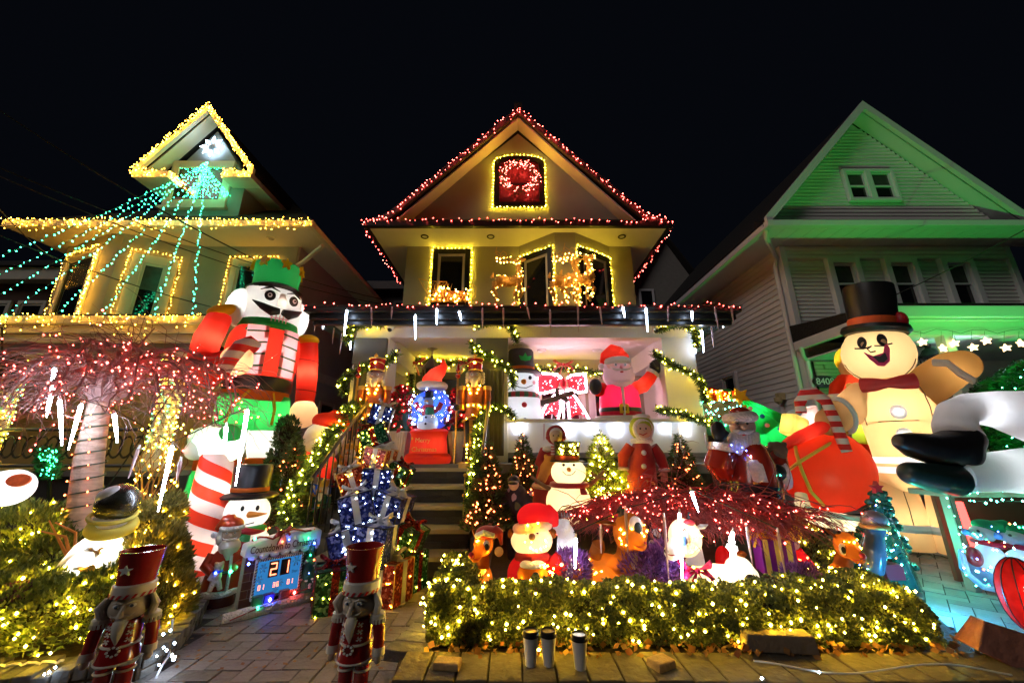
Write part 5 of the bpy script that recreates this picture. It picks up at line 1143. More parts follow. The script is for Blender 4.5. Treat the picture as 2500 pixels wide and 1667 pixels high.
for z, w in ((.93, 16), (.8, 34), (.6, 40), (.52, 24), (.38, 45), (.24, 35), (.08, 60)): lamp(GN, (0, .02, z), w * .5)
lamp(GN, (.2, -.01, .55), 9); lamp(GN, (-.21, -.005, .62), 9); [lamp(GN, (q * .14, .02, .775), 9) for q in (-1, 1)]; lamp(GN, (.205, -.02, .4), 6); lamp(GN, (-.14, -.18, .525), 5)
for s in (-1, 1): lamp(GN, (s * .085, 0, .1), 12); lamp(GN, (s * .085, 0, .26), 10)

# ---- small inflatable santa elf at its side
EL = stand('inflatable_elf', 'small inflatable santa in a red top with a white band and blue lower half', 'inflatable', 745, 1100, 5.0, 1000, .42, 40)
EL.rotation_euler[1] = radians(12)
obj('hat', M().sph((0, 0, .9), (.17, .17, .1)).tube([(.0, 0, .93), (.12, 0, .95), (.2, 0, .86)], [.12, .08, .04], 10), RED_I, EL, fuse=.02)
obj('head', M().sph((0, 0, .74), (.19, .17, .17)), WHT_I, EL); eyes(EL, -.165, .76, .05, .014, white=False); obj('nose', M().sph((0, -.18, .72), .028, nu=10, nv=7), SKIN_I, EL)
obj('beard', M().sph((0, -.06, .66), (.16, .13, .12)), FURW, EL)
obj('coat', M().lathe([(.25, .38), (.24, .46), (.17, .58), (.1, .62)], n=24), RED_I, EL); obj('band', M().lathe([(.255, .33), (.262, .35), (.25, .39)], n=24), WHT_I, EL)
obj('lower_body', M().lathe([(.1, .1), (.2, .14), (.245, .24), (.25, .335)], n=24), BLU_I, EL)
m = M()
for k in range(6): a = k * pi / 3; m.patch((.03, -.235, .25), (0, -1, -.2), [(0, 0), (.07 * cos(a - .15), .07 * sin(a - .15)), (.085 * cos(a), .085 * sin(a)), (.07 * cos(a + .15), .07 * sin(a + .15))], .006)
obj('snowflake', m, WPR, EL, smooth=False)
for s in (-1, 1): obj('leg', M().tube([(s * .12, 0, .16), (s * .14, -.02, 0)], [.09, .08], 12), GRN_I if s > 0 else RED_I, EL)
lamp(EL, (0, 0, .45), 7); lamp(EL, (0, .02, .75), 4); lamp(EL, (0, 0, .22), 4)

# ---- gingerbread inflatable
GB_ = stand('inflatable_gingerbread', 'tall inflatable gingerbread man in a black top hat and red bow tie', 'inflatable', 2200, 1050, 4.9, 712, .1, -46)
obj('top_hat', M().lathe([(.1, .832), (.104, .86), (.113, .98), (.11, 1.02), (.06, 1.035), (0, 1.035)], n=30, r=rot(0, 6, 0), c=(-.085, 0, 0)), BLK_I, GB_)
obj('hat_band', M().lathe([(.104, .838), (.107, .84), (.11, .872), (.106, .876)], n=30, r=rot(0, 6, 0), c=(-.085, -.002, 0)), mat('orange_ribbon', (.8, .13, .03), .45), GB_)
GB_.scale = (GB_.scale[0] * .74, GB_.scale[1] * .74, GB_.scale[2])
bp_ = [(0, .84), (.1, .845), (.142, .838), (.148, .822), (.132, .808), (.08, .81), (0, .81)]
obj('hat_brim', M().lathe(bp_, n=34, r=rot(0, 6, 0), c=(-.082, -.01, 0)), BLK_I, GB_)
obj('holly', M().sph((.115, -.03, .845), (.03, .03, .035), nu=10, nv=7), REDP, GB_)
obj('head', M().sph((-.012, 0, .725), (.155, .12, .125)), infl('ginger_pale', (.8, .55, .26)), GB_)
hd = lambda x, z: V((x - .012, -.12 * sqrt(max(1 - (x / .155) ** 2 - ((z - .725) / .125) ** 2, .02)) - .002, z))
for x in (-.045, .035):
    q = hd(x, .765); e = obj('eye', M().patch(q, q - V((-.012, .02, .725)), [(a * .95, b * 1.2) for a, b in circ(.021, 18)], .004), INK, GB_); obj('pupil', M().patch(q + V((.004, -.005, -.01)), (0, -1, 0), circ(.011, 12), .003), SKIN_I, e)
    obj('lash', M().tube([q + V((-.035, -.004, -.02)), q + V((0, -.008, -.026)), q + V((.035, -.004, -.02))], .003, 5), INK, GB_)
mo = [(a * .82, b * .85) for a, b in [(-.07, .045), (-.03, .02), (.02, .03), (.035, .065), (.05, .07), (.055, .045), (.04, -.01), (.01, -.03), (-.02, -.025), (-.05, .01)]]
mq = hd(.0, .685); obj('lips', M().patch(mq + V((.01, -.012, 0)), (0, -1, .12), mo, .006), mat('pink_lips', (.6, .03, .12), .5), GB_); obj('mouth', M().patch(mq + V((.012, -.02, 0)), (0, -1, .12), [(-.03, .018), (.0, .012), (.022, .025), (.025, .0), (.008, -.012), (-.012, -.008)], .004), INK, GB_)
obj('nose', M().tube([hd(-.01, .745), hd(-.03, .735), hd(-.02, .72), hd(.0, .722)], .003, 5), INK, GB_)
BODY = infl('ginger_nylon', (.78, .47, .19))
def opn(m_): m_.f = [f for f in m_.f if len(f) == 4]; return m_
obj('body', opn(M().lathe([(.137, .322), (.14, .36), (.15, .45), (.155, .53), (.13, .595), (.08, .62), (0, .63)], n=32, sq=(1, .75))), BODY, GB_)
obj('bow_tie', M().tube([(-.1, -.11, .595), (-.05, -.13, .592), (0, -.135, .592), (.05, -.13, .592), (.1, -.11, .595)], [.03, .026, .016, .026, .03], 12), mat('red_bow_tie', (.45, .02, .02), .5, bump=.2, bs=15), GB_)
for z in (.485, .40): obj('button', M().sph((0.01, -.118, z), (.032, .012, .027), nu=16, nv=8), WHT_I, GB_)
def ring(z0, z1, ra, rb): m_ = M(); m_.lathe([(ra, z0), ((ra + rb) / 2 + .002, (z0 + z1) / 2), (rb, z1)], n=32, sq=(1, .75)); m_.f = [f for f in m_.f if len(f) == 4]; return m_
for z0, z1, mt, nm in ((.298, .322, WHT_I, 'icing_stripe'), (.287, .298, BODY, 'waist'), (.263, .287, WHT_I, 'icing_stripe')): obj(nm, ring(z0, z1, .138, .138), mt, GB_)
obj('hips', opn(M().lathe([(.1, .2), (.135, .235), (.138, .263)], n=32, sq=(1, .75))), BODY, GB_)
for s in (-1, 1):
    obj('leg', M().lathe([(.085, .0), (.098, .03), (.088, .12), (.075, .2), (.05, .25)], (s * .085 + .01, 0, 0), 22, sq=(1, .9)), BODY, GB_)
    obj('cuff_icing', M().torus((s * .085 + .01, -.0, .075), .092, .014, n=22, m=6), WHT_I, GB_)
obj('arm', M().tube([(-.1, 0, .56), (-.19, -.07, .5), (-.25, -.19, .46), (-.27, -.25, .45)], [.075, .07, .06, .05], 16).sph((-.265, -.26, .45), .055), BODY, GB_, fuse=.012)
obj('arm', M().tube([(.1, 0, .56), (.17, 0, .6), (.24, .0, .635), (.27, 0, .645)], [.075, .075, .07, .06], 16).sph((.275, 0, .645), (.07, .06, .058)), infl('ginger_brown', (.55, .3, .08)), GB_, fuse=.012)
obj('arm_icing', M().tube([(.18, -.06, .66), (.225, -.078, .65), (.255, -.078, .61), (.29, -.06, .58)], .014, 8), WHT_I, GB_); obj('arm_icing', M().torus((-.215, -.12, .482), .068, .013, (.6, 1, .35), n=18, m=6), WHT_I, GB_)
m = M(); cpts = [(-.36, -.3, .49), (-.358, -.3, .53), (-.33, -.3, .563), (-.285, -.3, .565), (-.245, -.3, .53), (-.228, -.3, .46), (-.21, -.3, .34)]
obj('candy_cane', m.tube(cpts, .025, 14), stripes('candy_bands', (.7, .02, .02), (.85, .8, .8), 24, 1, trans=.45), GB_)
for c_, w_ in (((-.01, 0, .72), 26), ((0, 0, .5), 38), ((0, 0, .36), 22), ((0, 0, .24), 10), ((.09, 0, .1), 12), ((-.07, 0, .1), 12), ((-.2, -.02, .51), 9), ((.24, 0, .62), 5)): lamp(GB_, c_, w_ * .55, (1, .93, .85))
for z in (.485, .40): lamp(GB_, (.01, -.124, z), .5, r=.004)  # small lamps added inside the buttons to make them glow

SEAM = mat('seam_thread', (.12, .07, .03), .8)
obj('seam', M().tube([hd(.148 * cos(a), .725 + .118 * sin(a)) + V((0, -.003, 0)) for a in [radians(q) for q in range(196, 346, 8)]], .0022, 5), SEAM, GB_)
for s in (-1, 1): obj('seam', M().tube([(s * .122, -.075, .44), (s * .125, -.079, .5), (s * .118, -.083, .55), (s * .1, -.075, .6)], .0022, 5), SEAM, GB_); obj('seam', M().tube([(s * .085 + .01 + .03, -.082, .06), (s * .085 + .04, -.076, .14), (s * .085 + .035, -.066, .2)], .002, 5), SEAM, GB_)
obj('seam', M().tube([(-.14, -.03, .45), (-.07, -.1, .452), (0, -.116, .453), (.07, -.1, .452), (.14, -.03, .45)], .002, 5), SEAM, GB_)
RSEAM = mat('dark_red_seam', (.2, .01, .008), .8)
for (x, y, z, q) in ((.2, -.003, .6, .0475), (.205, -.015, .47, .0475)): obj('seam', M().torus((x, y, z), q, .0018, (.05, -.05, 1), n=24, m=5), RSEAM, GN)
obj('tether', M().tube([(-.2, .1, .62), (-.42, .1, .02)], .0022, 5), IRON, GN); obj('tether', M().tube([(.13, .06, .5), (.36, .16, .0)], .003, 5), IRON, GB_)
# ---- snow globe
SG = stand('inflatable_snow_globe', 'inflatable snow globe with santa hat holding a small snowman on a red base', 'inflatable', 1047, 1080, 5.7, 876, 1.05)
obj('base', M().lathe([(.2, 0), (.215, .02), (.22, .06), (.195, .085), (.18, .09), (.165, .22), (.17, .26), (.185, .285), (.16, .31), (.1, .315)], n=34), RED_I, SG)
txt = mat('gold_print', (.75, .45, .1), .5); bs_ = obj('snow_print', M().patch((-.12, -.16, .22), (-.5, -1, 0), starpoly(.015, .006, 6), .002), txt, SG)
text('lettering', 'Merry', .055, (-.02, -.176, .205), 90, 0, txt, SG, .002); text('lettering', 'Christmas', .055, (.0, -.186, .125), 90, 0, txt, SG, .002)
obj('globe', M().sph((0, 0, .5), (.23, .23, .235), nu=32, nv=20), glassmat('globe_plastic', (.62, .75, 1), .85), SG)
obj('back_panel', M().sph((0, .06, .5), (.205, .12, .2), nu=24, nv=14), infl('blue_backing', (.12, .25, .9)), SG)
obj('hat_rim', M().torus((0, 0, .725), .12, .034, n=30, m=10), WHT_I, SG)
obj('hat', M().tube([(0, 0, .73), (.0, 0, .78), (.03, 0, .84), (.075, 0, .88), (.105, 0, .93), (.095, 0, 1.0)], [.105, .1, .075, .06, .038, .006], 16), RED_I, SG)
sm_ = obj('snowman', M().sph((0, -.1, .36), (.1, .09, .1)).sph((0, -.1, .56), (.048, .045, .05)), WHT_I, SG)
obj('jumper', M().lathe([(.06, .43), (.064, .47), (.04, .52), (.03, .525)], (0, -.1, 0), 16), mat('green_knit', (.03, .2, .08), .8), sm_); obj('scarf', M().torus((0, -.1, .515), .04, .014, n=16, m=6).box((-.03, -.155, .47), (.025, .012, .09)), REDP, sm_)
obj('hat', M().lathe([(.06, .592), (.062, .6), (.042, .602), (.04, .66), (0, .665)], (0, -.1, 0), 16), BLK, sm_); obj('nose', M().tube([(0, -.145, .56), (-.03, -.175, .558)], [.01, .002], 8), BRNZ, sm_)
for s in (-1, 1): obj('arm', M().tube([(s * .05, -.1, .47), (s * .1, -.11, .5), (s * .12, -.11, .55)], [.024, .026, .022], 10), REDP, sm_)
for z in (.41, .35): obj('button', M().sph((0, -.19, z), .011, nu=8, nv=6), INK, sm_)
bb = []
for k in range(60):
    a = ru(0, 2 * pi); z = ru(-.85, .85); bb.append(V((cos(a) * sqrt(1 - z * z) * .215, sin(a) * sqrt(1 - z * z) * .2, .5 + z * .22)))
obj('bulbs', M().octs(bb, .008), B_COOL, SG, smooth=False, kind='stuff')
lamp(SG, (.04, -.06, .16), 2.4); lamp(SG, (0, .0, .5), 4, (.5, .65, 1)); lamp(SG, (0, .06, .5), 9, (.4, .55, 1)); lamp(SG, (.02, 0, .8), 4)

# ---- gold soldiers
def soldier(r_):
    PAT = mat('gilded_red', (.36, .1, .03), .35, .5, var=.5, ns=40)
    obj('hat', M().lathe([(.062, .835), (.066, .84), (.075, .955), (.078, .96), (.0, .965)], n=24), GLR, r_); obj('hat_trim', M().torus((0, 0, .955), .076, .006, n=24, m=6).torus((0, 0, .84), .066, .007, n=24, m=6).torus((0, -.012, .9), .068, .004, (0, .25, 1), n=24, m=5), GOLD, r_)
    obj('plume', M().lathe([(0, 0), (.014, .01), (.02, .03), (0, .055)], (0, -.07, .945), 10), GOLD, r_)
    obj('hat_star', M().octs([V((0, -.078, .905))], .011), B_WARM, r_, smooth=False)
    obj('head', M().sph((0, 0, .775), (.062, .062, .07)), FACE, r_)
    for s in (-1, 1):
        m = M()
        for k in range(4): m.sph((s * .07, .01, .81 - k * .026), .024, nu=10, nv=7)
        obj('hair', m, GLW, r_)
    eyes(r_, -.056, .795, .024, .012); obj('nose', M().sph((0, -.068, .775), (.012, .016, .016), nu=10, nv=7), FACE, r_)
    mustache(r_, -.063, .758, .05, .022, GLW); obj('beard', M().tube([(0, -.055, .745), (0, -.07, .70), (0, -.062, .63)], [.035, .03, .004], 10, flat=.6), GLW, r_)
    obj('coat', M().lathe([(.072, .49), (.085, .6), (.088, .66), (.06, .7), (.03, .71)], n=24), PAT, r_)
    obj('skirt', M().lathe([(.105, .375), (.1, .4), (.078, .46), (.075, .49)], n=24), PAT, r_); obj('belt', M().lathe([(.08, .485), (.083, .49), (.083, .52), (.078, .525)], n=24), GOLD, r_)
    obj('skirt_hem', M().tube([(-.1, -.05, .36), (0, -.105, .41), (.1, -.05, .36)], .012, 8), GOLD, r_)
    for s in (-1, 1):
        a = obj('arm', M().tube([(s * .115, 0, .67), (s * .122, 0, .58), (s * .118, -.01, .48)], [.034, .035, .03], 12), PAT, r_)
        obj('epaulette', M().lathe([(0, .7), (.04, .69), (.045, .655), (.038, .655)], (s * .115, 0, 0), 16), GOLD2, a); obj('cuff', M().lathe([(.036, .52), (.038, .47), (.03, .465)], (s * .119, -.006, 0), 14), GOLD, a)
        obj('leg', M().lathe([(.04, .12), (.044, .25), (.05, .38)], (s * .045, 0, 0), 16), stripes('gold_black_trousers', (.015, .015, .015), (.55, .36, .1), .01, 7, rough=.4), r_)
        obj('boot', M().lathe([(.05, .0), (.052, .03), (.046, .06), (.045, .15)], (s * .047, -.01, 0), 16), BLK, r_); obj('boot_cuff', M().torus((s * .047, -.01, .145), .047, .01, n=18, m=6), GOLD, r_)
    obj('base', M().lathe([(.15, -.04), (.15, 0), (.12, .01), (0, .01)], n=24), GOLD2, r_)
    pl = obj('staff', M().tube([(-.16, -.03, -.03), (-.16, -.03, .79)], .009, 8), GOLD, r_); obj('spear_tip', M().lathe([(.0, .0), (.022, .03), (0, .13)], (-.16, -.03, .8), 10).sph((-.16, -.03, .785), .024, nu=12, nv=8), GLR, pl); obj('staff_ball', M().sph((-.16, -.03, .49), .032, nu=14, nv=9), BLK, pl)
    b = []
    for s in (-1, 1):
        for k in range(3): b.append(V((s * (.055 - .012 * k), -.088 - .002 * k, .685 - k * .035)))
        for k in range(4): b.append(V((s * .05, -.062, .05 + k * .035)))
    b += [V((-.05, -.075, .505)), V((0, -.088, .505)), V((.05, -.075, .505)), V((-.06, -.085, .385)), V((0, -.11, .415)), V((.06, -.085, .385))]
    obj('bulbs', M().octs(b, .0085), B_WARM, r_, smooth=False, kind='stuff')
soldier(stand('gold_soldier', 'gold and red toy soldier with staff left of the porch steps', 'nutcracker', 912, 985, 5.6, 866, 1.06, 4, 'gold toy soldiers'))
soldier(stand('gold_soldier', 'gold and red toy soldier with staff before the centre porch pillar', 'nutcracker', 1158, 985, 5.6, 866, 1.06, 0, 'gold toy soldiers'))

# ---- small nutcrackers on the steps
def king(r_, coat, crown=GOLD, trous=BLK, hat='crown'):
    obj('head', M().lathe([(.1, .66), (.115, .7), (.112, .8), (.1, .83)], n=18), FACE, r_)
    c = obj('crown', M().lathe([(.11, .82), (.115, .83), (.13, .93), (.1, .93), (.09, .85)], n=18), crown, r_)
    m = M()
    for k in range(8): a = k * pi / 4; m.sph((cos(a) * .115, sin(a) * .115, .945), .02, nu=8, nv=6)
    obj('crown_points', m.sph((0, 0, .97), .03, nu=10, nv=7).sph((0, 0, .92), (.095, .095, .04)), crown, c)
    for s in (-1, 1): obj('hair', M().tube([(s * .09, .03, .8), (s * .12, .03, .72), (s * .11, .03, .62)], [.03, .045, .03], 8), FURW, r_)
    eyes(r_, -.105, .765, .045, .02); obj('nose', M().sph((0, -.125, .735), (.02, .03, .03), nu=10, nv=7), mat('nose_orange', (.7, .3, .1), .5), r_)
    mustache(r_, -.112, .705, .08, .03, INK); obj('beard', M().tube([(0, -.09, .68), (0, -.12, .6), (0, -.1, .5)], [.06, .055, .03], 10, flat=.5), FURW, r_)
    obj('coat', M().lathe([(.13, .36), (.12, .42), (.12, .55), (.13, .62), (.06, .66)], n=20), coat, r_); obj('belt', M().torus((0, 0, .43), .122, .016, n=20, m=6), BLK, r_); obj('buckle', M().box((0, -.135, .43), (.05, .02, .045)), GOLD, r_, smooth=False)
    for s in (-1, 1):
        a = obj('arm', M().tube([(s * .165, 0, .6), (s * .18, 0, .5), (s * .175, -.02, .36)], [.042, .042, .035], 10), coat, r_); obj('epaulette', M().sph((s * .165, 0, .625), (.055, .055, .025), nu=12, nv=7), GOLD, a); obj('hand', M().sph((s * .175, -.03, .32), .03, nu=10, nv=7), FACE, a)
        obj('leg', M().tube([(s * .06, 0, .36), (s * .06, 0, .03)], [.055, .05], 12), trous, r_); obj('boot', M().sph((s * .06, -.03, .035), (.055, .08, .035), nu=12, nv=7), BLK, r_)
    obj('staff', M().tube([(-.2, -.05, .0), (-.2, -.05, .62)], .012, 7).sph((-.2, -.05, .65), .045, nu=10, nv=7), GOLD, r_)
    obj('base', M().box((0, 0, -.015), (.36, .28, .03)), BLK, r_, smooth=False)
SNG = 'small wooden nutcrackers on the front steps'
DG = mat('bottle_green_coat', (.02, .1, .05), .4); CR = mat('crimson_coat', (.3, .02, .02), .4); CRM = mat('cream_coat', (.5, .42, .25), .5)
def stepking(k, x, ytop, lbl, coat, crown=GOLD, trous=BLK):
    z = .2 * (k + 1); Y = 4.29 + .28 * k + .14; b = U(x, (ytop + 1290) / 2, Y); h = U(x, ytop, Y).z - z
    king(root('nutcracker', (b.x, Y, z + .02), lbl, 'nutcracker', SNG, 6, h), coat, crown, trous)
stepking(1, 783, 1172, 'gold crowned wooden nutcracker in a green coat, lowest on the left of the steps', DG)
stepking(2, 818, 1126, 'wooden nutcracker in a crimson coat behind the lowest green one on the steps', CR)
stepking(3, 843, 1082, 'cream coated wooden nutcracker with gold crown third up on the left of the steps', CRM, GOLD, mat('cream_trouser', (.4, .32, .18), .5))
stepking(4, 866, 1046, 'red crowned wooden nutcracker highest up on the left of the steps', mat('gold_coat', (.45, .3, .08), .5), GLR)
stepking(1, 1152, 1175, 'white bearded wooden nutcracker with staff lowest on the right of the steps', CRM, mat('lime_crown', (.3, .4, .08), .4))
stepking(2, 1153, 1128, 'wooden nutcracker half hidden by garland second up on the right of the steps', DG)
stepking(3, 1158, 1095, 'wooden nutcracker half hidden by garland third up on the right of the steps', CR)

# ---- poinsettia trees in fluted planters
for i, (x, lb) in enumerate(((973, 'red poinsettia tree in a white fluted planter left of the snow globe'), (1121, 'red poinsettia tree in a white fluted planter right of the snow globe'))):
    r_ = stand('poinsettia_tree', lb, 'plant', x, 1100, 5.85, 940, 1.06, 0, 'poinsettia trees')
    pm = []
    m = M(); n_ = 28
    vs = []; fs_ = []
    for j, (w, z) in enumerate(((.09, 0), (.135, .36), (.145, .36), (.145, .385), (.12, .385))):
        for k in range(n_ * 2):
            a = 2 * pi * k / (n_ * 2); q = w * (1 if k % 2 else .95) / max(abs(cos(a)), abs(sin(a))); vs.append((q * cos(a), q * sin(a), z))
    m.add(vs, [(j * n_ * 2 + k, j * n_ * 2 + (k + 1) % (n_ * 2), (j + 1) * n_ * 2 + (k + 1) % (n_ * 2), (j + 1) * n_ * 2 + k) for j in range(4) for k in range(n_ * 2)])
    obj('planter', m, mat('white_planter', (.6, .57, .52), .6), r_, smooth=False)
    m = M(); g_ = M(); b = []
    for k in range(150):
        t = R() ** 1.3; a = ru(0, 2 * pi); rr = .2 * (1 - t) ** .7 + .02; c = V((cos(a) * rr, sin(a) * rr, .42 + t * .55))
        for q in range(6): e = V((cos(a) + ru(-1, 1), sin(a) + ru(-1, 1), ru(-.6, .8))); (m if R() < .8 else g_).leaf(c, e, ru(.06, .1), ru(.018, .03))
        if k % 3 == 0: b.append(c * 1.0 + V((cos(a), sin(a), .2)) * .04)
    obj('poinsettias', m, leafmat('poinsettia_red', (.3, .012, .02), (.6, .03, .04)), r_, smooth=False, kind='stuff'); obj('foliage', g_.lathe([(.14, .38), (.02, .9)], n=12), FIR, r_, smooth=False, kind='stuff')
    obj('bulbs', M().octs(b, .008), B_RED, r_, smooth=False, kind='stuff')

# ---- porch snowman, bow and santa
PS = stand('plush_snowman', 'white snowman in a grey top hat with stick arms behind the porch parapet', 'snowman', 1272, 960, 6.75, 856, 1.06, 8)
obj('body', M().sph((0, 0, .3), (.22, .2, .3)).sph((0, 0, .5), (.185, .17, .15)), mat('white_felt_lit', (.8, .82, .85), .9, var=.05, trans=.35), PS, fuse=.02)
obj('head', M().sph((0, 0, .68), (.165, .15, .13)), MATS['white_felt_lit'], PS)
ht = obj('hat', M().lathe([(.19, .765), (.2, .775), (.19, .79), (.125, .79), (.12, .985), (.11, 1.0), (0, 1.0)], n=26), mat('charcoal_felt', (.05, .055, .055), .9), PS); obj('hat_band', M().lathe([(.126, .79), (.129, .8), (.128, .83)], n=26), ORG_I, ht); m = M()
for a in (40, 90, 140): m.leaf((0.02, -.13, .87), (cos(radians(a)), -.1, sin(radians(a))), .08, .022, (0, -1, 0))
obj('holly_leaf', m, GRN_I, ht, smooth=False)
eyes(PS, -.145, .715, .06, .016, white=False); obj('nose', M().sph((0, -.16, .675), .024, nu=12, nv=8), BRNZ, PS)
for s in (-1, 1): obj('cheek', M().patch((s * .1, -.118, .675), (s * .75, -1, 0), circ(.017, 14), .003), PINKP, PS)
obj('smile', M().tube([(-.09, -.122, .655), (-.04, -.147, .625), (.02, -.15, .62), (.085, -.125, .65)], .004, 6), INK, PS)
obj('scarf', M().torus((0, 0, .565), .155, .026, n=26, m=8), stripes('scarf_check', (.35, .03, .03), (.03, .12, .05), .01, 14), PS)
for z, cc in ((.47, REDP), (.33, BLU_I), (.22, REDP)): obj('button', M().sph((0, -.2 if z < .4 else -.175, z), .024, nu=12, nv=8), cc, PS)
obj('stick_arm', M().tube([(.17, -.02, .5), (.32, -.05, .545), (.48, -.08, .6)], [.03, .028, .024], 10).tube([(.33, -.05, .55), (.33, -.06, .64)], [.025, .02], 8).tube([(.36, -.06, .56), (.43, -.08, .52)], [.024, .02], 8), mat('brown_felt', (.09, .07, .05), .9), PS)
lamp(PS, (0, 0, .4), 17, (.9, .95, 1)); lamp(PS, (0, 0, .68), 9, (.9, .95, 1))
bwp = U(1375, 970, 7.0); BW = root('lit_bow', bwp, 'big red bow sculpture outlined with glowing white rope light on the porch', 'light sculpture', world=True)
def pxz(x, y, Y=7.0): q = U(1200 + x / 3.266, 740 + y / 3.266, Y); return (q.x, q.z)
tin = mat('red_tinsel', (.55, .015, .03), .5, var=.5, ns=60, bump=.8, bs=120, trans=.3)
shp = {'loop': [[(555, 600), (520, 570), (365, 560), (360, 640), (365, 715), (420, 720), (520, 690)], [(600, 600), (640, 575), (745, 565), (752, 640), (755, 705), (690, 715), (620, 685)]], 'tail': [[(545, 700), (470, 760), (420, 840), (390, 925), (440, 885), (490, 880), (530, 925), (550, 840)], [(600, 690), (660, 740), (720, 830), (775, 925), (720, 890), (670, 890), (620, 925), (610, 820)]]}
WROPE = glow('rope_white', (1, .6, .75), 32); rb_ = []
for nm, ps in shp.items():
    for po in ps:
        q = [pxz(*p_) for p_ in po]; o = obj(nm, M().prism(q, 6.98, 7.02), tin, BW, smooth=False)
        ed = po if nm == 'loop' else po[:4] + [po[-1]]
        obj('rope_light', M().tube([(x, 6.97, z) for x, z in ([pxz(*e) for e in (po if nm == 'loop' else po[:4])])], .018, 6), WROPE, o)
        if nm == 'tail': obj('rope_light', M().tube([(x, 6.97, z) for x, z in [pxz(*po[0]), pxz(*po[-1]), pxz(*po[-2])]], .018, 6), WROPE, o)
        cx_ = sum(a for a, b in q) / len(q); cz_ = sum(b for a, b in q) / len(q)
        for k in range(16): 
            e = random.choice(q); t = R() * .8; rb_.append(V((cx_ + (e[0] - cx_) * t, 6.965, cz_ + (e[1] - cz_) * t)))
obj('knot', M().sph((pxz(572, 640)[0], 6.98, pxz(572, 640)[1]), (.06, .05, .1)), tin, BW); obj('bulbs', M().octs(rb_, .010), B_PINK, BW, smooth=False, kind='stuff'); obj('post', M().bx((bwp.x - .02, 7.025, 1.05), (bwp.x + .02, 7.06, 2.3)), WHT, BW, smooth=False)
SA = stand('inflatable_santa', 'inflatable waving santa with black mittens on the porch parapet', 'inflatable', 1510, 940, 6.22, 850, 1.7, 0)
obj('base', M().lathe([(.34, 0), (.36, .02), (.35, .045), (.2, .05)], n=26, sq=(1, .7)), WHT_I, SA)
obj('coat', M().lathe([(.27, .035), (.28, .1), (.275, .25), (.26, .38), (.2, .46), (.1, .49)], n=30, sq=(1, .75)), infl('magenta_red', (.8, .02, .08)), SA)
obj('belt', M().lathe([(.281, .1), (.284, .105), (.284, .15), (.28, .155)], n=30, sq=(1, .76)), BLK_I, SA); bk_ = obj('buckle', M().box((-.01, -.222, .13), (.12, .02, .12)), mat('yellow_felt', (.7, .45, .02), .6), SA, smooth=False, bevel=.005); obj('buckle_hole', M().box((-.01, -.234, .13), (.05, .006, .05)), INK, bk_, smooth=False)
obj('placket', M().tube([(-.01, -.2, .05), (-.01, -.214, .25), (-.01, -.2, .42)], [.045, .045, .045], 8, flat=.3), WHT_I, SA)
obj('head', M().sph((0, 0, .7), (.19, .165, .15)), infl('santa_skin', (.85, .6, .55)), SA)
obj('beard', M().sph((0, -.04, .58), (.225, .16, .16)).sph((0, -.02, .7), (.215, .1, .1)).tube([(0, -.11, .5), (0, -.1, .4)], [.15, .05], 14), infl('beard_nylon', (.85, .8, .9)), SA, fuse=.018)
obj('hat', M().sph((-.01, 0, .86), (.19, .16, .12)).tube([(.0, 0, .9), (-.06, 0, .975), (-.16, 0, .89), (-.21, 0, .77)], [.15, .09, .07, .04], 12), RED_I, SA, fuse=.018); obj('hat_rim', M().torus((0, 0, .795), .165, .05, n=28, m=9, sq=.9), WHT_I, SA); obj('pompom', M().sph((-.225, -.02, .73), .045, nu=12, nv=8), WHT_I, SA)
eyes(SA, -.17, .725, .065, .02, white=True); mustache(SA, -.185, .665, .15, .05, WHT_I); obj('nose', M().sph((0, -.2, .685), .024, nu=10, nv=7), PINK_I, SA); obj('mouth', M().sph((0, -.205, .62), (.025, .01, .012), nu=10, nv=7), REDP, SA)
obj('arm', M().tube([(.22, 0, .42), (.33, 0, .46), (.44, 0, .57), (.5, 0, .66)], [.09, .095, .085, .075], 14), RED_I, SA); obj('cuff', M().torus((.485, 0, .64), .07, .03, (.6, 0, .8), n=18, m=8), WHT_I, SA); obj('mitten', M().sph((.56, 0, .74), (.11, .06, .1), rot(0, -30, 0)).tube([(.52, -.02, .72), (.47, -.03, .79)], [.035, .03], 8), BLK_I, SA)
obj('arm', M().tube([(-.22, 0, .42), (-.29, -.05, .4), (-.3, -.1, .38)], [.09, .085, .08], 14), RED_I, SA); obj('mitten', M().sph((-.35, -.13, .43), (.09, .07, .11)), BLK_I, SA)
lamp(SA, (0, 0, .25), 9, (1, .8, .9)); lamp(SA, (0, -.02, .6), 10, (.9, .75, 1)); lamp(SA, (0, 0, .86), 2.5); lamp(SA, (.3, 0, .46), 2); lamp(SA, (0, 0, .7), 3, (1, .85, 1))
# ---------------------------------------------------------------- more figures, laid out by the place where each stands
random.seed(77)
class PX:
    def __init__(s, Y, y): s.Y = Y; v = (CY - y) / F; s.s = Y / (CP - SP * v) / F
    def __call__(s, x, y, d=0.): return U(x, y, s.Y + d)
def wroot(name, p, label, cat, group=None): return root(name, p, label, cat, group, world=True)
from mathutils.bvhtree import BVHTree
def surf(m):                      # the point of a body that is seen along a given line of sight
    T = BVHTree.FromPolygons(m.v, m.f); O = V((0, 0, EYE))
    def on(x, y):
        d = (U(x, y, 5.) - O).normalized(); h = T.ray_cast(O, d)
        if h[0] is None: q = T.find_nearest(O + d * (V(m.v[0]) - O).length); return q[0]
        return h[0]
    return on
def ell(g, x, y, rx, rz, ry=None, d=0., r=None, n=18): k = g.s; return M().sph(g(x, y, d), (rx * k, (ry or min(rx, rz)) * k, rz * k), r, nu=n, nv=max(7, n * 2 // 3))
def ball(g, x, y, r, d=0.): return M().sph(g(x, y, d), r * g.s, nu=12, nv=8)
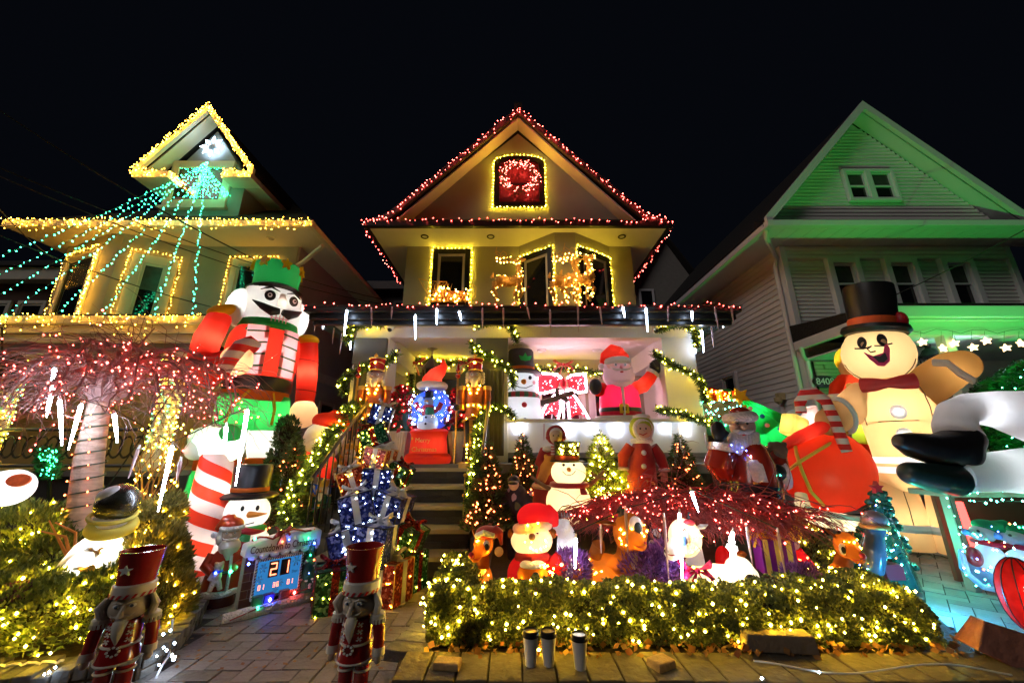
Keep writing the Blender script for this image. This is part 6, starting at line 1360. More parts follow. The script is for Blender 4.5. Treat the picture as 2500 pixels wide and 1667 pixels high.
def tb_(g, pts, rads, n=12, flat=1.): return M().tube([g(*p) for p in pts], [r * g.s for r in rads], n, flat=flat)
# ---- striped pole with glowing sign and snowman
SP_ = stand('striped_pole', 'red and white candy striped inflatable pole beside the lit snowman', 'inflatable', 504, 1250, 3.95, 1108, .03)
obj('pole', M().lathe([(.155, .0), (.16, .04), (.14, .5), (.122, .98), (.108, 1.0)], n=28), stripes('pole_bands', (.78, .05, .02), (.85, .72, .68), 5.2, 2, trans=.45), SP_); obj('foot', M().lathe([(.26, 0), (.25, .06), (.19, .1)], n=24), WHT_I, SP_)
lamp(SP_, (0, 0, .3), 5); lamp(SP_, (0, 0, .7), 5)
g = PX(3.95, 1080); p = g(525, 1085)
sg = wroot('pole_sign', p, 'glowing white and green inflatable sign on top of the striped pole', 'sign'); obj('panel', M().sph(p, (.3, .09, .16), rot(0, 18, 0)), infl('white_green_nylon', (.5, .85, .6)), sg); obj('ball', M().sph(g(480, 1098), .1), WHT_I, sg)
obj('flag', M().sph(g(560, 1060, -.02), (.11, .06, .1)), GRN_I, sg)
for q in (480, 525, 570): lamp(sg, (g(q, 1085) - p), 6)
SN = stand('inflatable_snowman', 'bright inflatable snowman in black top hat with blue mittens and scarf', 'inflatable', 607, 1220, 4.1, 1124, .05, 20, hk=.97)
obj('body', M().sph((0, 0, .22), (.26, .22, .24)), WHT_I, SN); obj('head', M().sph((0, 0, .56), (.2, .17, .17)), WHT_I, SN)
hh = obj('hat', M().lathe([(.24, .695), (.25, .715), (.22, .735), (.155, .74), (.165, .97), (.15, .995), (0, 1.0)], n=28), BLK_I, SN); obj('hat_band', M().lathe([(.158, .75), (.161, .755), (.162, .785), (.158, .79)], n=26), ORG_I, hh)
for x in (.0, .12): obj('eye', M().sph((x, -.16, .615), (.015, .01, .024), nu=10, nv=7), INK, SN)
obj('nose', M().tube([(.06, -.15, .56), (.14, -.21, .565), (.22, -.25, .575)], [.03, .02, .004], 10), BRNZ, SN); obj('cheek', M().patch((-.1, -.15, .55), (-.6, -1, 0), circ(.025, 14), .005), PINKP, SN); obj('smile', M().tube([(-.04, -.165, .5), (.03, -.17, .475), (.11, -.15, .49)], .005, 6), INK, SN)
obj('scarf', M().torus((0, 0, .415), .15, .04, n=24, m=8).tube([(.06, -.15, .4), (.07, -.23, .3), (.04, -.25, .2)], [.04, .045, .05], 8, flat=.4), stripes('scarf_red_green', (.5, .03, .05), (.04, .4, .12), 9, 3, trans=.3), SN)
obj('arm', M().tube([(-.2, 0, .33), (-.27, -.03, .42), (-.3, -.04, .52)], [.08, .075, .07], 12), WHT_I, SN); obj('mitten', M().sph((-.3, -.05, .61), (.075, .06, .085)), BLU_I, SN); obj('mitten', M().sph((.17, -.2, .21), (.08, .05, .08)), BLU_I, SN)
lamp(SN, (0, 0, .22), 6); lamp(SN, (0, 0, .56), 4)
# ---- santa statue with a teddy and the countdown board
SS = stand('santa_statue', 'glossy santa statue holding a pale teddy bear beside the countdown board', 'statue', 552, 1370, 3.62, 1253, .0, 32)
obj('coat', M().lathe([(.2, .14), (.21, .2), (.17, .42), (.15, .55), (.08, .62)], n=26, sq=(1, .8)), mat('metallic_red', (.42, .045, .015), .28, .25, coat=.6), SS); obj('hem', M().torus((0, 0, .16), .2, .035, n=28, m=8, sq=.85), FURW, SS); obj('placket', M().tube([(.05, -.14, .55), (.06, -.165, .35), (.06, -.18, .16)], [.03, .035, .035], 8, flat=.5), FURW, SS)
obj('boots', M().lathe([(.16, 0), (.17, .05), (.15, .13)], n=20, sq=(1, .8)), mat('maroon_gloss', (.1, .02, .015), .25, coat=.6), SS); obj('belt', M().torus((0, 0, .38), .178, .02, n=26, m=6, sq=.8), BLK, SS)
obj('head', M().sph((0, -.02, .77), (.105, .1, .11)), FACE, SS); obj('beard', M().sph((.01, -.06, .64), (.115, .085, .1)).tube([(.01, -.11, .63), (.02, -.13, .5)], [.085, .02], 10), GLW, SS); mustache(SS, -.135, .735, .08, .03, GLW); eyes(SS, -.11, .795, .04, .012); obj('nose', M().sph((0, -.13, .765), .022, nu=10, nv=7), FACE, SS)
obj('hair', M().sph((-.09, .0, .74), (.06, .07, .1)), GLW, SS); obj('hat', M().sph((0, .01, .87), (.12, .11, .09)).tube([(0, .02, .92), (-.09, .03, .93), (-.16, .02, .82)], [.08, .06, .03], 10), MATS['metallic_red'], SS, fuse=.012); obj('hat_rim', M().torus((0, -.01, .84), .105, .028, n=24, m=8), FURW, SS); obj('pompom', M().sph((-.17, .01, .77), .035, nu=10, nv=7), FURW, SS)
obj('arm', M().tube([(-.14, 0, .56), (-.19, -.03, .44), (-.1, -.16, .38)], [.06, .06, .045], 12), MATS['metallic_red'], SS); obj('arm', M().tube([(.14, 0, .56), (.18, -.05, .45), (.1, -.16, .42)], [.06, .06, .045], 12), MATS['metallic_red'], SS)
td = obj('teddy_bear', M().sph((-.06, -.2, .36), (.055, .05, .07)).sph((-.05, -.22, .46), .048).tube([(-.08, -.22, .31), (-.1, -.24, .21)], [.03, .027], 10).tube([(-.03, -.22, .31), (-.0, -.24, .22)], [.03, .027], 10).tube([(-.09, -.2, .4), (-.13, -.22, .33)], [.026, .022], 10).sph((-.085, -.21, .5), .02).sph((-.02, -.21, .5), .02), mat('pale_plush', (.62, .5, .34), .9, bump=.6, bs=40), SS, fuse=.01); obj('teddy_scarf', M().torus((-.055, -.21, .415), .04, .013, n=16, m=6), BLU_I, td)
obj('belt_bulb', M().octs([V((.07, -.2, .39))], .02), B_GRN, SS, smooth=False); obj('teddy_bulb', M().octs([V((-.07, -.26, .41))], .016), B_BLUE, SS, smooth=False)
# countdown board in its own frame
c = G(705, 1480, 0); a = G(600, 1500, 0); b = G(785, 1452, 0); u_ = (b - a); cw = 0.66; ang = math.degrees(math.atan2(u_.y, u_.x)); top = U(680, 1300, c.y).z
CB = root('countdown_board', (c.x - .13, c.y, 0), 'brick fireplace shaped countdown to christmas board with red digits', 'sign', None, ang, top / .62)
CB.scale = (CB.scale[0] * .8, CB.scale[1], CB.scale[2])
BW_ = .36
obj('fireplace', M().bx((-BW_, 0, .05), (BW_, .1, .46)), mat('mortar', (.3, .26, .24), .9), CB, smooth=False)
brm = mat('toy_brick', (.1, .035, .025), .6, var=.4, ns=14)
for j in range(6):
    for i in range(-1, 6):
        x = -BW_ + (i + (.5 if j % 2 else 0)) * .142; x0, x1 = max(x, -BW_) + .004, min(x + .142, BW_) - .004
        if x1 - x0 > .03: obj('brick', M().bx((x0, -.012, .055 + j * .068), (x1, 0.02, .117 + j * .068)), brm, CB, smooth=False, bevel=.004)
mt = [( -BW_ - .03, .46), (BW_ + .06, .46), (BW_ + .07, .6), (BW_ + .03, .62), (.1, .625), (-.1, .6), (-BW_ - .02, .56)]
obj('snowy_mantel', M().prism(mt, -.05, .12), mat('snow_paint', (.75, .74, .74), .7, bump=.4, bs=30), CB, smooth=False, bevel=.015)
for k in range(7): obj('snow_drip', M().sph((-.3 + k * .11, -.03, .455), (.05, .035, .025), nu=12, nv=7), MATS['snow_paint'], CB)
text('lettering', 'Countdown to Christmas', .088, (.015, -.053, .515), 90, 0, mat('dark_maroon_ink', (.06, .01, .015), .5), CB, .002, sx=.78)
fx0, fx1, fz0, fz1 = -.24, .22, .12, .41
obj('screen', M().bx((fx0, -.035, fz0), (fx1, 0, fz1)), glow('blue_screen', (.02, .13, .33), .9), CB, smooth=False)
fm = M(); cs = M()
for (p0, p1) in (((fx0 - .02, fz0 - .02), (fx1 + .02, fz0)), ((fx0 - .02, fz1), (fx1 + .02, fz1 + .02)), ((fx0 - .02, fz0), (fx0, fz1)), ((fx1, fz0), (fx1 + .02, fz1))): fm.bx((p0[0], -.05, p0[1]), (p1[0], -.01, p1[1]))
obj('screen_frame', fm, WPR, CB, smooth=False)
for k in range(20):
    x = fx0 - .01 + k * .0245
    for z in (fz0 - .02, fz1): cs.add([(x, -.052, z), (x + .01, -.052, z), (x + .018, -.052, z + .02), (x + .008, -.052, z + .02)], [(0, 1, 2, 3)])
for k in range(12):
    z = fz0 + k * .0245
    for x in (fx0 - .02, fx1): cs.add([(x, -.052, z), (x + .02, -.052, z + .008), (x + .02, -.052, z + .018), (x, -.052, z + .01)], [(0, 1, 2, 3)])
obj('frame_stripes', cs, mat('oxblood_print', (.12, .01, .02), .5), CB, smooth=False)
SEG = {'0': 'abcdef', '1': 'bc', '2': 'abged', '3': 'abgcd', '6': 'afgedc'}
DIGM = glow('digit_red', (1, .2, .1), 3.0)
def digit(ch, x, z, w, h, t):
    L_ = {'a': (x, z + h - t, x + w, z + h), 'd': (x, z, x + w, z + t), 'g': (x, z + h / 2 - t / 2, x + w, z + h / 2 + t / 2), 'f': (x, z + h / 2, x + t, z + h), 'b': (x + w - t, z + h / 2, x + w, z + h), 'e': (x, z, x + t, z + h / 2), 'c': (x + w - t, z, x + w, z + h / 2)}
    m = M(); e = t * .12
    for k in SEG[ch]: a_ = L_[k]; m.bx((a_[0] + e, -.046, a_[1] + e), (a_[2] - e, -.042, a_[3] - e))
    obj('digit', m, DIGM, CB, smooth=False)
for i, ch in enumerate('21'):
    x = -.105 + i * .125; obj('digit_panel', M().bx((x - .015, -.04, .262), (x + .085, -.0355, .395)), INK, CB, smooth=False); digit(ch, x, .275, .07, .108, .014)
for i, ch in enumerate('013601'): digit(ch, -.205 + i * .036 + (i // 2) * .078, .175, .024, .04, .006)
text('lettering', 'Days', .032, (.165, -.038, .275), 90, 0, INK, CB, .001)
for (x, z, q) in ((-.18, .35, .035), (-.2, .26, .03), (.17, .36, .04), (.02, .2, .03), (-.02, .15, .025)):
    m = M()
    for k in range(6): a_ = k * pi / 3; m.patch((x, -.037, z), (0, -1, 0), [(0, 0), (q * cos(a_ - .16), q * sin(a_ - .16)), (q * 1.15 * cos(a_), q * 1.15 * sin(a_)), (q * cos(a_ + .16), q * sin(a_ + .16))], .0012)
    obj('snowflake', m, mat('pale_blue_print', (.2, .42, .6), .5), CB, smooth=False)
rib = obj('ribbon', M().tube([(-.34 + k * .07, -.04, .6 + .02 * sin(k * 1.3) + (.03 if k > 3 else 0)) for k in range(10)], .018, 8, flat=.5), mat('red_green_ribbon', (.25, .02, .02), .4, coat=.5), CB); m = M(); bow_mesh((-.03, -.05, .645), .13, m); obj('bow', m, MATS['red_green_ribbon'], rib)
obj('snow_base', M().tube([(-.5, -.06, .02), (-.3, -.09, .025), (0, -.08, .028), (.3, -.08, .026), (.46, -.04, .02)], [.04, .05, .05, .05, .03], 12, flat=1.), FURW, CB)
tr = obj('snowy_tree', M().lathe([(.1, .08), (.05, .2), (.085, .2), (.04, .31), (.07, .31), (.03, .42), (.055, .42), (0, .58)], (.33, -.03, 0), 16), mat('toy_tree_green', (.02, .13, .08), .5, bump=.8, bs=40), CB)
for k in range(34): t = R(); a_ = ru(pi, 2 * pi); rr = .095 * (1 - t) + .01; obj('snow_clump', M().sph((.33 + cos(a_) * rr, -.03 + sin(a_) * rr, .1 + t * .45), (.018, .015, .009), nu=7, nv=5), MATS['snow_paint'], tr)
obj('tree_star', M().patch((.33, -.04, .6), (0, -1, 0), starpoly(.03, .013), .006), BRNZ, tr, smooth=False)
for (x, z, bm_, q) in ((.33, .5, B_BLUE, .011), (.3, .4, B_GRN, .012), (.35, .35, B_ORED, .011), (.31, .24, B_BLUE, .013), (-.2, .055, B_GRN, .016), (-.09, .1, B_BLUE, .016), (.16, .11, B_RED, .014), (-.33, .62, B_GRN, .012), (-.04, .56, B_ORED, .011), (.03, .57, B_BLUE, .012), (.25, .555, B_GRN, .014), (-.35, .42, B_BLUE, .013)): obj('bulb', M().octs([V((x, -.12 if z < .2 else -.09, z))], q), bm_, CB, smooth=False)
for (x, mt_) in ((-.2, 'green_parcel'), (-.09, 'purple_parcel'), (.07, 'brown_parcel')): obj('parcel', M().box((x, -.07, .09), (.1, .06, .1)), mat(mt_, {'g': (.02, .12, .05), 'p': (.08, .03, .25), 'b': (.25, .08, .05)}[mt_[0]], .5), CB, smooth=False, bevel=.005)
obj('cord', M().tube([(-.45, -.13, .02), (-.2, -.13, .06), (.1, -.12, .1), (.4, -.1, .12)], .005, 6), REDV, CB)
# ---- stack of wire gift boxes
BLUG = glitter('blue_glitter', (.035, .06, .42), (.4, .45, .95)); REDG = glitter('red_glitter', (.5, .05, .02), (.95, .4, .2)); GRNG = glitter('green_glitter', (.015, .2, .09), (.3, .7, .4)); SILV = mat('silver_ribbon', (.7, .68, .66), .35, .3, var=.15, bump=.6, bs=60, trans=.25); REDR = glitter('red_ribbon', (.35, .012, .02), (.7, .05, .05), 90); WHR = mat('white_ribbon', (.8, .8, .85), .6, trans=.3, bump=.4, bs=50)
def gift(label, x, y, Y, w, h, tilt, rz, cm, rm, nb=11, bulbm=None, lp_=8.):
    c_ = U(x, y, Y); k = PX(Y, y).s; w *= k; h *= k; r_ = root('gift_box', c_, label, 'gift box', 'lit wire gift boxes stacked by the steps', rz); r_.rotation_euler[1] = radians(tilt)
    hw = w / 2; hh_ = h / 2
    for ax_ in range(6):    # six cloth panels on a wire frame
        pass
    obj('box', M().box((0, 0, 0), (w, w, h)), cm, r_, smooth=False, bevel=.008)
    e = .004; t = w * .1
    obj('ribbon', M().box((0, 0, 0), (t * 2, w + e * 2, h + e * 2)), rm, r_, smooth=False); obj('ribbon', M().box((0, 0, 0), (w + e * 2.6, t * 2, h + e * 2.6)), rm, r_, smooth=False)
    fr = M()
    for sx in (-1, 1):
        for sy in (-1, 1):
            fr.tube([(sx * hw, sy * hw, -hh_), (sx * hw, sy * hw, hh_)], .005, 5)
            for z in (-hh_, hh_): fr.tube([(-hw, sy * hw, z), (hw, sy * hw, z)], .005, 5); fr.tube([(sx * hw, -hw, z), (sx * hw, hw, z)], .005, 5)
    obj('wire_frame', fr, GOLD2 if cm is REDG else IRON, r_)
    m = M(); bow_mesh((0, 0, hh_ + w * .14), w * .62, m); bow_mesh((0, 0, hh_ + w * .14), w * .55, m)
    obj('bow', m, rm, r_)
    b = [V((ru(-hw, hw), -hw - .006, ru(-hh_, hh_))) for i in range(nb)] + [V((random.choice((-1, 1)) * (hw + .006), ru(-hw, hw), ru(-hh_, hh_))) for i in range(nb // 2)]
    obj('bulbs', M().octs(b, .0048), bulbm or B_WARM, r_, smooth=False, kind='stuff'); lamp(r_, (0, 0, 0), lp_ * (w / .3) ** 2 * 2.2, (1, .85, .6))
gift('green glitter gift box with red ribbon at the bottom left of the stack', 812, 1442, 3.55, 84, 105, 0, 28, GRNG, REDR)
gift('red glitter gift box with silver ribbon at the bottom centre of the stack', 950, 1428, 3.7, 82, 112, 0, -18, REDG, SILV)
gift('green glitter gift box with red ribbon at the bottom right against the steps', 1000, 1395, 4.0, 62, 95, 0, -25, GRNG, REDR)
gift('blue glitter gift box tilted left with a white bow, left side of the stack', 856, 1330, 3.75, 84, 82, -16, 15, BLUG, WHR, bulbm=B_COOL)
gift('blue glitter gift box under a big white bow in the middle of the stack', 920, 1325, 3.7, 84, 84, 4, -8, BLUG, WHR, bulbm=B_COOL)
gift('green glitter gift box tipped right with red ribbon on the right of the stack', 988, 1318, 3.9, 72, 78, 24, -20, GRNG, REDR)
gift('blue glitter gift box leaning left in the upper middle of the stack', 878, 1248, 3.8, 76, 86, -15, 12, BLUG, WHR, bulbm=B_COOL)
gift('blue glitter gift box leaning right in the upper middle of the stack', 955, 1247, 3.85, 72, 84, 16, -14, BLUG, SILV, bulbm=B_COOL)
gift('upright blue glitter gift box with a white bow above the leaning pair', 922, 1180, 3.95, 66, 68, 3, 10, BLUG, WHR, bulbm=B_COOL)
gift('red glitter gift box with silver ribbon leaning left near the top of the stack', 866, 1178, 3.95, 60, 66, -22, 14, REDG, SILV)
gift('orange red glitter gift box with silver bow near the top of the stack', 927, 1119, 4.05, 58, 48, 10, -10, REDG, SILV)
gift('small green glitter gift box tipped right behind the upright blue one', 972, 1165, 4.1, 46, 62, 26, -15, GRNG, REDR)
gift('green glitter gift box under a large red bow second from the top', 915, 1066, 4.15, 60, 46, -24, 12, GRNG, REDR)
gift('blue glitter gift box with silver bow at the very top of the stack', 932, 1016, 4.2, 48, 46, 14, 10, BLUG, SILV, bulbm=B_COOL)
# ---- figure in ear muffs, tinsel snowman, plush elf behind the weeping bush
g = PX(4.9, 1110); k = g.s; p = g(1355, 1290); p.z = .1
LA = wroot('winter_figure', p, 'old woman figure in red ear muffs and red coat holding a tan plush toy', 'figure')
obj('dress', tb_(g, [(1352, 1275), (1352, 1180), (1353, 1130), (1355, 1092)], [55, 46, 36, 20], 20), mat('red_coat_cloth', (.32, .02, .02), .85, var=.2), LA); obj('hem', M().torus(g(1352, 1185), 47 * k, 6 * k, n=24, m=6), mat('salmon_fur', (.7, .4, .28), .95, bump=.6, bs=50), LA)
obj('head', ell(g, 1357, 1066, 16, 18, 16), FACE, LA); obj('nose', ball(g, 1357, 1068, 3, -.085), FACE, LA); obj('hair', ell(g, 1357, 1058, 19, 16, 15, .03), FURW, LA); obj('cap', M().torus(g(1357, 1062, .01), 20 * k, 4.5 * k, (0, 1, 0), n=24, m=8), REDV, LA)
for s in (-1, 1): obj('ear_muff', ball(g, 1357 + s * 19, 1068, 6), REDV, LA); obj('eye', ball(g, 1357 + s * 6, 1063, 1.8, -.08), INK, LA)
obj('mouth', ell(g, 1357, 1076, 4, 1.2, 2, -.082, n=8), REDP, LA); obj('shawl', ell(g, 1338, 1096, 14, 8, 12, -.06), FURW, LA)
obj('arm', tb_(g, [(1330, 1100), (1318, 1128, -.08), (1340, 1146, -.2)], [13, 12, 9]), MATS['red_coat_cloth'], LA); obj('scarf', tb_(g, [(1352, 1088, -.1), (1353, 1110, -.16), (1352, 1134, -.19)], [7, 8, 8], 8, .5), stripes('tick_scarf', (.4, .03, .03), (.6, .5, .4), 30, 0), LA)
pl = obj('plush_toy', M().sph(g(1340, 1125, -.22), 12 * k).sph(g(1332, 1145, -.22), (14 * k, 10 * k, 17 * k)).tube([g(1323, 1150, -.24), g(1314, 1172, -.26)], [6 * k, 5 * k], 8).tube([g(1335, 1158, -.24), g(1327, 1178, -.26)], [6 * k, 5 * k], 8).sph(g(1332, 1113, -.2), 5 * k).sph(g(1350, 1115, -.2), 5 * k), mat('tan_plush', (.55, .24, .06), .9, bump=.5, bs=40), LA, fuse=.012)
g = PX(4.55, 1150); k = g.s; p = g(1388, 1250); p.z = .1
TS = wroot('tinsel_snowman', p, 'glowing cloth snowman with a black tinsel top hat and twig arms', 'snowman')
CLO = mat('lit_cloth', (.85, .78, .55), .9, var=.06, trans=.6)
obj('body', ell(g, 1388, 1225, 54, 50, 48), CLO, TS); obj('head', M().sph(g(1388, 1152), (43 * k, 40 * k, 33 * k), nu=24, nv=14), CLO, TS)
obj('hat', M().tube([g(1384, 1128), g(1384, 1100), g(1384, 1078)], [28 * k, 30 * k, 33 * k], 22).lathe([(42 * k, 0), (44 * k, .01), (30 * k, .02)], g(1386, 1127), 24), glitter('black_tinsel', (.01, .015, .012), (.12, .14, .08), 90), TS); obj('hat_band', M().tube([g(1384, 1127), g(1384, 1112)], [29.5 * k, 30.5 * k], 22), mat('dark_red_band', (.2, .02, .01), .6), TS)
obj('bulbs', M().octs([g(ru(1356, 1412), ru(1082, 1110), -31 * k) for i in range(26)], .008), B_YEL, TS, smooth=False, kind='stuff'); obj('sprig', M().lathe([(.03, 0), (0, .05)], g(1362, 1110, -.12), 6), FIR, TS)
for x in (1376, 1401): obj('eye', ball(g, x, 1134 + .5, 3.2, -.165), INK, TS)
obj('nose', tb_(g, [(1389, 1146, -.17), (1390, 1148, -.26)], [5.5, 3], 10), BRNZ, TS); obj('smile', tb_(g, [(1373, 1150, -.185), (1381, 1158, -.188), (1391, 1160, -.19), (1400, 1156, -.187), (1405, 1149, -.18)], [.9] * 5, 6), INK, TS)
obj('scarf', M().torus(g(1390, 1182), 42 * k, 6 * k, n=28, m=8).tube([g(1420, 1184, -.12), g(1426, 1205, -.2)], [6 * k, 8 * k], 8, flat=.5), REDV, TS)
BRK = mat('bark_brown', (.2, .13, .07), .9, var=.4, bump=.6, bs=30)
obj('twig_arm', tb_(g, [(1344, 1195), (1320, 1180), (1295, 1163)], [5, 4.5, 4], 8), BRK, TS); obj('twig_arm', M().tube([g(1432, 1190), g(1455, 1170), g(1475, 1148)], [5 * k, 5 * k, 4 * k], 8).tube([g(1442, 1153), g(1458, 1165), g(1480, 1168)], [3.5 * k, 4 * k, 3 * k], 8), BRK, TS)
lamp(TS, g(1388, 1152) - p, 5.5, (1, .85, .55)); lamp(TS, g(1388, 1225) - p, 7, (1, .85, .55))
g = PX(4.95, 1100); k = g.s; p = g(1565, 1290); p.z = .1
GE = wroot('plush_elf', p, 'life size plush elf in a red coat with a lime green fur trimmed hood', 'figure')
LIME = mat('lime_plush', (.34, .4, .03), .9, bump=.4, bs=40); RCO = mat('red_plush_coat', (.3, .015, .012), .9, var=.2, bump=.3, bs=30, sheen=.3)
obj('coat', M().tube([g(1565, 1270), g(1566, 1180), g(1567, 1120), g(1566, 1086), g(1566, 1074)], [52 * k, 44 * k, 37 * k, 26 * k, 14 * k], 22, flat=.8), RCO, GE)
obj('hood', M().sph(g(1566, 1045), (30 * k, 26 * k, 31 * k)), LIME, GE); obj('face', M().sph(g(1570, 1050, -.085), (20 * k, 12 * k, 21 * k)), FACE, GE); obj('hood_fur', M().torus(g(1570, 1049, -.09), 22 * k, 5 * k, (.1, -1, 0), n=26, m=7), FURW, GE); obj('hood_pompom', ell(g, 1566, 1018, 22, 8, 16), FURW, GE); obj('collar', M().torus(g(1566, 1076), 20 * k, 7 * k, n=20, m=7), FURW, GE)
for s in (-1, 1): obj('eye', ball(g, 1570 + s * 7, 1046, 2.2, -.145), INK, GE)
obj('nose', ball(g, 1571, 1052, 2.8, -.15), FACE, GE); obj('smile', tb_(g, [(1560, 1058, -.142), (1570, 1062, -.148), (1580, 1057, -.142)], [1, 1.2, 1], 6), REDP, GE)
for y in (1105, 1138): obj('pompom', ball(g, 1572, y, 6, -.19), FURW, GE)
for s, hx, hy in ((-1, 1522, 1152), (1, 1622, 1155)):
    obj('sleeve', M().tube([g(1566 + s * 26, 1090), g(1566 + s * 45, 1115), g(hx, hy - 12, -.02)], [14 * k, 14 * k, 11 * k], 14), RCO, GE); obj('cuff', M().torus(g(hx, hy - 8, -.02), 10 * k, 4 * k, n=16, m=6), FURW, GE)
    m = M(); m.sph(g(hx, hy + 2, -.03), (8 * k, 6 * k, 9 * k))
    for q in range(4): m.tube([g(hx - 6 + q * 4, hy + 6, -.04), g(hx - 7 + q * 4.5, hy + 15 + (q % 3), -.05), g(hx - 6 + q * 4, hy + 20 + (q % 3), -.03)], [2.3 * k, 2.1 * k, 1.5 * k], 6)
    m.tube([g(hx - s * 6, hy, -.05), g(hx - s * 13, hy + 6, -.06)], [2.6 * k, 1.8 * k], 6); obj('hand', m, FACE if s > 0 else LIME, GE)
# ---- person bending between the small trees
g = PX(4.35, 1220); k = g.s; p = g(1245, 1330); p.z = .1
PE = wroot('person', p, 'person in a dark mottled jacket and black cap bending over by the steps', 'person')
m = M()
m.tube([g(1262, 1268, .15), g(1262, 1240, .1), g(1260, 1212), (g(1258, 1196, -.04)), g(1254, 1188, -.08)], [26 * k, 31 * k, 30 * k, 22 * k, 10 * k], 16)
m.tube([g(1240, 1206, -.02), g(1222, 1232, -.08), g(1200, 1262, -.14)], [13 * k, 12 * k, 9 * k], 12); m.tube([g(1282, 1208), g(1292, 1235, -.1), g(1284, 1262, -.2)], [13 * k, 12 * k, 9 * k], 12)
for s in (-1, 1): m.tube([g(1262 + s * 12, 1262, .15), g(1262 + s * 14, 1310, .02), V((g(1262 + s * 15, 1300).x, 4.55, .12))], [16 * k, 13 * k, 9 * k], 12)
obj('body', m, mat('mottled_jacket', (.035, .03, .045), .85, var=.9, ns=14), PE, fuse=.014)
obj('head', M().sph(g(1254, 1180, -.1), (13 * k, 15 * k, 16 * k)), FACE, PE); obj('cap', M().sph(g(1254, 1172, -.1), (14.5 * k, 16 * k, 12 * k)).tube([g(1254, 1176, -.2), g(1252, 1180, -.28)], [12 * k, 11 * k], 12, flat=.25), BLK, PE)
for hx, hy, d in ((1197, 1268, -.15), (1283, 1268, -.22)):
    m = M(); m.sph(g(hx, hy, d), (6 * k, 5 * k, 7 * k))
    for q in range(4): m.tube([g(hx - 4 + q * 2.6, hy + 4, d), g(hx - 5 + q * 2.8, hy + 10, d - .02), g(hx - 4 + q * 2.6, hy + 14 - abs(q - 1.5), d - .01)], [1.9 * k, 1.7 * k, 1.2 * k], 6)
    m.tube([g(hx + 5, hy, d), g(hx + 9, hy + 6, d - .02)], [2 * k, 1.5 * k], 6); obj('hand', m, FACE, PE)
for i, (x, y, w) in enumerate(((1254, 1214, 10), (1296, 1204, 6), (1242, 1196, 5), (1262, 1236, 11))): obj('patch', M().patch(g(x, y, -31 * k), (0, -1, .2), [(a * ru(.6, 1.2), b * ru(.7, 1.4)) for a, b in circ(w * k * .8, 9)], .006), mat('pink_motif', (.4, .24, .27), .8, var=.3) if i < 3 else mat('olive_motif', (.1, .1, .04), .8), PE, smooth=False)
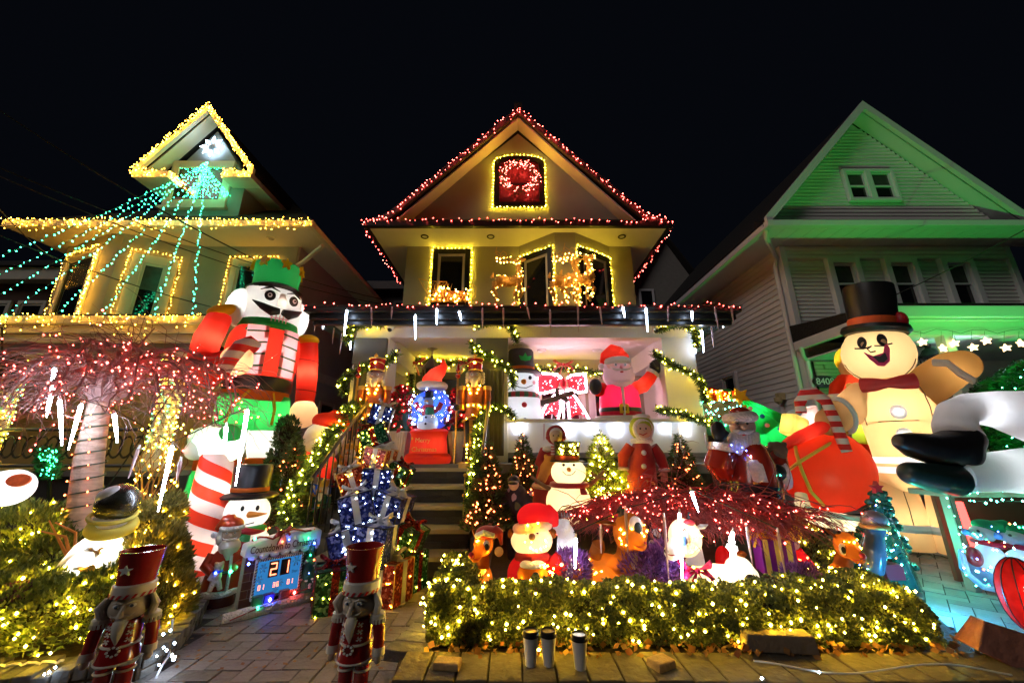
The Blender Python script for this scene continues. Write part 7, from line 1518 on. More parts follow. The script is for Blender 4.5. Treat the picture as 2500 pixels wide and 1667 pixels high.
# ---- lit cloth reindeer and friends behind the hedge
DEER = mat('brown_lit_cloth', (.34, .11, .016), .85, var=.35, ns=9, trans=.5); DEERC = mat('cream_lit_cloth', (.8, .68, .45), .85, trans=.55)
def bset(r_, pts, bm_=None, q=.010): obj('bulbs', M().octs(pts, q), bm_ or B_WARM, r_, smooth=False, kind='stuff')
def deer(label, Y, yref, p0, hd_, sn, neck, body, ears, eye, eye_r, cloth=None, nosec=REDP, chest=None, nb=26, body2=None, antl=False, back=False, noser=6, lk=1., group=None, irisc=None):
    g = PX(Y, yref); k = g.s; c_ = cloth or DEER; p = g(*p0); p.z = .1; r_ = wroot('lit_deer', p, label, 'lit deer', group)
    m = M(); b = body; m.sph(g(b[0], b[1], .1), (b[2] * k, min(b[2], b[3]) * .62 * k, b[3] * k), nu=22, nv=14)
    if body2: b2 = body2; m.sph(g(b2[0], b2[1], .06), (b2[2] * k, min(b2[2], b2[3]) * .7 * k, b2[3] * k), nu=20, nv=12)
    m.tube([g(*q[:2], .05) for q in neck], [q[2] * k for q in neck], 16)
    bm0 = m; obj('body', m, c_, r_, fuse=.012)
    m = M(); m.sph(g(hd_[0], hd_[1]), (hd_[2] * k, hd_[2] * .85 * k, hd_[3] * k), nu=22, nv=14); m.tube([g(hd_[0], hd_[1] + hd_[3] * .25, -.04), g((hd_[0] + sn[0]) / 2, (hd_[1] + sn[1]) / 2 + 2, -.09), g(sn[0], sn[1], -.12)], [hd_[2] * .75 * k, hd_[2] * .6 * k, sn[2] * k], 14).sph(g(sn[0], sn[1], -.12), sn[2] * k)
    hm = m; obj('head', m, c_, r_, fuse=.011)
    sx = 1 if sn[0] >= hd_[0] else -1
    on = surf(hm)
    obj('nose', M().sph(g(sn[0] + sx * sn[2] * .75, sn[1] - 3, -.16), noser * k, nu=12, nv=8), nosec, r_)
    obj('smile', M().tube([on(sn[0] + sx * sn[2] * q, sn[1] + w_) for q, w_ in ((.6, 4), (.1, 7), (-.5, 6), (-1., 2))], [.8 * k, 1.5 * k, 1.3 * k, .6 * k], 6), mat('mouth_red', (.35, .02, .02), .5), r_)
    for (x, y, d_) in eye:
        q = on(x, y); e = obj('eye', M().sph(q, (eye_r * k, eye_r * .4 * k, eye_r * 1.35 * k), nu=16, nv=10), mat('pinkish_eye_white', (.75, .6, .55), .4), r_); vd = (V((0, 0, EYE)) - q).normalized()
        obj('iris', M().sph(on(x + d_, y + eye_r * .25) + vd * eye_r * .3 * k, (eye_r * .6 * k, eye_r * .25 * k, eye_r * .8 * k), nu=12, nv=8), irisc or INK, e)
        obj('eyebrow', M().tube([on(x - eye_r, y - eye_r * 1.2), on(x, y - eye_r * 1.75), on(x + eye_r, y - eye_r * 1.3)], [.6 * k, 1.6 * k, .6 * k], 6), mat('dark_brown_print', (.08, .03, .01), .7), r_)
    for (x0, y0, x1, y1, w) in ears:
        a_ = g(x0, y0); b_ = g(x1, y1); e = obj('ear', M().tube([a_, lerp(a_, b_, .5), b_], [w * .5 * k, w * k, w * .15 * k], 12, flat=.4), c_, r_); obj('inner_ear', M().tube([lerp(a_, b_, .2) + V((0, -w * .42 * k, 0)), lerp(a_, b_, .5) + V((0, -w * .45 * k, 0)), lerp(a_, b_, .85) + V((0, -w * .25 * k, 0))], [w * .25 * k, w * .6 * k, w * .1 * k], 10, flat=.25), DEERC, e)
    if chest: obj('chest_patch', M().sph(surf(bm0)(chest[0], chest[1]), (chest[2] * k, 7 * k, chest[3] * k), nu=16, nv=10), DEERC, r_)
    pts = []
    for i in range(nb):
        if i % 3 == 0: a_ = ru(pi * 1.1, 1.9 * pi); t = ru(-.9, .9); pts.append(g(hd_[0], hd_[1]) + V((t * hd_[2], -sqrt(1 - t * t) * hd_[2] * .9, ru(-.6, .7) * hd_[3] * sqrt(1 - t * t))) * k)
        else: t = ru(-.9, .9); s_ = ru(-.7, .8); pts.append(g(b[0], b[1], .1) + V((t * b[2], -sqrt(max(0, 1 - t * t - s_ * s_ * .8)) * min(b[2], b[3]) * .64, s_ * b[3])) * k)
    bset(r_, pts, q=.0085); lamp(r_, g(hd_[0], hd_[1]) - p, .6 * lk, (1, .75, .4)); lamp(r_, g(b[0], b[1], .1) - p, 1.3 * lk, (1, .75, .4))
    return r_, g, k, p
DGp = 'lit reindeer behind the hedge'
r_, g, k, p = deer('small lit reindeer wearing a drooping santa hat at the left end of the hedge', 3.45, 1370, (1175, 1430), (1180, 1328, 25, 27), (1160, 1358, 13), [(1180, 1350, 16), (1178, 1385, 18)], (1178, 1415, 26, 38), [(1160, 1312, 1150, 1282, 8), (1203, 1312, 1224, 1297, 10)], [(1188, 1332, 0)], 9, chest=(1172, 1390, 15, 17, 19), noser=7, group=DGp)
obj('hat', M().sph(g(1190, 1300), (30 * k, 24 * k, 17 * k)).tube([g(1205, 1292), g(1222, 1300), g(1224, 1330)], [14 * k, 9 * k, 5 * k], 10), REDV, r_, fuse=.01); obj('hat_rim', tb_(g, [(1162, 1308, -.06), (1180, 1300, -.1), (1206, 1308, -.07)], [6, 7, 6], 8), FURW, r_); obj('pompom', ball(g, 1218, 1346, 11, -.04), DEERC, r_)
r_, g, k, p = deer('large lit brown reindeer with head turned right behind the hedge', 3.4, 1350, (1480, 1430), (1538, 1300, 42, 46), (1564, 1328, 15), [(1535, 1320, 24), (1530, 1365, 28), (1505, 1400, 36)], (1470, 1398, 74, 45), [(1510, 1278, 1450, 1275, 16)], [(1552, 1284, 5)], 17, chest=(1546, 1358, 11, 28, 26), noser=3, nb=40, lk=1.6, group=DGp)
obj('tail', tb_(g, [(1452, 1355, .05), (1462, 1330), (1472, 1318)], [16, 17, 4], 12), DEER, r_); obj('antler_bud', ell(g, 1516, 1250, 10, 14, 9), mat('dark_plush', (.05, .03, .02), .9), r_)
WHD = mat('white_lit_cloth', (.88, .86, .84), .85, trans=.6)
r_, g, k, p = deer('white lit doe with blue eye and red bow lying behind the hedge', 3.3, 1350, (1720, 1430), (1672, 1312, 40, 44), (1640, 1348, 18), [(1685, 1330, 26), (1690, 1375, 30)], (1745, 1408, 86, 30), [(1700, 1290, 1728, 1280, 14)], [(1672, 1316, -3)], 14, cloth=WHD, nosec=INK, noser=5, nb=30, lk=2.6, group=DGp, irisc=mat('blue_iris', (.06, .12, .3), .3))
m = M(); bow_mesh(g(1702, 1392, -.14), 56 * k, m); obj('bow', m, mat('crimson_satin', (.45, .01, .06), .4, trans=.2), r_); obj('hair_bow', M().sph(g(1682, 1276, -.05), (14 * k, 9 * k, 8 * k)), REDP, r_); obj('antler_bud', tb_(g, [(1680, 1272), (1682, 1250)], [4, 3], 8), INK, r_)
lamp(r_, g(1800, 1405, .1) - p, 2.5, (1, .75, .4))
r_, g, k, p = deer('small lit reindeer with red nose and raised ears at the right end of the hedge', 3.55, 1370, (2040, 1430), (2066, 1330, 28, 30), (2094, 1360, 15), [(2062, 1350, 17), (2058, 1385, 20)], (2050, 1410, 30, 34), [(2042, 1312, 2010, 1285, 10), (2078, 1308, 2082, 1296, 6)], [(2058, 1340, 2)], 10, chest=(2064, 1398, 16, 20, 20), noser=7, body2=(1995, 1412, 36, 22), nb=34, group=DGp)
for x in (2050, 2076): obj('antler_bud', tb_(g, [(x, 1306), (x - 1, 1296)], [5, 3], 8), MATS['dark_plush'], r_)
# white bear in a santa hat
g = PX(3.35, 1340); k = g.s; p = g(1310, 1430); p.z = .1
BE = wroot('lit_bear', p, 'lit pale bear in a red santa hat and coat holding a small deer face', 'lit bear')
BCL = mat('warm_bear_cloth', (.85, .72, .55), .85, trans=.6); RCL = mat('red_lit_cloth', (.6, .012, .02), .8, trans=.45)
obj('head', M().sph(g(1298, 1318), (52 * k, 44 * k, 36 * k), nu=24, nv=14).sph(g(1298, 1312, -.1), (20 * k, 16 * k, 16 * k)), BCL, BE, fuse=.012)
obj('hat', M().sph(g(1308, 1262), (48 * k, 42 * k, 34 * k)).tube([g(1330, 1250), g(1350, 1262), g(1356, 1285)], [24 * k, 18 * k, 10 * k], 12), RCL, BE, fuse=.012); obj('hat_rim', M().torus(g(1300, 1285), 46 * k, 11 * k, (-.12, .12, 1), n=28, m=9, sq=.88), mat('salmon_lit_fur', (.8, .52, .42), .9, trans=.4, bump=.4, bs=50), BE)
onb = surf(M().sph(g(1298, 1318), (52 * k, 44 * k, 36 * k), nu=24, nv=14).sph(g(1298, 1312, -.1), (20 * k, 16 * k, 16 * k)))
for x in (1286, 1311): obj('eye', M().sph(onb(x, 1300), (4 * k, 3 * k, 5 * k), nu=10, nv=7), INK, BE)
obj('nose', M().sph(onb(1299, 1310), (8 * k, 6 * k, 8 * k)), mat('brown_nose', (.16, .06, .02), .5), BE)
for x in (1248, 1350): obj('ear', ell(g, x, 1302, 9, 11, 8), MATS['brown_lit_cloth'], BE)
obj('coat', M().sph(g(1305, 1400, .06), (68 * k, 45 * k, 52 * k)).tube([g(1345, 1365), g(1380, 1395, -.05)], [24 * k, 20 * k], 12), RCL, BE, fuse=.012); obj('scarf', tb_(g, [(1262, 1358, -.05), (1298, 1364, -.13), (1335, 1356, -.06)], [9, 11, 9], 10), mat('maroon_cloth', (.22, .01, .015), .85, trans=.2), BE)
df = obj('deer_face', ell(g, 1300, 1402, 36, 28, 22, -.13), DEER, BE); obj('eye', ell(g, 1308, 1408, 9, 10, 4, -.213), INK, df); obj('fur_cap', ell(g, 1300, 1378, 30, 11, 20, -.13), FURW, df)
bset(BE, [g(ru(1262, 1338), ru(1315, 1348), -47 * k) for i in range(9)] + [g(ru(1270, 1340), ru(1270, 1290), -50 * k) for i in range(4)] + [g(ru(1250, 1375), ru(1370, 1420), -52 * k) for i in range(12)], q=.009)
lamp(BE, g(1298, 1318) - p, 2.4, (1, .78, .45)); lamp(BE, g(1305, 1400, .06) - p, 1.6, (1, .7, .5)); lamp(BE, g(1308, 1262) - p, 1.2, (1, .8, .6))
g = PX(3.6, 1320); k = g.s; p = g(1385, 1430); p.z = .1
WB = wroot('white_plush', p, 'white shaggy plush beast with raised paw behind the lit bear', 'plush figure')
obj('body', M().sph(g(1385, 1340), (26 * k, 22 * k, 60 * k)).tube([g(1375, 1320), g(1378, 1290, -.05), g(1381, 1268, -.06)], [14 * k, 13 * k, 12 * k], 12).sph(g(1365, 1285), (17 * k, 15 * k, 18 * k)), mat('shaggy_white', (.75, .76, .8), .95, bump=1., bs=35, trans=.3), WB, fuse=.014)
m = M()
for q in range(4): m.tube([g(1372 + q * 6, 1262, -.1), g(1371 + q * 7, 1251 - (q % 2) * 2, -.11)], [2.6 * k, 1.4 * k], 6)
obj('claws', m, mat('grey_claw', (.15, .15, .18), .5), WB); lamp(WB, g(1385, 1340) - p, 2.2, (.85, .9, 1))
# penguin, candle, small plush, gift, caroller behind the hedge
g = PX(3.6, 1300); k = g.s; p = g(1596, 1430); p.z = .1; CN = wroot('small_penguin', p, 'small white faced penguin with a red nose between the large reindeer and the doe', 'figure')
obj('body', ell(g, 1596, 1340, 18, 60, 16), mat('dark_blue_plush', (.02, .02, .05), .8), CN); obj('head', ell(g, 1597, 1300, 15, 16, 14), WHD, CN); obj('nose', ball(g, 1597, 1283, 7, -.05), REDP, CN); obj('bib', ell(g, 1594, 1350, 12, 30, 8, -.04), WHD, CN); lamp(CN, g(1597, 1300) - p, .4)
g = PX(3.75, 1340); k = g.s; p = g(1787, 1390); p.z = .1; CD = wroot('lit_candle', p, 'glowing white candle lamp between the doe and the striped gift', 'lamp')
obj('candle', M().tube([g(1785, 1400), g(1786, 1352), g(1787, 1330)], [20 * k, 16 * k, 11 * k], 16), glow('candle_glow', (1, .93, .85), 4), CD); obj('flame', M().lathe([(.0, 0), (8 * k, 8 * k), (0, 32 * k)], g(1788, 1332), 12), glow('flame_white', (1, .95, .9), 20), CD)
g = PX(3.5, 1390); k = g.s; p = g(1815, 1430); p.z = .1; DP_ = wroot('lit_dog', p, 'pale lit plush dog with a black nose curled behind the white doe', 'lit dog')
obj('body', M().sph(g(1805, 1395), (36 * k, 26 * k, 36 * k)).sph(g(1828, 1405, -.05), (24 * k, 20 * k, 22 * k)), WHD, DP_, fuse=.012); obj('nose', ell(g, 1832, 1412, 12, 9, 8, -.16), INK, DP_); obj('ear', ell(g, 1810, 1352, 12, 8, 8), DEER, DP_); obj('coat', ell(g, 1768, 1370, 20, 36, 20, .1), RCL, DP_); lamp(DP_, g(1805, 1395) - p, 2, (1, .8, .5))
g = PX(3.75, 1350); p = g(1895, 1420); p.z = .1
r_ = stand('striped_gift', 'purple and yellow striped gift box with a yellow bow behind the hedge', 'gift box', 1895, 1380, 3.75, 1312, .2, -14)
obj('box', M().box((0, 0, .5), (.95, .8, 1.0)), mat('purple_foil', (.18, .015, .22), .35, .2, trans=.3), r_, smooth=False, bevel=.02)
for x in (-.33, -.02, .3): obj('ribbon', M().box((x, 0, .5), (.14, .83, 1.02)), mat('yellow_glitter', (.6, .38, .04), .4, .3, bump=.5, bs=60), r_, smooth=False)
m = M(); bow_mesh((-.4, -.1, 1.1), .45, m); obj('bow', m, YEL_I, r_); lamp(r_, (0, 0, .5), .5)
g = PX(3.95, 1340); k = g.s; p = g(1950, 1430); p.z = .1; CA = wroot('lit_caroller', p, 'small lit figure in a red suit next to the striped gift', 'figure')
obj('suit', M().tube([g(1955, 1420), g(1952, 1370), g(1940, 1340)], [36 * k, 28 * k, 15 * k], 16), RCL, CA); obj('head', ell(g, 1935, 1325, 15, 16, 14), mat('peach_lit', (.7, .4, .3), .7, trans=.4), CA); obj('ring_bow', M().torus(g(1942, 1302, -.05), 13 * k, 5 * k, (.2, -1, 0), n=18, m=7), YEL_I, CA); bset(CA, [g(ru(1935, 1975), ru(1360, 1405), -.13) for i in range(8)], B_ORED); lamp(CA, g(1952, 1380) - p, .8, (1, .7, .5))
# ---- big waving santa statue
g = PX(4.3, 1120); k = g.s; p = g(1822, 1300); p.z = .1
BS = wroot('santa_statue', p, 'large glossy santa statue waving a black mitten behind the red weeping bush', 'statue')
LAC = mat('lacquer_red', (.27, .022, .01), .2, var=.25, ns=3, coat=.8); FUR2 = mat('speckled_fur', (.65, .52, .47), .9, var=.35, ns=26, bump=.9, bs=45)
obj('coat', M().tube([g(1830, 1215), g(1829, 1180), g(1828, 1130), g(1822, 1095), g(1820, 1070)], [76 * k, 72 * k, 64 * k, 52 * k, 25 * k], 26, flat=.8), LAC, BS)
obj('skirt', M().tube([g(1835, 1300), g(1832, 1212)], [82 * k, 76 * k], 26, flat=.8), LAC, BS); obj('belt', M().tube([g(1832, 1207), g(1831, 1180)], [78 * k, 76 * k], 28, flat=.8), mat('dark_belt', (.02, .02, .025), .25, coat=.5), BS)
bz = obj('buckle', M().box(g(1858, 1192, -62 * k), (32 * k, .04, 28 * k)), GOLD, BS, smooth=False, bevel=.006); obj('buckle_plate', M().box(g(1858, 1192, -62 * k - .022), (22 * k, .012, 18 * k)), BLK, bz, smooth=False)
obj('placket', tb_(g, [(1835, 1100, -.17), (1845, 1140, -.25), (1856, 1178, -.28)], [15, 17, 17], 10, .5), FUR2, BS)
obj('head', M().sph(g(1812, 1040), (30 * k, 28 * k, 32 * k)), mat('statue_skin', (.42, .25, .2), .45, var=.15), BS); obj('hat_fur', M().torus(g(1806, 1020, .01), 27 * k, 14 * k, (-.1, .0, 1), n=26, m=9), FUR2, BS); obj('hat', M().sph(g(1806, 1008), (26 * k, 25 * k, 16 * k)), LAC, BS)
m = M()
for q in range(11): x = 1786 + q * 6.2; m.tube([g(x, 1055 + abs(q - 5) * .5, -.1 - .006 * (5 - abs(q - 5))), g(x + 2 * sin(q), 1078, -.15), g(1816 + (x - 1816) * .8 + 4 * sin(q * 2), 1098, -.15), g(1824 + (x - 1816) * .35, 1114 + (5 - abs(q - 5)) * 1.5, -.14)], [5 * k, 8 * k, 6.5 * k, 1.5 * k], 8)
m.sph(g(1815, 1075, -.05), (38 * k, 20 * k, 26 * k)); obj('beard', m, mat('grey_beard', (.5, .44, .42), .6, var=.2, ns=14, bump=.6, bs=30), BS)
for s in (-1, 1):
    obj('eye', ball(g, 1812 + s * 12, 1034, 3.4, -.118), INK, BS); obj('eyebrow', tb_(g, [(1812 + s * 5, 1027, -.128), (1812 + s * 14, 1024, -.12), (1812 + s * 22, 1028, -.1)], [2, 3.2, 1.5], 8), MATS['grey_beard'], BS); obj('moustache', tb_(g, [(1816, 1056, -.15), (1816 + s * 12, 1054, -.15), (1816 + s * 26, 1050, -.11)], [4, 6, 1.5], 8), MATS['grey_beard'], BS); obj('cheek', ball(g, 1812 + s * 14, 1045, 6.5, -.09), MATS['statue_skin'], BS)
obj('nose', ell(g, 1815, 1044, 6, 6, 6, -.14), MATS['statue_skin'], BS); obj('mouth', ell(g, 1816, 1062, 5, 2, 3, -.155, n=10), REDP, BS)
obj('raised_arm', tb_(g, [(1775, 1110), (1757, 1145, -.05), (1752, 1128, -.12), (1757, 1098, -.14)], [28, 31, 30, 24], 18), LAC, BS); obj('cuff', tb_(g, [(1758, 1100, -.14), (1758, 1082, -.14)], [27, 26], 18), FUR2, BS)
obj('mitten', M().sph(g(1754, 1054, -.14), (18 * k, 12 * k, 26 * k)).tube([g(1765, 1068, -.15), g(1778, 1054, -.16)], [7 * k, 5 * k], 8), mat('black_leather', (.012, .011, .012), .35, bump=.2, bs=30), BS, fuse=.01)
obj('arm', tb_(g, [(1870, 1100), (1895, 1125), (1900, 1150, -.08)], [24, 26, 24], 16), LAC, BS); obj('mitten', ell(g, 1896, 1153, 22, 19, 18, -.14), MATS['black_leather'], BS); obj('cuff', M().torus(g(1912, 1158, -.06), 22 * k, 13 * k, (.9, -.4, .1), n=22, m=8), FUR2, BS)
td = obj('teddy_bear', M().sph(g(1898, 1098, -.06), (22 * k, 20 * k, 20 * k)).sph(g(1912, 1110, -.12), 9 * k).sph(g(1882, 1084, -.05), 7 * k).sph(g(1914, 1084, -.05), 7 * k), mat('brown_bear', (.14, .07, .035), .8, bump=.6, bs=30), BS, fuse=.012)
for (x, y, bm_) in ((1745, 1082, B_COOL), (1786, 1086, B_BLUE), (1833, 1114, B_COOL), (1800, 1103, B_BLUE), (1812, 1092, B_BLUE), (1822, 1100, B_BLUE), (1905, 1160, B_GRN)): obj('bulb', M().octs([g(x, y, -.24)], .009), bm_, BS, smooth=False)
# ---- inflatable tree, sack sleigh, elf
g = PX(5.7, 1040); k = g.s; p = g(1930, 1250); p.z = .05
IT = wroot('inflatable_tree', p, 'tilted inflatable green tree with a yellow star behind the red sack', 'inflatable')
ax = g(1808, 968) ; bx_ = g(1950, 1110); d = (ax - bx_); L_ = d.length; r3 = Matrix(frame(d)).transposed()
for i, (t0, t1, w0, w1) in enumerate(((.0, .35, 62, 36), (.25, .62, 50, 26), (.5, .97, 36, 3))):
    n_ = 24; vs = []
    prof = [(w0 * .7 * k, t0 * L_ - .02), (w0 * k, t0 * L_), (w0 * .92 * k, t0 * L_ + .06), (w1 * k, t1 * L_)]
    m = M().lathe(prof, (0, 0, 0), n_)
    for j, q in enumerate(m.v): q = V(q); a_ = math.atan2(q.y, q.x); f = 1 + .12 * cos(a_ * 6) * (1 if j < 3 * n_ else .2); m.v[j] = tuple(bx_ + r3 @ V((q.x * f, q.y * f, q.z)))
    obj('tier', m, infl('leaf_green_nylon', (.01, .55, .1)), IT)
    lamp(IT, bx_ + d * ((t0 + t1) / 2) - p, (10, 7, 3)[i], (.9, 1, .9))
obj('star', M().patch(g(1807, 967, -.03), (-.2, -1, .1), starpoly(24 * k, 11 * k, 5, 2.0), .03), infl('star_yellow', (.9, .55, .05)), IT, smooth=False, bevel=.008)
for (x, y, c_) in ((1832, 997, PINKP), (1861, 1016, BLU_I), (1841, 1023, REDP), (1873, 1038, PINKP), (1905, 1048, BLU_I), (1817, 993, YEL_I)): obj('ornament', M().sph(g(x, y, -48 * k), 5 * k, nu=12, nv=8), c_, IT)
g = PX(5.15, 1140); k = g.s; p = g(2010, 1290); p.z = .03
SK = wroot('inflatable_sack', p, 'huge red inflatable sack of presents with yellow cords on a pale sledge', 'inflatable')
obj('sack', M().sph(g(2012, 1145), (108 * k, 80 * k, 98 * k), nu=32, nv=20), infl('red_sack_nylon', (.85, .06, .02)), SK)
obj('sack_rim', M().tube([g(1912, 1092, -.1), g(1950, 1068, -.2), g(2000, 1045, -.24), g(2035, 1032, -.2)], [14 * k, 20 * k, 22 * k, 16 * k], 14, flat=.7), RED_I, SK); obj('sack_mouth', ell(g, 1990, 1050, 60, 14, 50, .05, rot(0, -25, 0)), mat('sack_inside', (.2, .01, .01), .8), SK)
YC = mat('yellow_cord', (.95, .65, .12), .5, trans=.5)
def onsack(x, y): a_ = (x - 2012) / 109; b = (y - 1145) / 99; return g(x, y, -81 * k * sqrt(max(.0, 1 - a_ * a_ - b * b)) - .01)
obj('cord', M().tube([onsack(*q) for q in ((1939, 1075), (1945, 1110), (1958, 1150), (1980, 1200), (2010, 1232))], .02, 8), YC, SK); obj('cord', M().tube([onsack(*q) for q in ((1915, 1155), (1950, 1128), (2000, 1098), (2050, 1068), (2075, 1050))], .02, 8), YC, SK)
obj('present', M().box(g(1938, 1040), (48 * k, 40 * k, 52 * k), rot(8, 18, 20)), infl('cream_yellow_nylon', (.9, .72, .2)), SK, bevel=.03); lamp(SK, g(1938, 1040) - p, 3, (1, .9, .6))
obj('present', M().box(g(1975, 1022, .1), (44 * k, 40 * k, 60 * k), rot(0, -10, -20)), infl('pale_pink_nylon', (.85, .65, .6)), SK, bevel=.03); lamp(SK, g(1975, 1022, .1) - p, 3, (1, .9, .85)); obj('present', ell(g, 1945, 1010, 24, 12, 16, .12), infl('pale_blue_nylon', (.5, .65, .85)), SK)
rn = M().tube([g(1955, 1205, -.2), g(1960, 1240, -.25), g(1990, 1262, -.28), g(2060, 1275, -.28), g(2120, 1282, -.2)], [12 * k, 17 * k, 18 * k, 18 * k, 16 * k], 14)
obj('sledge', rn, infl('beige_nylon', (.75, .62, .4)), SK); obj('sledge_side', M().tube([g(1968, 1238, -.36), g(2000, 1252, -.4), g(2060, 1262, -.4), g(2118, 1268, -.33)], [9 * k, 13 * k, 14 * k, 13 * k], 12, flat=.4), WHT_I, SK)
for q in ((1990, 1258), (2060, 1272)): lamp(SK, g(*q, -.28) - p, 3)
for q, w, cc in (((2020, 1195), 7, (1, .3, .5)), ((1985, 1095), 10, (1, .7, .4)), ((2060, 1110), 9, (1, .75, .4))): lamp(SK, g(*q) - p, w * .45, cc)
for s in (-1, 1): lamp(SK, g(1970, 1062, -.2) - p, 1.5)
g = PX(5.6, 920); k = g.s; p = g(2085, 1300); p.z = .05
IE = wroot('inflatable_helper', p, 'red and yellow inflatable elf with dotted tunic behind the gingerbread man', 'inflatable')
obj('tunic', M().tube([g(2085, 1010), g(2082, 960), g(2072, 915)], [55 * k, 42 * k, 22 * k], 20), infl('bright_red_nylon', (.9, .07, .02)), IE); obj('hair', ell(g, 2072, 880, 30, 34, 24), YEL_I, IE); obj('head', ell(g, 2075, 900, 22, 24, 20, -.06), SKIN_I, IE)
obj('sleeve', tb_(g, [(2060, 925), (2042, 945, -.05), (2038, 968, -.08)], [13, 14, 12]), MATS['bright_red_nylon'], IE); obj('cuff', M().torus(g(2039, 966, -.08), 12 * k, 4 * k, n=16, m=6), WHT_I, IE); obj('glove', ell(g, 2040, 980, 10, 12, 9, -.08), YEL_I, IE)
for (x, y) in ((2075, 942), (2064, 968), (2100, 960)): obj('dot', M().patch(g(x, y, -.3), (-.2, -1, .2), circ(7 * k, 14), .012), mat('yellow_dot', (.85, .6, .2), .5), IE)
obj('legs', tb_(g, [(2098, 1010), (2102, 1050), (2106, 1085)], [24, 18, 16]), infl('lime_nylon', (.5, .7, .05)), IE); obj('boot', tb_(g, [(2107, 1080), (2108, 1112)], [16, 14]), RED_I, IE)
for q, w in (((2082, 960), 6), ((2072, 880), 4), ((2102, 1040), 4)): lamp(IE, g(*q) - p, w)
# ---- reclining inflatable legs on the red booth
g = PX(3.75, 1120); k = g.s; p = g(2450, 1220); 
LG = wroot('inflatable_figure', p, 'reclining inflatable with white trousers and black boots lying on the red booth', 'inflatable')
WL = infl('white_trouser_nylon', (.85, .86, .9))
obj('trouser_leg', M().tube([g(2640, 1050, .1), g(2540, 1020, .05), g(2440, 1000), g(2365, 995), g(2335, 1010, -.02), g(2330, 1040, -.05), g(2345, 1072, -.06)], [80 * k, 70 * k, 48 * k, 36 * k, 38 * k, 40 * k, 44 * k], 22), WL, LG, fuse=.016)
obj('trouser_leg', M().tube([g(2640, 1150, .05), g(2520, 1150, -.02), g(2420, 1152, -.06), g(2335, 1160, -.08)], [62 * k, 54 * k, 44 * k, 38 * k], 22), WL, LG)
obj('boot', M().tube([g(2350, 1060, -.06), g(2335, 1095, -.08), g(2285, 1098, -.12), g(2225, 1086, -.14), g(2188, 1074, -.14)], [42 * k, 46 * k, 38 * k, 30 * k, 16 * k], 18).sph(g(2335, 1100, -.08), 46 * k), BLK_I, LG, fuse=.016); obj('boot', M().tube([g(2330, 1170, -.08), g(2280, 1166, -.14), g(2225, 1155, -.16)], [38 * k, 34 * k, 26 * k], 18).sph(g(2225, 1155, -.16), 26 * k), mat('dark_green_black_nylon', (.012, .03, .028), .35, bump=.25, bs=9), LG, fuse=.016)
obj('coat', M().sph(g(2660, 1080, .1), (110 * k, 90 * k, 120 * k)), RED_I, LG)
for q, w in (((2540, 1025, .05), 4.5), ((2400, 1000), 2.6), ((2450, 1152, -.04), 2.6), ((2560, 1150), 3)): lamp(LG, g(*q) - p, w, (.95, .97, 1))
g = PX(3.85, 1320); k = g.s; p = g(2420, 1450); p.z = .03
BO = wroot('red_booth', p, 'red lit wooden booth with pinkish frame and green string lights under the reclining legs', 'booth')
PF = mat('dusty_pink_wood', (.32, .17, .14), .6, var=.2)
yb = .03
t0 = g(2308, 1212); t1 = g(2560, 1232); b0_ = V((t0.x, 3.85, yb))
obj('post', M().bx((t0.x - .03, 3.8, yb), (t0.x + .03, 3.88, t0.z)), PF, BO, smooth=False, bevel=.006); obj('top_rail', M().bx((t0.x - .05, 3.78, t0.z + .002), (t1.x + .6, 4.15, t0.z + .05)), PF, BO, smooth=False, bevel=.006); 
obj('back_panel', M().bx((t0.x + .16, 4.1, yb), (t1.x + .6, 4.14, t0.z)), mat('red_painted_board', (.2, .035, .02), .55, var=.25, ns=4), BO, smooth=False)
obj('neon_strip', M().tube([(t0.x + .12, 3.86, t0.z - .05), (t0.x + .2, 3.9, yb + .25)], .03, 8), glow('red_tube', (1, .06, .05), 3.5), BO)
light_string('booth_light_string', 'green string lights along the rail and post of the red booth', [V((t0.x - .05, 3.77, .1)), V((t0.x - .05, 3.77, t0.z)), V((t0.x, 3.76, t0.z + .06)), V((t1.x + .3, 3.76, t0.z + .06)), V((t1.x + .3, 3.76, t0.z - .03)), V((t0.x + .1, 3.76, t0.z - .03))], B_CYAN, .0095, .075, .02)
# bears on a blue sled
g = PX(3.6, 1350); k = g.s; p = g(2430, 1470); p.z = .03
SL = wroot('lit_sled', p, 'pale blue glowing sled with two polar bears in green hats', 'lit figure')
BLC = mat('ice_blue_cloth', (.3, .5, .85), .7, trans=.45, var=.3); BRC = mat('polar_cloth', (.65, .78, .85), .8, trans=.5); GHC = mat('green_lit_cloth', (.02, .35, .18), .7, trans=.45)
obj('sled_body', M().tube([g(2358, 1345), g(2368, 1385), g(2400, 1412), g(2460, 1428), g(2540, 1440)], [14 * k, 20 * k, 24 * k, 26 * k, 26 * k], 14, flat=.9), BLC, SL); obj('runner', M().tube([g(2346, 1340, -.08), g(2362, 1400, -.1), g(2400, 1432, -.12), g(2540, 1462, -.12)], [5 * k, 6 * k, 6 * k, 6 * k], 8), mat('pale_runner', (.4, .5, .65), .5), SL); obj('cushion', ell(g, 2378, 1358, 16, 22, 14, -.06), mat('red_cushion', (.3, .02, .03), .4, coat=.4), SL)
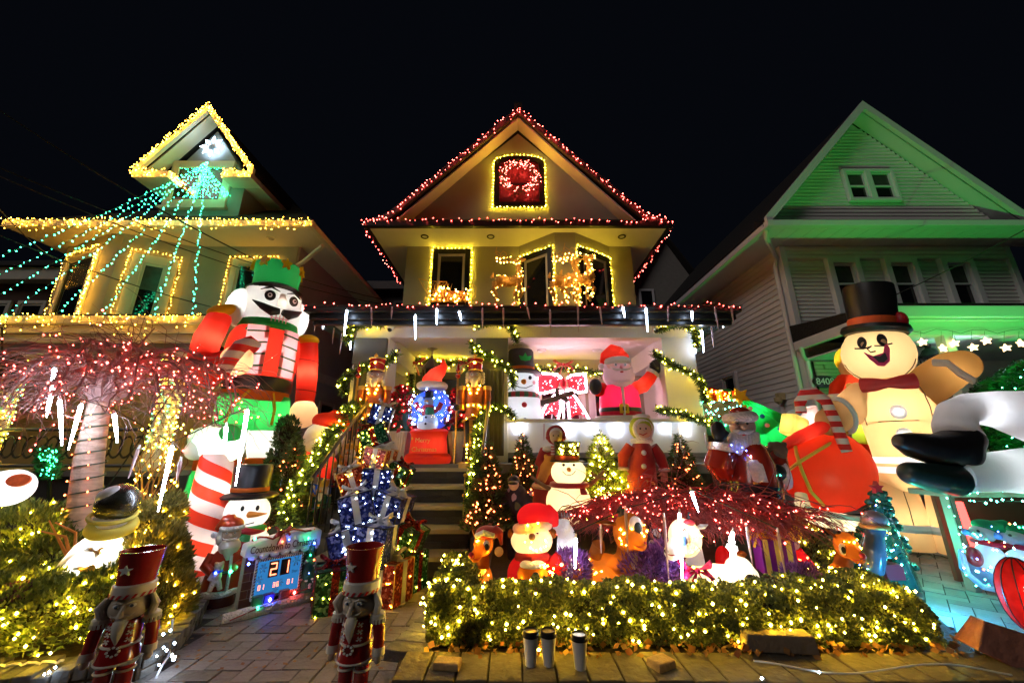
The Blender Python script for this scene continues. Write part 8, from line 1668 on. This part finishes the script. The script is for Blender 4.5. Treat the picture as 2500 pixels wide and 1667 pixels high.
for (x, y, s) in ((2420, 1340, 1), (2498, 1350, .9)):
    obj('bear', M().sph(g(x, y + 30), (34 * k * s, 28 * k, 40 * k * s)).sph(g(x - 22, y - 38), (26 * k * s, 22 * k, 20 * k * s)).tube([g(x - 28, y - 34, -.05), g(x - 55, y - 42, -.07)], [14 * k, 9 * k], 12), BRC, SL, fuse=.012); obj('hat', M().sph(g(x - 8, y - 55), (34 * k * s, 24 * k, 16 * k * s), rot(0, 12, 0)).tube([g(x + 10, y - 58), g(x + 36, y - 66)], [12 * k, 7 * k], 10), GHC, SL, fuse=.012); obj('scarf', M().torus(g(x - 8, y - 14), 24 * k, 6 * k, (.2, 0, 1), n=18, m=7), mat('red_lit_scarf', (.5, .02, .05), .7, trans=.3), SL); obj('nose', ball(g, x - 62, y - 42, 8, -.08), mat('blue_nose', (.1, .3, .7), .4), SL); obj('eye', ball(g, x - 32, y - 44, 3, -.13), INK, SL)
for bm_, n_ in ((B_COOL, 14), (B_GRN, 12), (B_BLUE, 12), (B_ORED, 8), (B_CYAN, 10)): bset(SL, [g(ru(2350, 2530), ru(1275, 1430), -.17) for i in range(n_)], bm_, .0075)
lamp(SL, g(2300, 1440, -.3) - p, 26, (.06, .5, 1)); lamp(SL, g(2250, 1330, .3) - p + V((0, 0, .1)), 22, (.06, .9, .6)); lamp(SL, g(2420, 1370) - p, .8, (.6, .85, 1)); lamp(SL, g(2500, 1380) - p, .8, (.6, .85, 1)); lamp(SL, g(2430, 1415) - p, .5, (.4, .7, 1))  # first two lamps hang clear of the sled, added to tint the driveway teal
g = PX(3.0, 1450); k = g.s; p = g(2500, 1530); p.z = .03
RW = wroot('red_wire_figure', p, 'red mesh covered wire figure with red lights at the lower right edge', 'lit figure')
obj('shell', M().sph(g(2500, 1452), (48 * k, 40 * k, 82 * k), nu=22, nv=14), mat('red_mesh_cloth', (.35, .015, .012), .6, var=.5, ns=20, trans=.5), RW); m = M()
for a_ in range(10): a_ = a_ * pi / 5; m.tube([g(2500, 1452) + V((cos(a_) * sin(t) * 48.5, sin(a_) * sin(t) * 40.5, cos(t) * 82.5)) * k for t in [pi * i / 12 for i in range(13)]], .004, 5)
obj('wire_frame', m, IRON, RW); bset(RW, [g(2500, 1452) + V((ru(-.9, .2) * 44, -34, ru(-.9, .9) * 70)) * k for i in range(26)], B_RED, .008); lamp(RW, g(2500, 1452) - p, 2, (1, .4, .3))
# glossy tree statue with soldier
g = PX(3.95, 1310); k = g.s; p = g(2155, 1420); p.z = .03
TR = wroot('tree_statue', p, 'glossy dark green tree statue with a soldier and coloured bulbs beside the right reindeer', 'statue')
m = M(); random.seed(9)
GTR = mat('glossy_tree', (.015, .09, .06), .2, var=.6, ns=10, coat=.7)
for i in range(150):
    t = R() ** .8; a_ = ru(0, 2 * pi); rr = (6 + 62 * t) * k; c_ = g(2152 - 8 + 8 * t, 1195 + 195 * t); m.sph(c_ + V((cos(a_) * rr, sin(a_) * rr * .8, 0)), (ru(.03, .06), ru(.03, .05), ru(.02, .035)), rot(ru(-40, 40), ru(-40, 40), ru(0, 180)), nu=8, nv=5)
obj('boughs', m, GTR, TR, smooth=False); obj('cone', M().tube([g(2155, 1415), g(2145, 1190)], [66 * k, 5 * k], 16), GTR, TR)
sd = obj('soldier', M().sph(g(2135, 1290, -.2), (24 * k, 18 * k, 26 * k)).tube([g(2135, 1310, -.2), g(2132, 1350, -.24), g(2130, 1400, -.24)], [20 * k, 24 * k, 20 * k], 12), mat('blue_green_lacquer', (.05, .1, .14), .2, coat=.7, var=.4, ns=8), TR, fuse=.014); obj('helmet', ell(g, 2135, 1270, 27, 22, 22, -.2), mat('lilac_silver', (.4, .38, .45), .3, .5), sd); obj('hat_band', M().torus(g(2135, 1284, -.2), 24 * k, 5 * k, n=20, m=6), GOLD2, sd)
obj('star', M().patch(g(2140, 1190, -.04), (0, -1, 0), starpoly(16 * k, 7 * k), .02), REDP, TR, smooth=False); obj('red_parcel', M().box(g(2170, 1392, -.22), (40 * k, 30 * k, 30 * k)), mat('dull_red_gift', (.25, .03, .04), .3, coat=.5), TR, smooth=False)
for bm_, n_ in ((B_BLUE, 9), (B_CYAN, 8), (B_ORED, 5), (B_WARM, 4), (B_COOL, 5)):
    pts = []
    for i in range(n_): t = ru(.1, 1); pts.append(g(2148 + ru(-60, 60) * t, 1195 + 200 * t, -62 * k * t - .06))
    bset(TR, pts, bm_, .008)
# ---- left bed: bright figure and white dome
g = PX(3.0, 1300); k = g.s; p = g(240, 1420); p.z = .2
BF = wroot('lit_snowman', p, 'overexposed white glowing snowman with glossy black hat and yellow scarf in the left bed', 'snowman')
GWT = mat('white_blow_mould', (.9, .87, .84), .5, trans=.6)
obj('body', M().tube([g(225, 1430), g(228, 1380), g(248, 1335), g(262, 1312)], [72 * k, 66 * k, 48 * k, 34 * k], 22), GWT, BF); obj('lap', M().tube([g(170, 1395, -.08), g(215, 1372, -.15), g(290, 1390, -.1)], [26 * k, 34 * k, 28 * k], 14), GWT, BF); obj('scarf', M().torus(g(274, 1285), 36 * k, 13 * k, (.22, -.35, 1), n=26, m=9), mat('yellow_scarf', (.7, .6, .12), .6, trans=.4), BF)
obj('head', ell(g, 272, 1268, 36, 30, 30), GWT, BF); obj('hat', M().sph(g(288, 1228), (46 * k, 40 * k, 46 * k), rot(0, 18, 0)), mat('glossy_black_speckle', (.012, .012, .008), .18, var=.5, ns=60, coat=.6, bump=.3, bs=80), BF); obj('hat_brim', M().torus(g(276, 1258), 42 * k, 5 * k, (.2, -.25, 1), n=26, m=7), mat('yellow_scarf', (.7, .6, .12), .6), BF)
obj('hat_snow', M().sph(g(272, 1208, -.04), (30 * k, 26 * k, 20 * k), rot(0, -25, 0)), GWT, BF); obj('horn', tb_(g, [(190, 1385, -.22), (205, 1390, -.26), (222, 1388, -.27)], [3, 5, 8], 10), GOLD, BF); m = M(); bow_mesh(g(232, 1345, -.17), 22 * k, m); obj('bow', m, GOLD, BF)
lamp(BF, g(228, 1385) - p, 16); lamp(BF, g(250, 1335) - p, 7); lamp(BF, g(272, 1268) - p, 3, (1, .8, .4)); lamp(BF, g(272, 1208, -.04) - p, 2.5); lamp(BF, g(230, 1375, -.14) - p, 4)
g = PX(3.1, 1180); k = g.s; p = g(30, 1215); 
DM = wroot('lit_dome', p, 'white glowing ornament with an orange patch and hanging ring at the far left', 'ornament')
obj('ball', M().sph(g(22, 1190), (46 * k, 44 * k, 42 * k), nu=24, nv=14), GWT, DM); obj('orange_patch', M().patch(g(46, 1172, -40 * k), (.5, -1, .4), circ(18 * k, 16, 1.1, .8), .012), mat('orange_red_glitter', (.6, .1, .02), .5, var=.5, ns=50), DM); obj('ring', M().torus(g(72, 1168), 6 * k, 1.5 * k, (0, -1, 0), n=18, m=6), WHT, DM); lamp(DM, g(22, 1190) - p, 3, (.95, .97, 1))
g = PX(5.9, 900); k = g.s
o = obj('hanging_basket', M().sph(g(5, 905), (44 * k, 40 * k, 50 * k)).tube([g(5, 862), g(5, 800)], [2 * k, 2 * k], 6), mat('dark_basket', (.03, .025, .025), .7, bump=.3), None); tag(o, 'dark round basket hanging at the left edge of the grey house porch', 'basket')
gs = root('green_light_shrub', U(120, 1110, 5.2), 'narrow dark shrub covered in tiny green lights behind the white ornament', 'shrub', world=True); m = M(); bl_ = []
for i in range(700): p_ = U(ru(96, 140) + 5 * sin(i), ru(1095, 1170), 5.2 + ru(-.1, .1)); m.leaf(p_, (ru(-1, 1), ru(-1, 1), ru(-.5, 1)), .09, .012)
for i in range(46): bl_.append(U(ru(95, 140), ru(1095, 1168), 5.08))
obj('foliage', m, FIR, gs, smooth=False, kind='stuff'); obj('bulbs', M().octs(bl_, .008), B_GRN, gs, smooth=False, kind='stuff'); obj('stem', M().tube([U(120, 1240, 5.2), U(120, 1100, 5.2)], [.03, .01], 6), CORE, gs)
# vine behind the left tree with amber bulbs
random.seed(4); vn = root('climbing_vine', U(365, 1240, 4.2), 'bare climbing vine with scattered amber lights right of the pale trunk', 'vine', world=True); m = M(); bl_ = []
for i in range(22):
    x = ru(300, 430); a_ = U(x, 1260, 4.2); pts = [a_]
    for q in range(7): a_ = a_ + V((ru(-.07, .07), ru(-.04, .04), ru(.08, .16))); pts.append(a_)
    m.tube(pts, [.008, .007, .006, .006, .005, .004, .003, .002], 5); bl_ += [p_ + V((0, -.02, 0)) for p_ in pts if R() < .42]
obj('stem', m, TWIG, vn, kind='stuff'); obj('bulbs', M().octs(bl_, .010), B_YEL, vn, smooth=False, kind='stuff')
# ---- gold reindeer and sleigh on the porch roof
GWM = mat('gold_wire', (.62, .36, .1), .4, .25)
def wire_deer(label, x, y, s, flip=1, seed=1):
    random.seed(seed); g = PX(6.75, 670); k = g.s * s; o_ = g(x, y); r_ = wroot('gold_wire_deer', o_ , label, 'light sculpture', 'gold lit reindeer on the porch roof')
    Q = lambda a, b, d=0.: o_ + V((a * flip * k, d, b * k))
    parts = [('body', [(-32, 62), (-14, 66), (10, 62), (30, 66), (38, 74)], [15, 19, 16, 18, 13], 0), ('neck', [(34, 74), (36, 98), (28, 120)], [14, 9, 7], 0), ('head', [(26, 118), (32, 128), (46, 132), (54, 135)], [9, 10, 7, 3], 0)]
    for s_, dd in ((-1, -.06), (1, .06)):
        parts += [('leg', [(-34, 58), (-38, 38), (-30, 20), (-30, 0)], [9, 6, 4, 4], dd), ('leg', [(30, 60), (46 if s_ > 0 else 34, 42), (40 if s_ > 0 else 20, 24), (30 if s_ > 0 else 30, 0 if s_ < 0 else 14)], [9, 5, 4, 4], dd)]
    b = []
    for nm, pts, rd, dd in parts:
        m = M().tube([Q(a, c_, dd) for a, c_ in pts], [q * k * .8 for q in rd], 10); path = [Q(a, c_, dd) for a, c_ in pts]; sm = path_pts(path, .03); 
        # wound wire: rings and long spirals
        n_ = len(sm); 
        def rad(i): t = i / max(1, n_ - 1) * (len(rd) - 1); j = min(int(t), len(rd) - 2); return (rd[j] * (1 - (t - j)) + rd[j + 1] * (t - j)) * k
        for ph in range(6):
            sp_ = []
            for i in range(n_):
                dv = (sm[min(i + 1, n_ - 1)] - sm[max(i - 1, 0)]).normalized(); xx, yy, _ = frame(dv, (0, 1, 0)); a_ = i * .9 * (1 if ph % 2 else -1) + ph * 1.6; sp_.append(sm[i] + (xx * cos(a_) + yy * sin(a_)) * rad(i))
            if n_ > 2: m.tube(sp_, .009, 4)
            for p_ in sp_:
                if R() < .13: b.append(p_)
        obj(nm, m, GWM, r_)
    m = M()
    for dd in (-.08, .08):
        m.tube([Q(24, 128, dd * .4), Q(0, 132, dd), Q(-20, 134, dd), Q(-34, 150, dd), Q(-30, 166, dd)], .007, 5)
        for a in (0, -18): m.tube([Q(a, 132, dd), Q(a - 2, 146, dd), Q(a - 12, 154, dd), Q(a - 18, 146, dd)], .006, 5)
        b += [Q(10 - q * 10, 131 + ru(-4, 6), dd) for q in range(5)]
    lamp(r_, V((0, -.28, 60 * k)), 2.4, (1, .55, .15)); lamp(r_, V((30 * k, -.25, 105 * k)), 1.2, (1, .55, .15)); obj('antlers', m, GWM, r_); obj('ear', M().tube([Q(30, 126), Q(44, 118)], [5 * k, 1.5 * k], 8, flat=.4), GWM, r_); obj('tail', M().tube([Q(-44, 76), Q(-40, 92)], [5 * k, 2 * k], 8), GWM, r_)  # two lamps added in front of the deer to brighten its gold wire
    obj('bulbs', M().octs(b, .0115), B_GOLD, r_, smooth=False, kind='stuff')
wire_deer('gold lit wire reindeer standing alone behind the sleigh, leftmost of the three', 1238, 738, .85, 1, 2)
wire_deer('gold lit wire reindeer in the middle, half hidden by the one in front', 1380, 738, .85, 1, 3)
wire_deer('gold lit wire reindeer in front at the right with head held highest', 1412, 738, .92, 1, 6)
g = PX(6.75, 710); k = g.s; p = g(1100, 738); GS = wroot('gold_sleigh', p, 'dark gold wire sleigh with amber lights left of the reindeer', 'light sculpture')
so_ = [(1022, 680), (1048, 686), (1090, 688), (1094, 704), (1112, 722), (1135, 722), (1150, 700), (1152, 714), (1140, 734), (1056, 735), (1040, 712)]
for dd in (-.12, .12):
    q = [g(*e, dd) for e in so_]; obj('side_frame', M().tube(q + [q[0]], .008, 5), GWM, GS)
    m = M()
    for i in range(15): x = 1034 + i * 8; m.tube([g(x, 690 + (i > 7) * 22, dd), g(x + 12, 734, dd)], .003, 4); m.tube([g(x + 14, 692 + (i > 7) * 22, dd), g(x + 2, 733, dd)], .003, 4)
    obj('lattice', m, GWM, GS, smooth=False)
    obj('runner', M().tube([g(1052, 737, dd), g(1145, 738, dd), g(1160, 725, dd), g(1162, 700, dd), g(1152, 692, dd), g(1146, 700, dd)], .008, 5), GWM, GS)
obj('seat', M().bx(g(1058, 734, -.12), g(1138, 722, .12)), mat('red_brown_mesh', (.2, .05, .02), .7), GS, smooth=False)
bset(GS, [g(ru(1045, 1145), ru(700, 737), -.14) for i in range(36)] + [g(ru(1072, 1092), ru(700, 708), -.14) for i in range(8)], B_GOLD, .0115)
# ---- right side: star string, lamp, crystal ball, gift row, green floodlight
random.seed(8); Y_ = 6.05
xs = ((2252, 835), (2302, 850), (2330, 838), (2376, 848), (2408, 832), (2456, 849), (2492, 838)); sst = root('star_light_string', U(2376, 800, Y_), 'string of warm lit stars hanging under the green porch beam', 'string lights', world=True)
obj('cord', M().tube([U(x, 808 + 6 * sin(i * 2), Y_) for i, x in enumerate(range(2225, 2560, 30))], .004, 5), WIREM, sst); STG = glow('star_warm', (1, .66, .3), 3.5)
for i, (x, y) in enumerate(xs):
    c_ = U(x, y, Y_); n_ = V((0, -1, 0)) if i in (1, 6) else V((-.95, -.3, 0)); obj('star', M().patch(c_, n_, starpoly(.068, .033), .016), STG, sst, smooth=False); obj('hook', M().tube([c_ + V((0, 0, .1)), U(x - 4, 808, Y_)], .003, 4), WIREM, sst)
c_ = U(2275, 880, 6.8); ln2 = root('porch_lantern', c_, 'dark ornate lantern hanging on the green lit porch of the siding house', 'lantern', world=True)
obj('cage', M().lathe([(.12, -.26), (.14, -.24), (.15, -.2), (.04, -.2)], c_, 12).lathe([(.15, .06), (.17, .08), (.12, .14), (.09, .2), (.04, .24), (.05, .3), (0, .32)], c_, 12), BLK, ln2, smooth=False); m = M()
for q in range(6): a_ = q * pi / 3; m.tube([c_ + V((cos(a_) * .14, sin(a_) * .14, -.2)), c_ + V((cos(a_) * .15, sin(a_) * .15, .07))], .01, 5)
obj('bars', m, BLK, ln2); obj('chain', M().tube([c_ + V((0, 0, .32)), (c_.x, c_.y, 3.13)], .012, 6), BLK, ln2)
c_ = U(2351, 881, 6.3); lb = root('light_ball', c_, 'sparkling blue white ball of lights hanging over the evergreen screen', 'light ball', world=True); obj('ball', M().sph(c_, .08, nu=16, nv=10), glow('ball_blue', (.2, .55, 1), 1.2), lb); b = []
for i in range(80): z = -1 + 2 * (i + .5) / 80; a_ = i * 2.4; b.append(c_ + V((cos(a_) * sqrt(1 - z * z), sin(a_) * sqrt(1 - z * z), z)) * .1)
obj('bulbs', M().octs(b, .010), B_COOL, lb, smooth=False, kind='stuff'); obj('cord', M().tube([c_ + V((0, 0, .1)), U(2325, 806, 6.1)], .003, 4), WIREM, lb)
g = PX(5.95, 965); k = g.s
cart = wroot('alley_panel', g(1757, 1100), 'dark red painted panel with green zigzag trim and green lights beside the right pillar', 'panel'); obj('board', M().bx(g(1714, 1045, .1), g(1815, 983, .16)), mat('dark_red_board', (.2, .03, .01), .6), cart, smooth=False); zz = [(1716, 1004)] + [(1716 + i * 9, 1014 + (i % 2) * 12 + i) for i in range(1, 9)] + [(1790, 1062), (1716, 1062)]
obj('zigzag_trim', M().prism([(g(*e).x, g(*e).z) for e in zz], 5.95 + .06, 5.95 + .095), mat('teal_trim', (.05, .35, .2), .6), cart, smooth=False); obj('leg', M().bx((g(1760, 0).x, 6.12, 0), (g(1760, 0).x + .08, 6.2, 1.9)), BLK, cart, smooth=False)
light_string('panel_light_string', 'green string lights along the top of the dark red panel', [g(1713, 980, .05), g(1815, 980, .05), g(1815, 990, .05), g(1720, 1005, .05), g(1765, 1020, .05), g(1770, 1045, .05)], B_CYAN, .012, .075, .02)
for i, (x, w, h, cm, rm_, lb_) in enumerate(((1738, 38, 26, mat('amber_lit_box', (.85, .4, .04), .6, trans=.6), mat('red_bow_plain', (.5, .04, .01), .6, trans=.3), 'amber lit gift box with red ribbon on the dark red panel'), (1777, 36, 24, mat('scarlet_lit_box', (.8, .06, .02), .6, trans=.6), mat('green_bow_plain', (.02, .2, .06), .6, trans=.3), 'scarlet lit gift box with green ribbon on the dark red panel'))):
    c_ = g(x, 966 if i == 0 else 968, .13); r_ = wroot('lit_gift', c_, lb_, 'gift box', 'two lit gifts on the panel'); obj('box', M().box(c_, (w * k, .16, h * k)), cm, r_, smooth=False); obj('ribbon', M().box(c_, (8 * k, .17, h * k + .01)), rm_, r_, smooth=False); obj('bow', M().sph(c_ + V((0, 0, h * .5 * k + 3 * k)), (12 * k, .05, 5 * k)), rm_, r_); bset(r_, [c_ + V((ru(-.5, .5) * w * k, -.09, ru(-.5, .5) * h * k)) for q in range(12)], B_WARM, .008); lamp(r_, V((0.04, 0, 0)), 1.2, (1, .7, .3))
FLP = V((7.0, 3.3, .25)); fl = root('green_floodlight', (FLP.x, FLP.y, .03), 'small green floodlight on a spike aimed at the siding house', 'floodlight', world=True)
obj('housing', M().lathe([(.03, -.12), (.06, -.1), (.08, .0), (.07, 0)], FLP, 14, rot(-55, 0, -18)), BLK, fl); obj('spike', M().tube([(FLP.x, FLP.y, .03), FLP - V((0, 0, .05))], .012, 6), BLK, fl)
l = bpy.data.lights.new('green_floodlight_beam', 'SPOT'); l.energy = 430; l.color = (.06, 1, .12); l.spot_size = radians(84); l.spot_blend = .9; l.shadow_soft_size = .03
o = bpy.data.objects.new('green_floodlight_beam', l); COL.objects.link(o); o.location = FLP + V((.02, .06, .07)); o.rotation_euler = (V((8.9, 6.8, 4.0)) - FLP).to_track_quat('-Z', 'Y').to_euler()
# cords lying about
def cord(label, pts, m_=None, r=.006, bulbs=None, br=.008):
    o = obj('power_cord', M().tube(pts, r, 6), m_ or WHT); tag(o, label, 'cord', 'loose cords by the walls')
    if bulbs: obj('bulbs', M().octs(bulbs, br), B_COOL, o, smooth=False, kind='stuff')
def wig(x0, y0, x1, y1, z, amp, n=14): return [G(x0 + (x1 - x0) * i / n + amp * sin(i * 1.7), y0 + (y1 - y0) * i / n + amp * .6 * cos(i * 2.1), z) for i in range(n + 1)]
cw_ = wig(-20, 1625, 160, 1612, ZL + .012, 5); cord('white wire lying on the left planter wall', cw_, bulbs=[G(135, 1628, ZL + .02), G(120, 1640, ZL + .015), G(108, 1645, ZL + .015)])
pts = [G(420, 1520, .2) + V((0, 0, .02)), U(418, 1560, 2.9), U(412, 1600, 2.75), U(395, 1625, 2.65), U(385, 1645, 2.6), U(370, 1680, 2.55)]
cord('tangle of white wires with blue white bulbs hanging over the left wall', pts, bulbs=[U(ru(370, 430), ru(1530, 1665), 2.62) for i in range(14)])
cord('pale wire running along the foot of the front wall at lower right', [U(x, 1625 + 14 * sin(x * .013) + (x - 1850) * .02, 2.27) for x in range(1840, 2500, 30)], r=.004, bulbs=[U(2000, 1640, 2.25), U(1860, 1655, 2.25)])
cord('orange red coiled cord on the ground right of the hedge', [G(2330 + 30 * cos(i * .7), 1575 + 16 * sin(i * .7) + i * .6, .05) for i in range(26)], mat('orange_cord', (.6, .1, .03), .5), .006)
cord('dark green cord trailing over the driveway by the booth', wig(2180, 1350, 2330, 1360, .04, 8), WIREM)
random.seed(3)
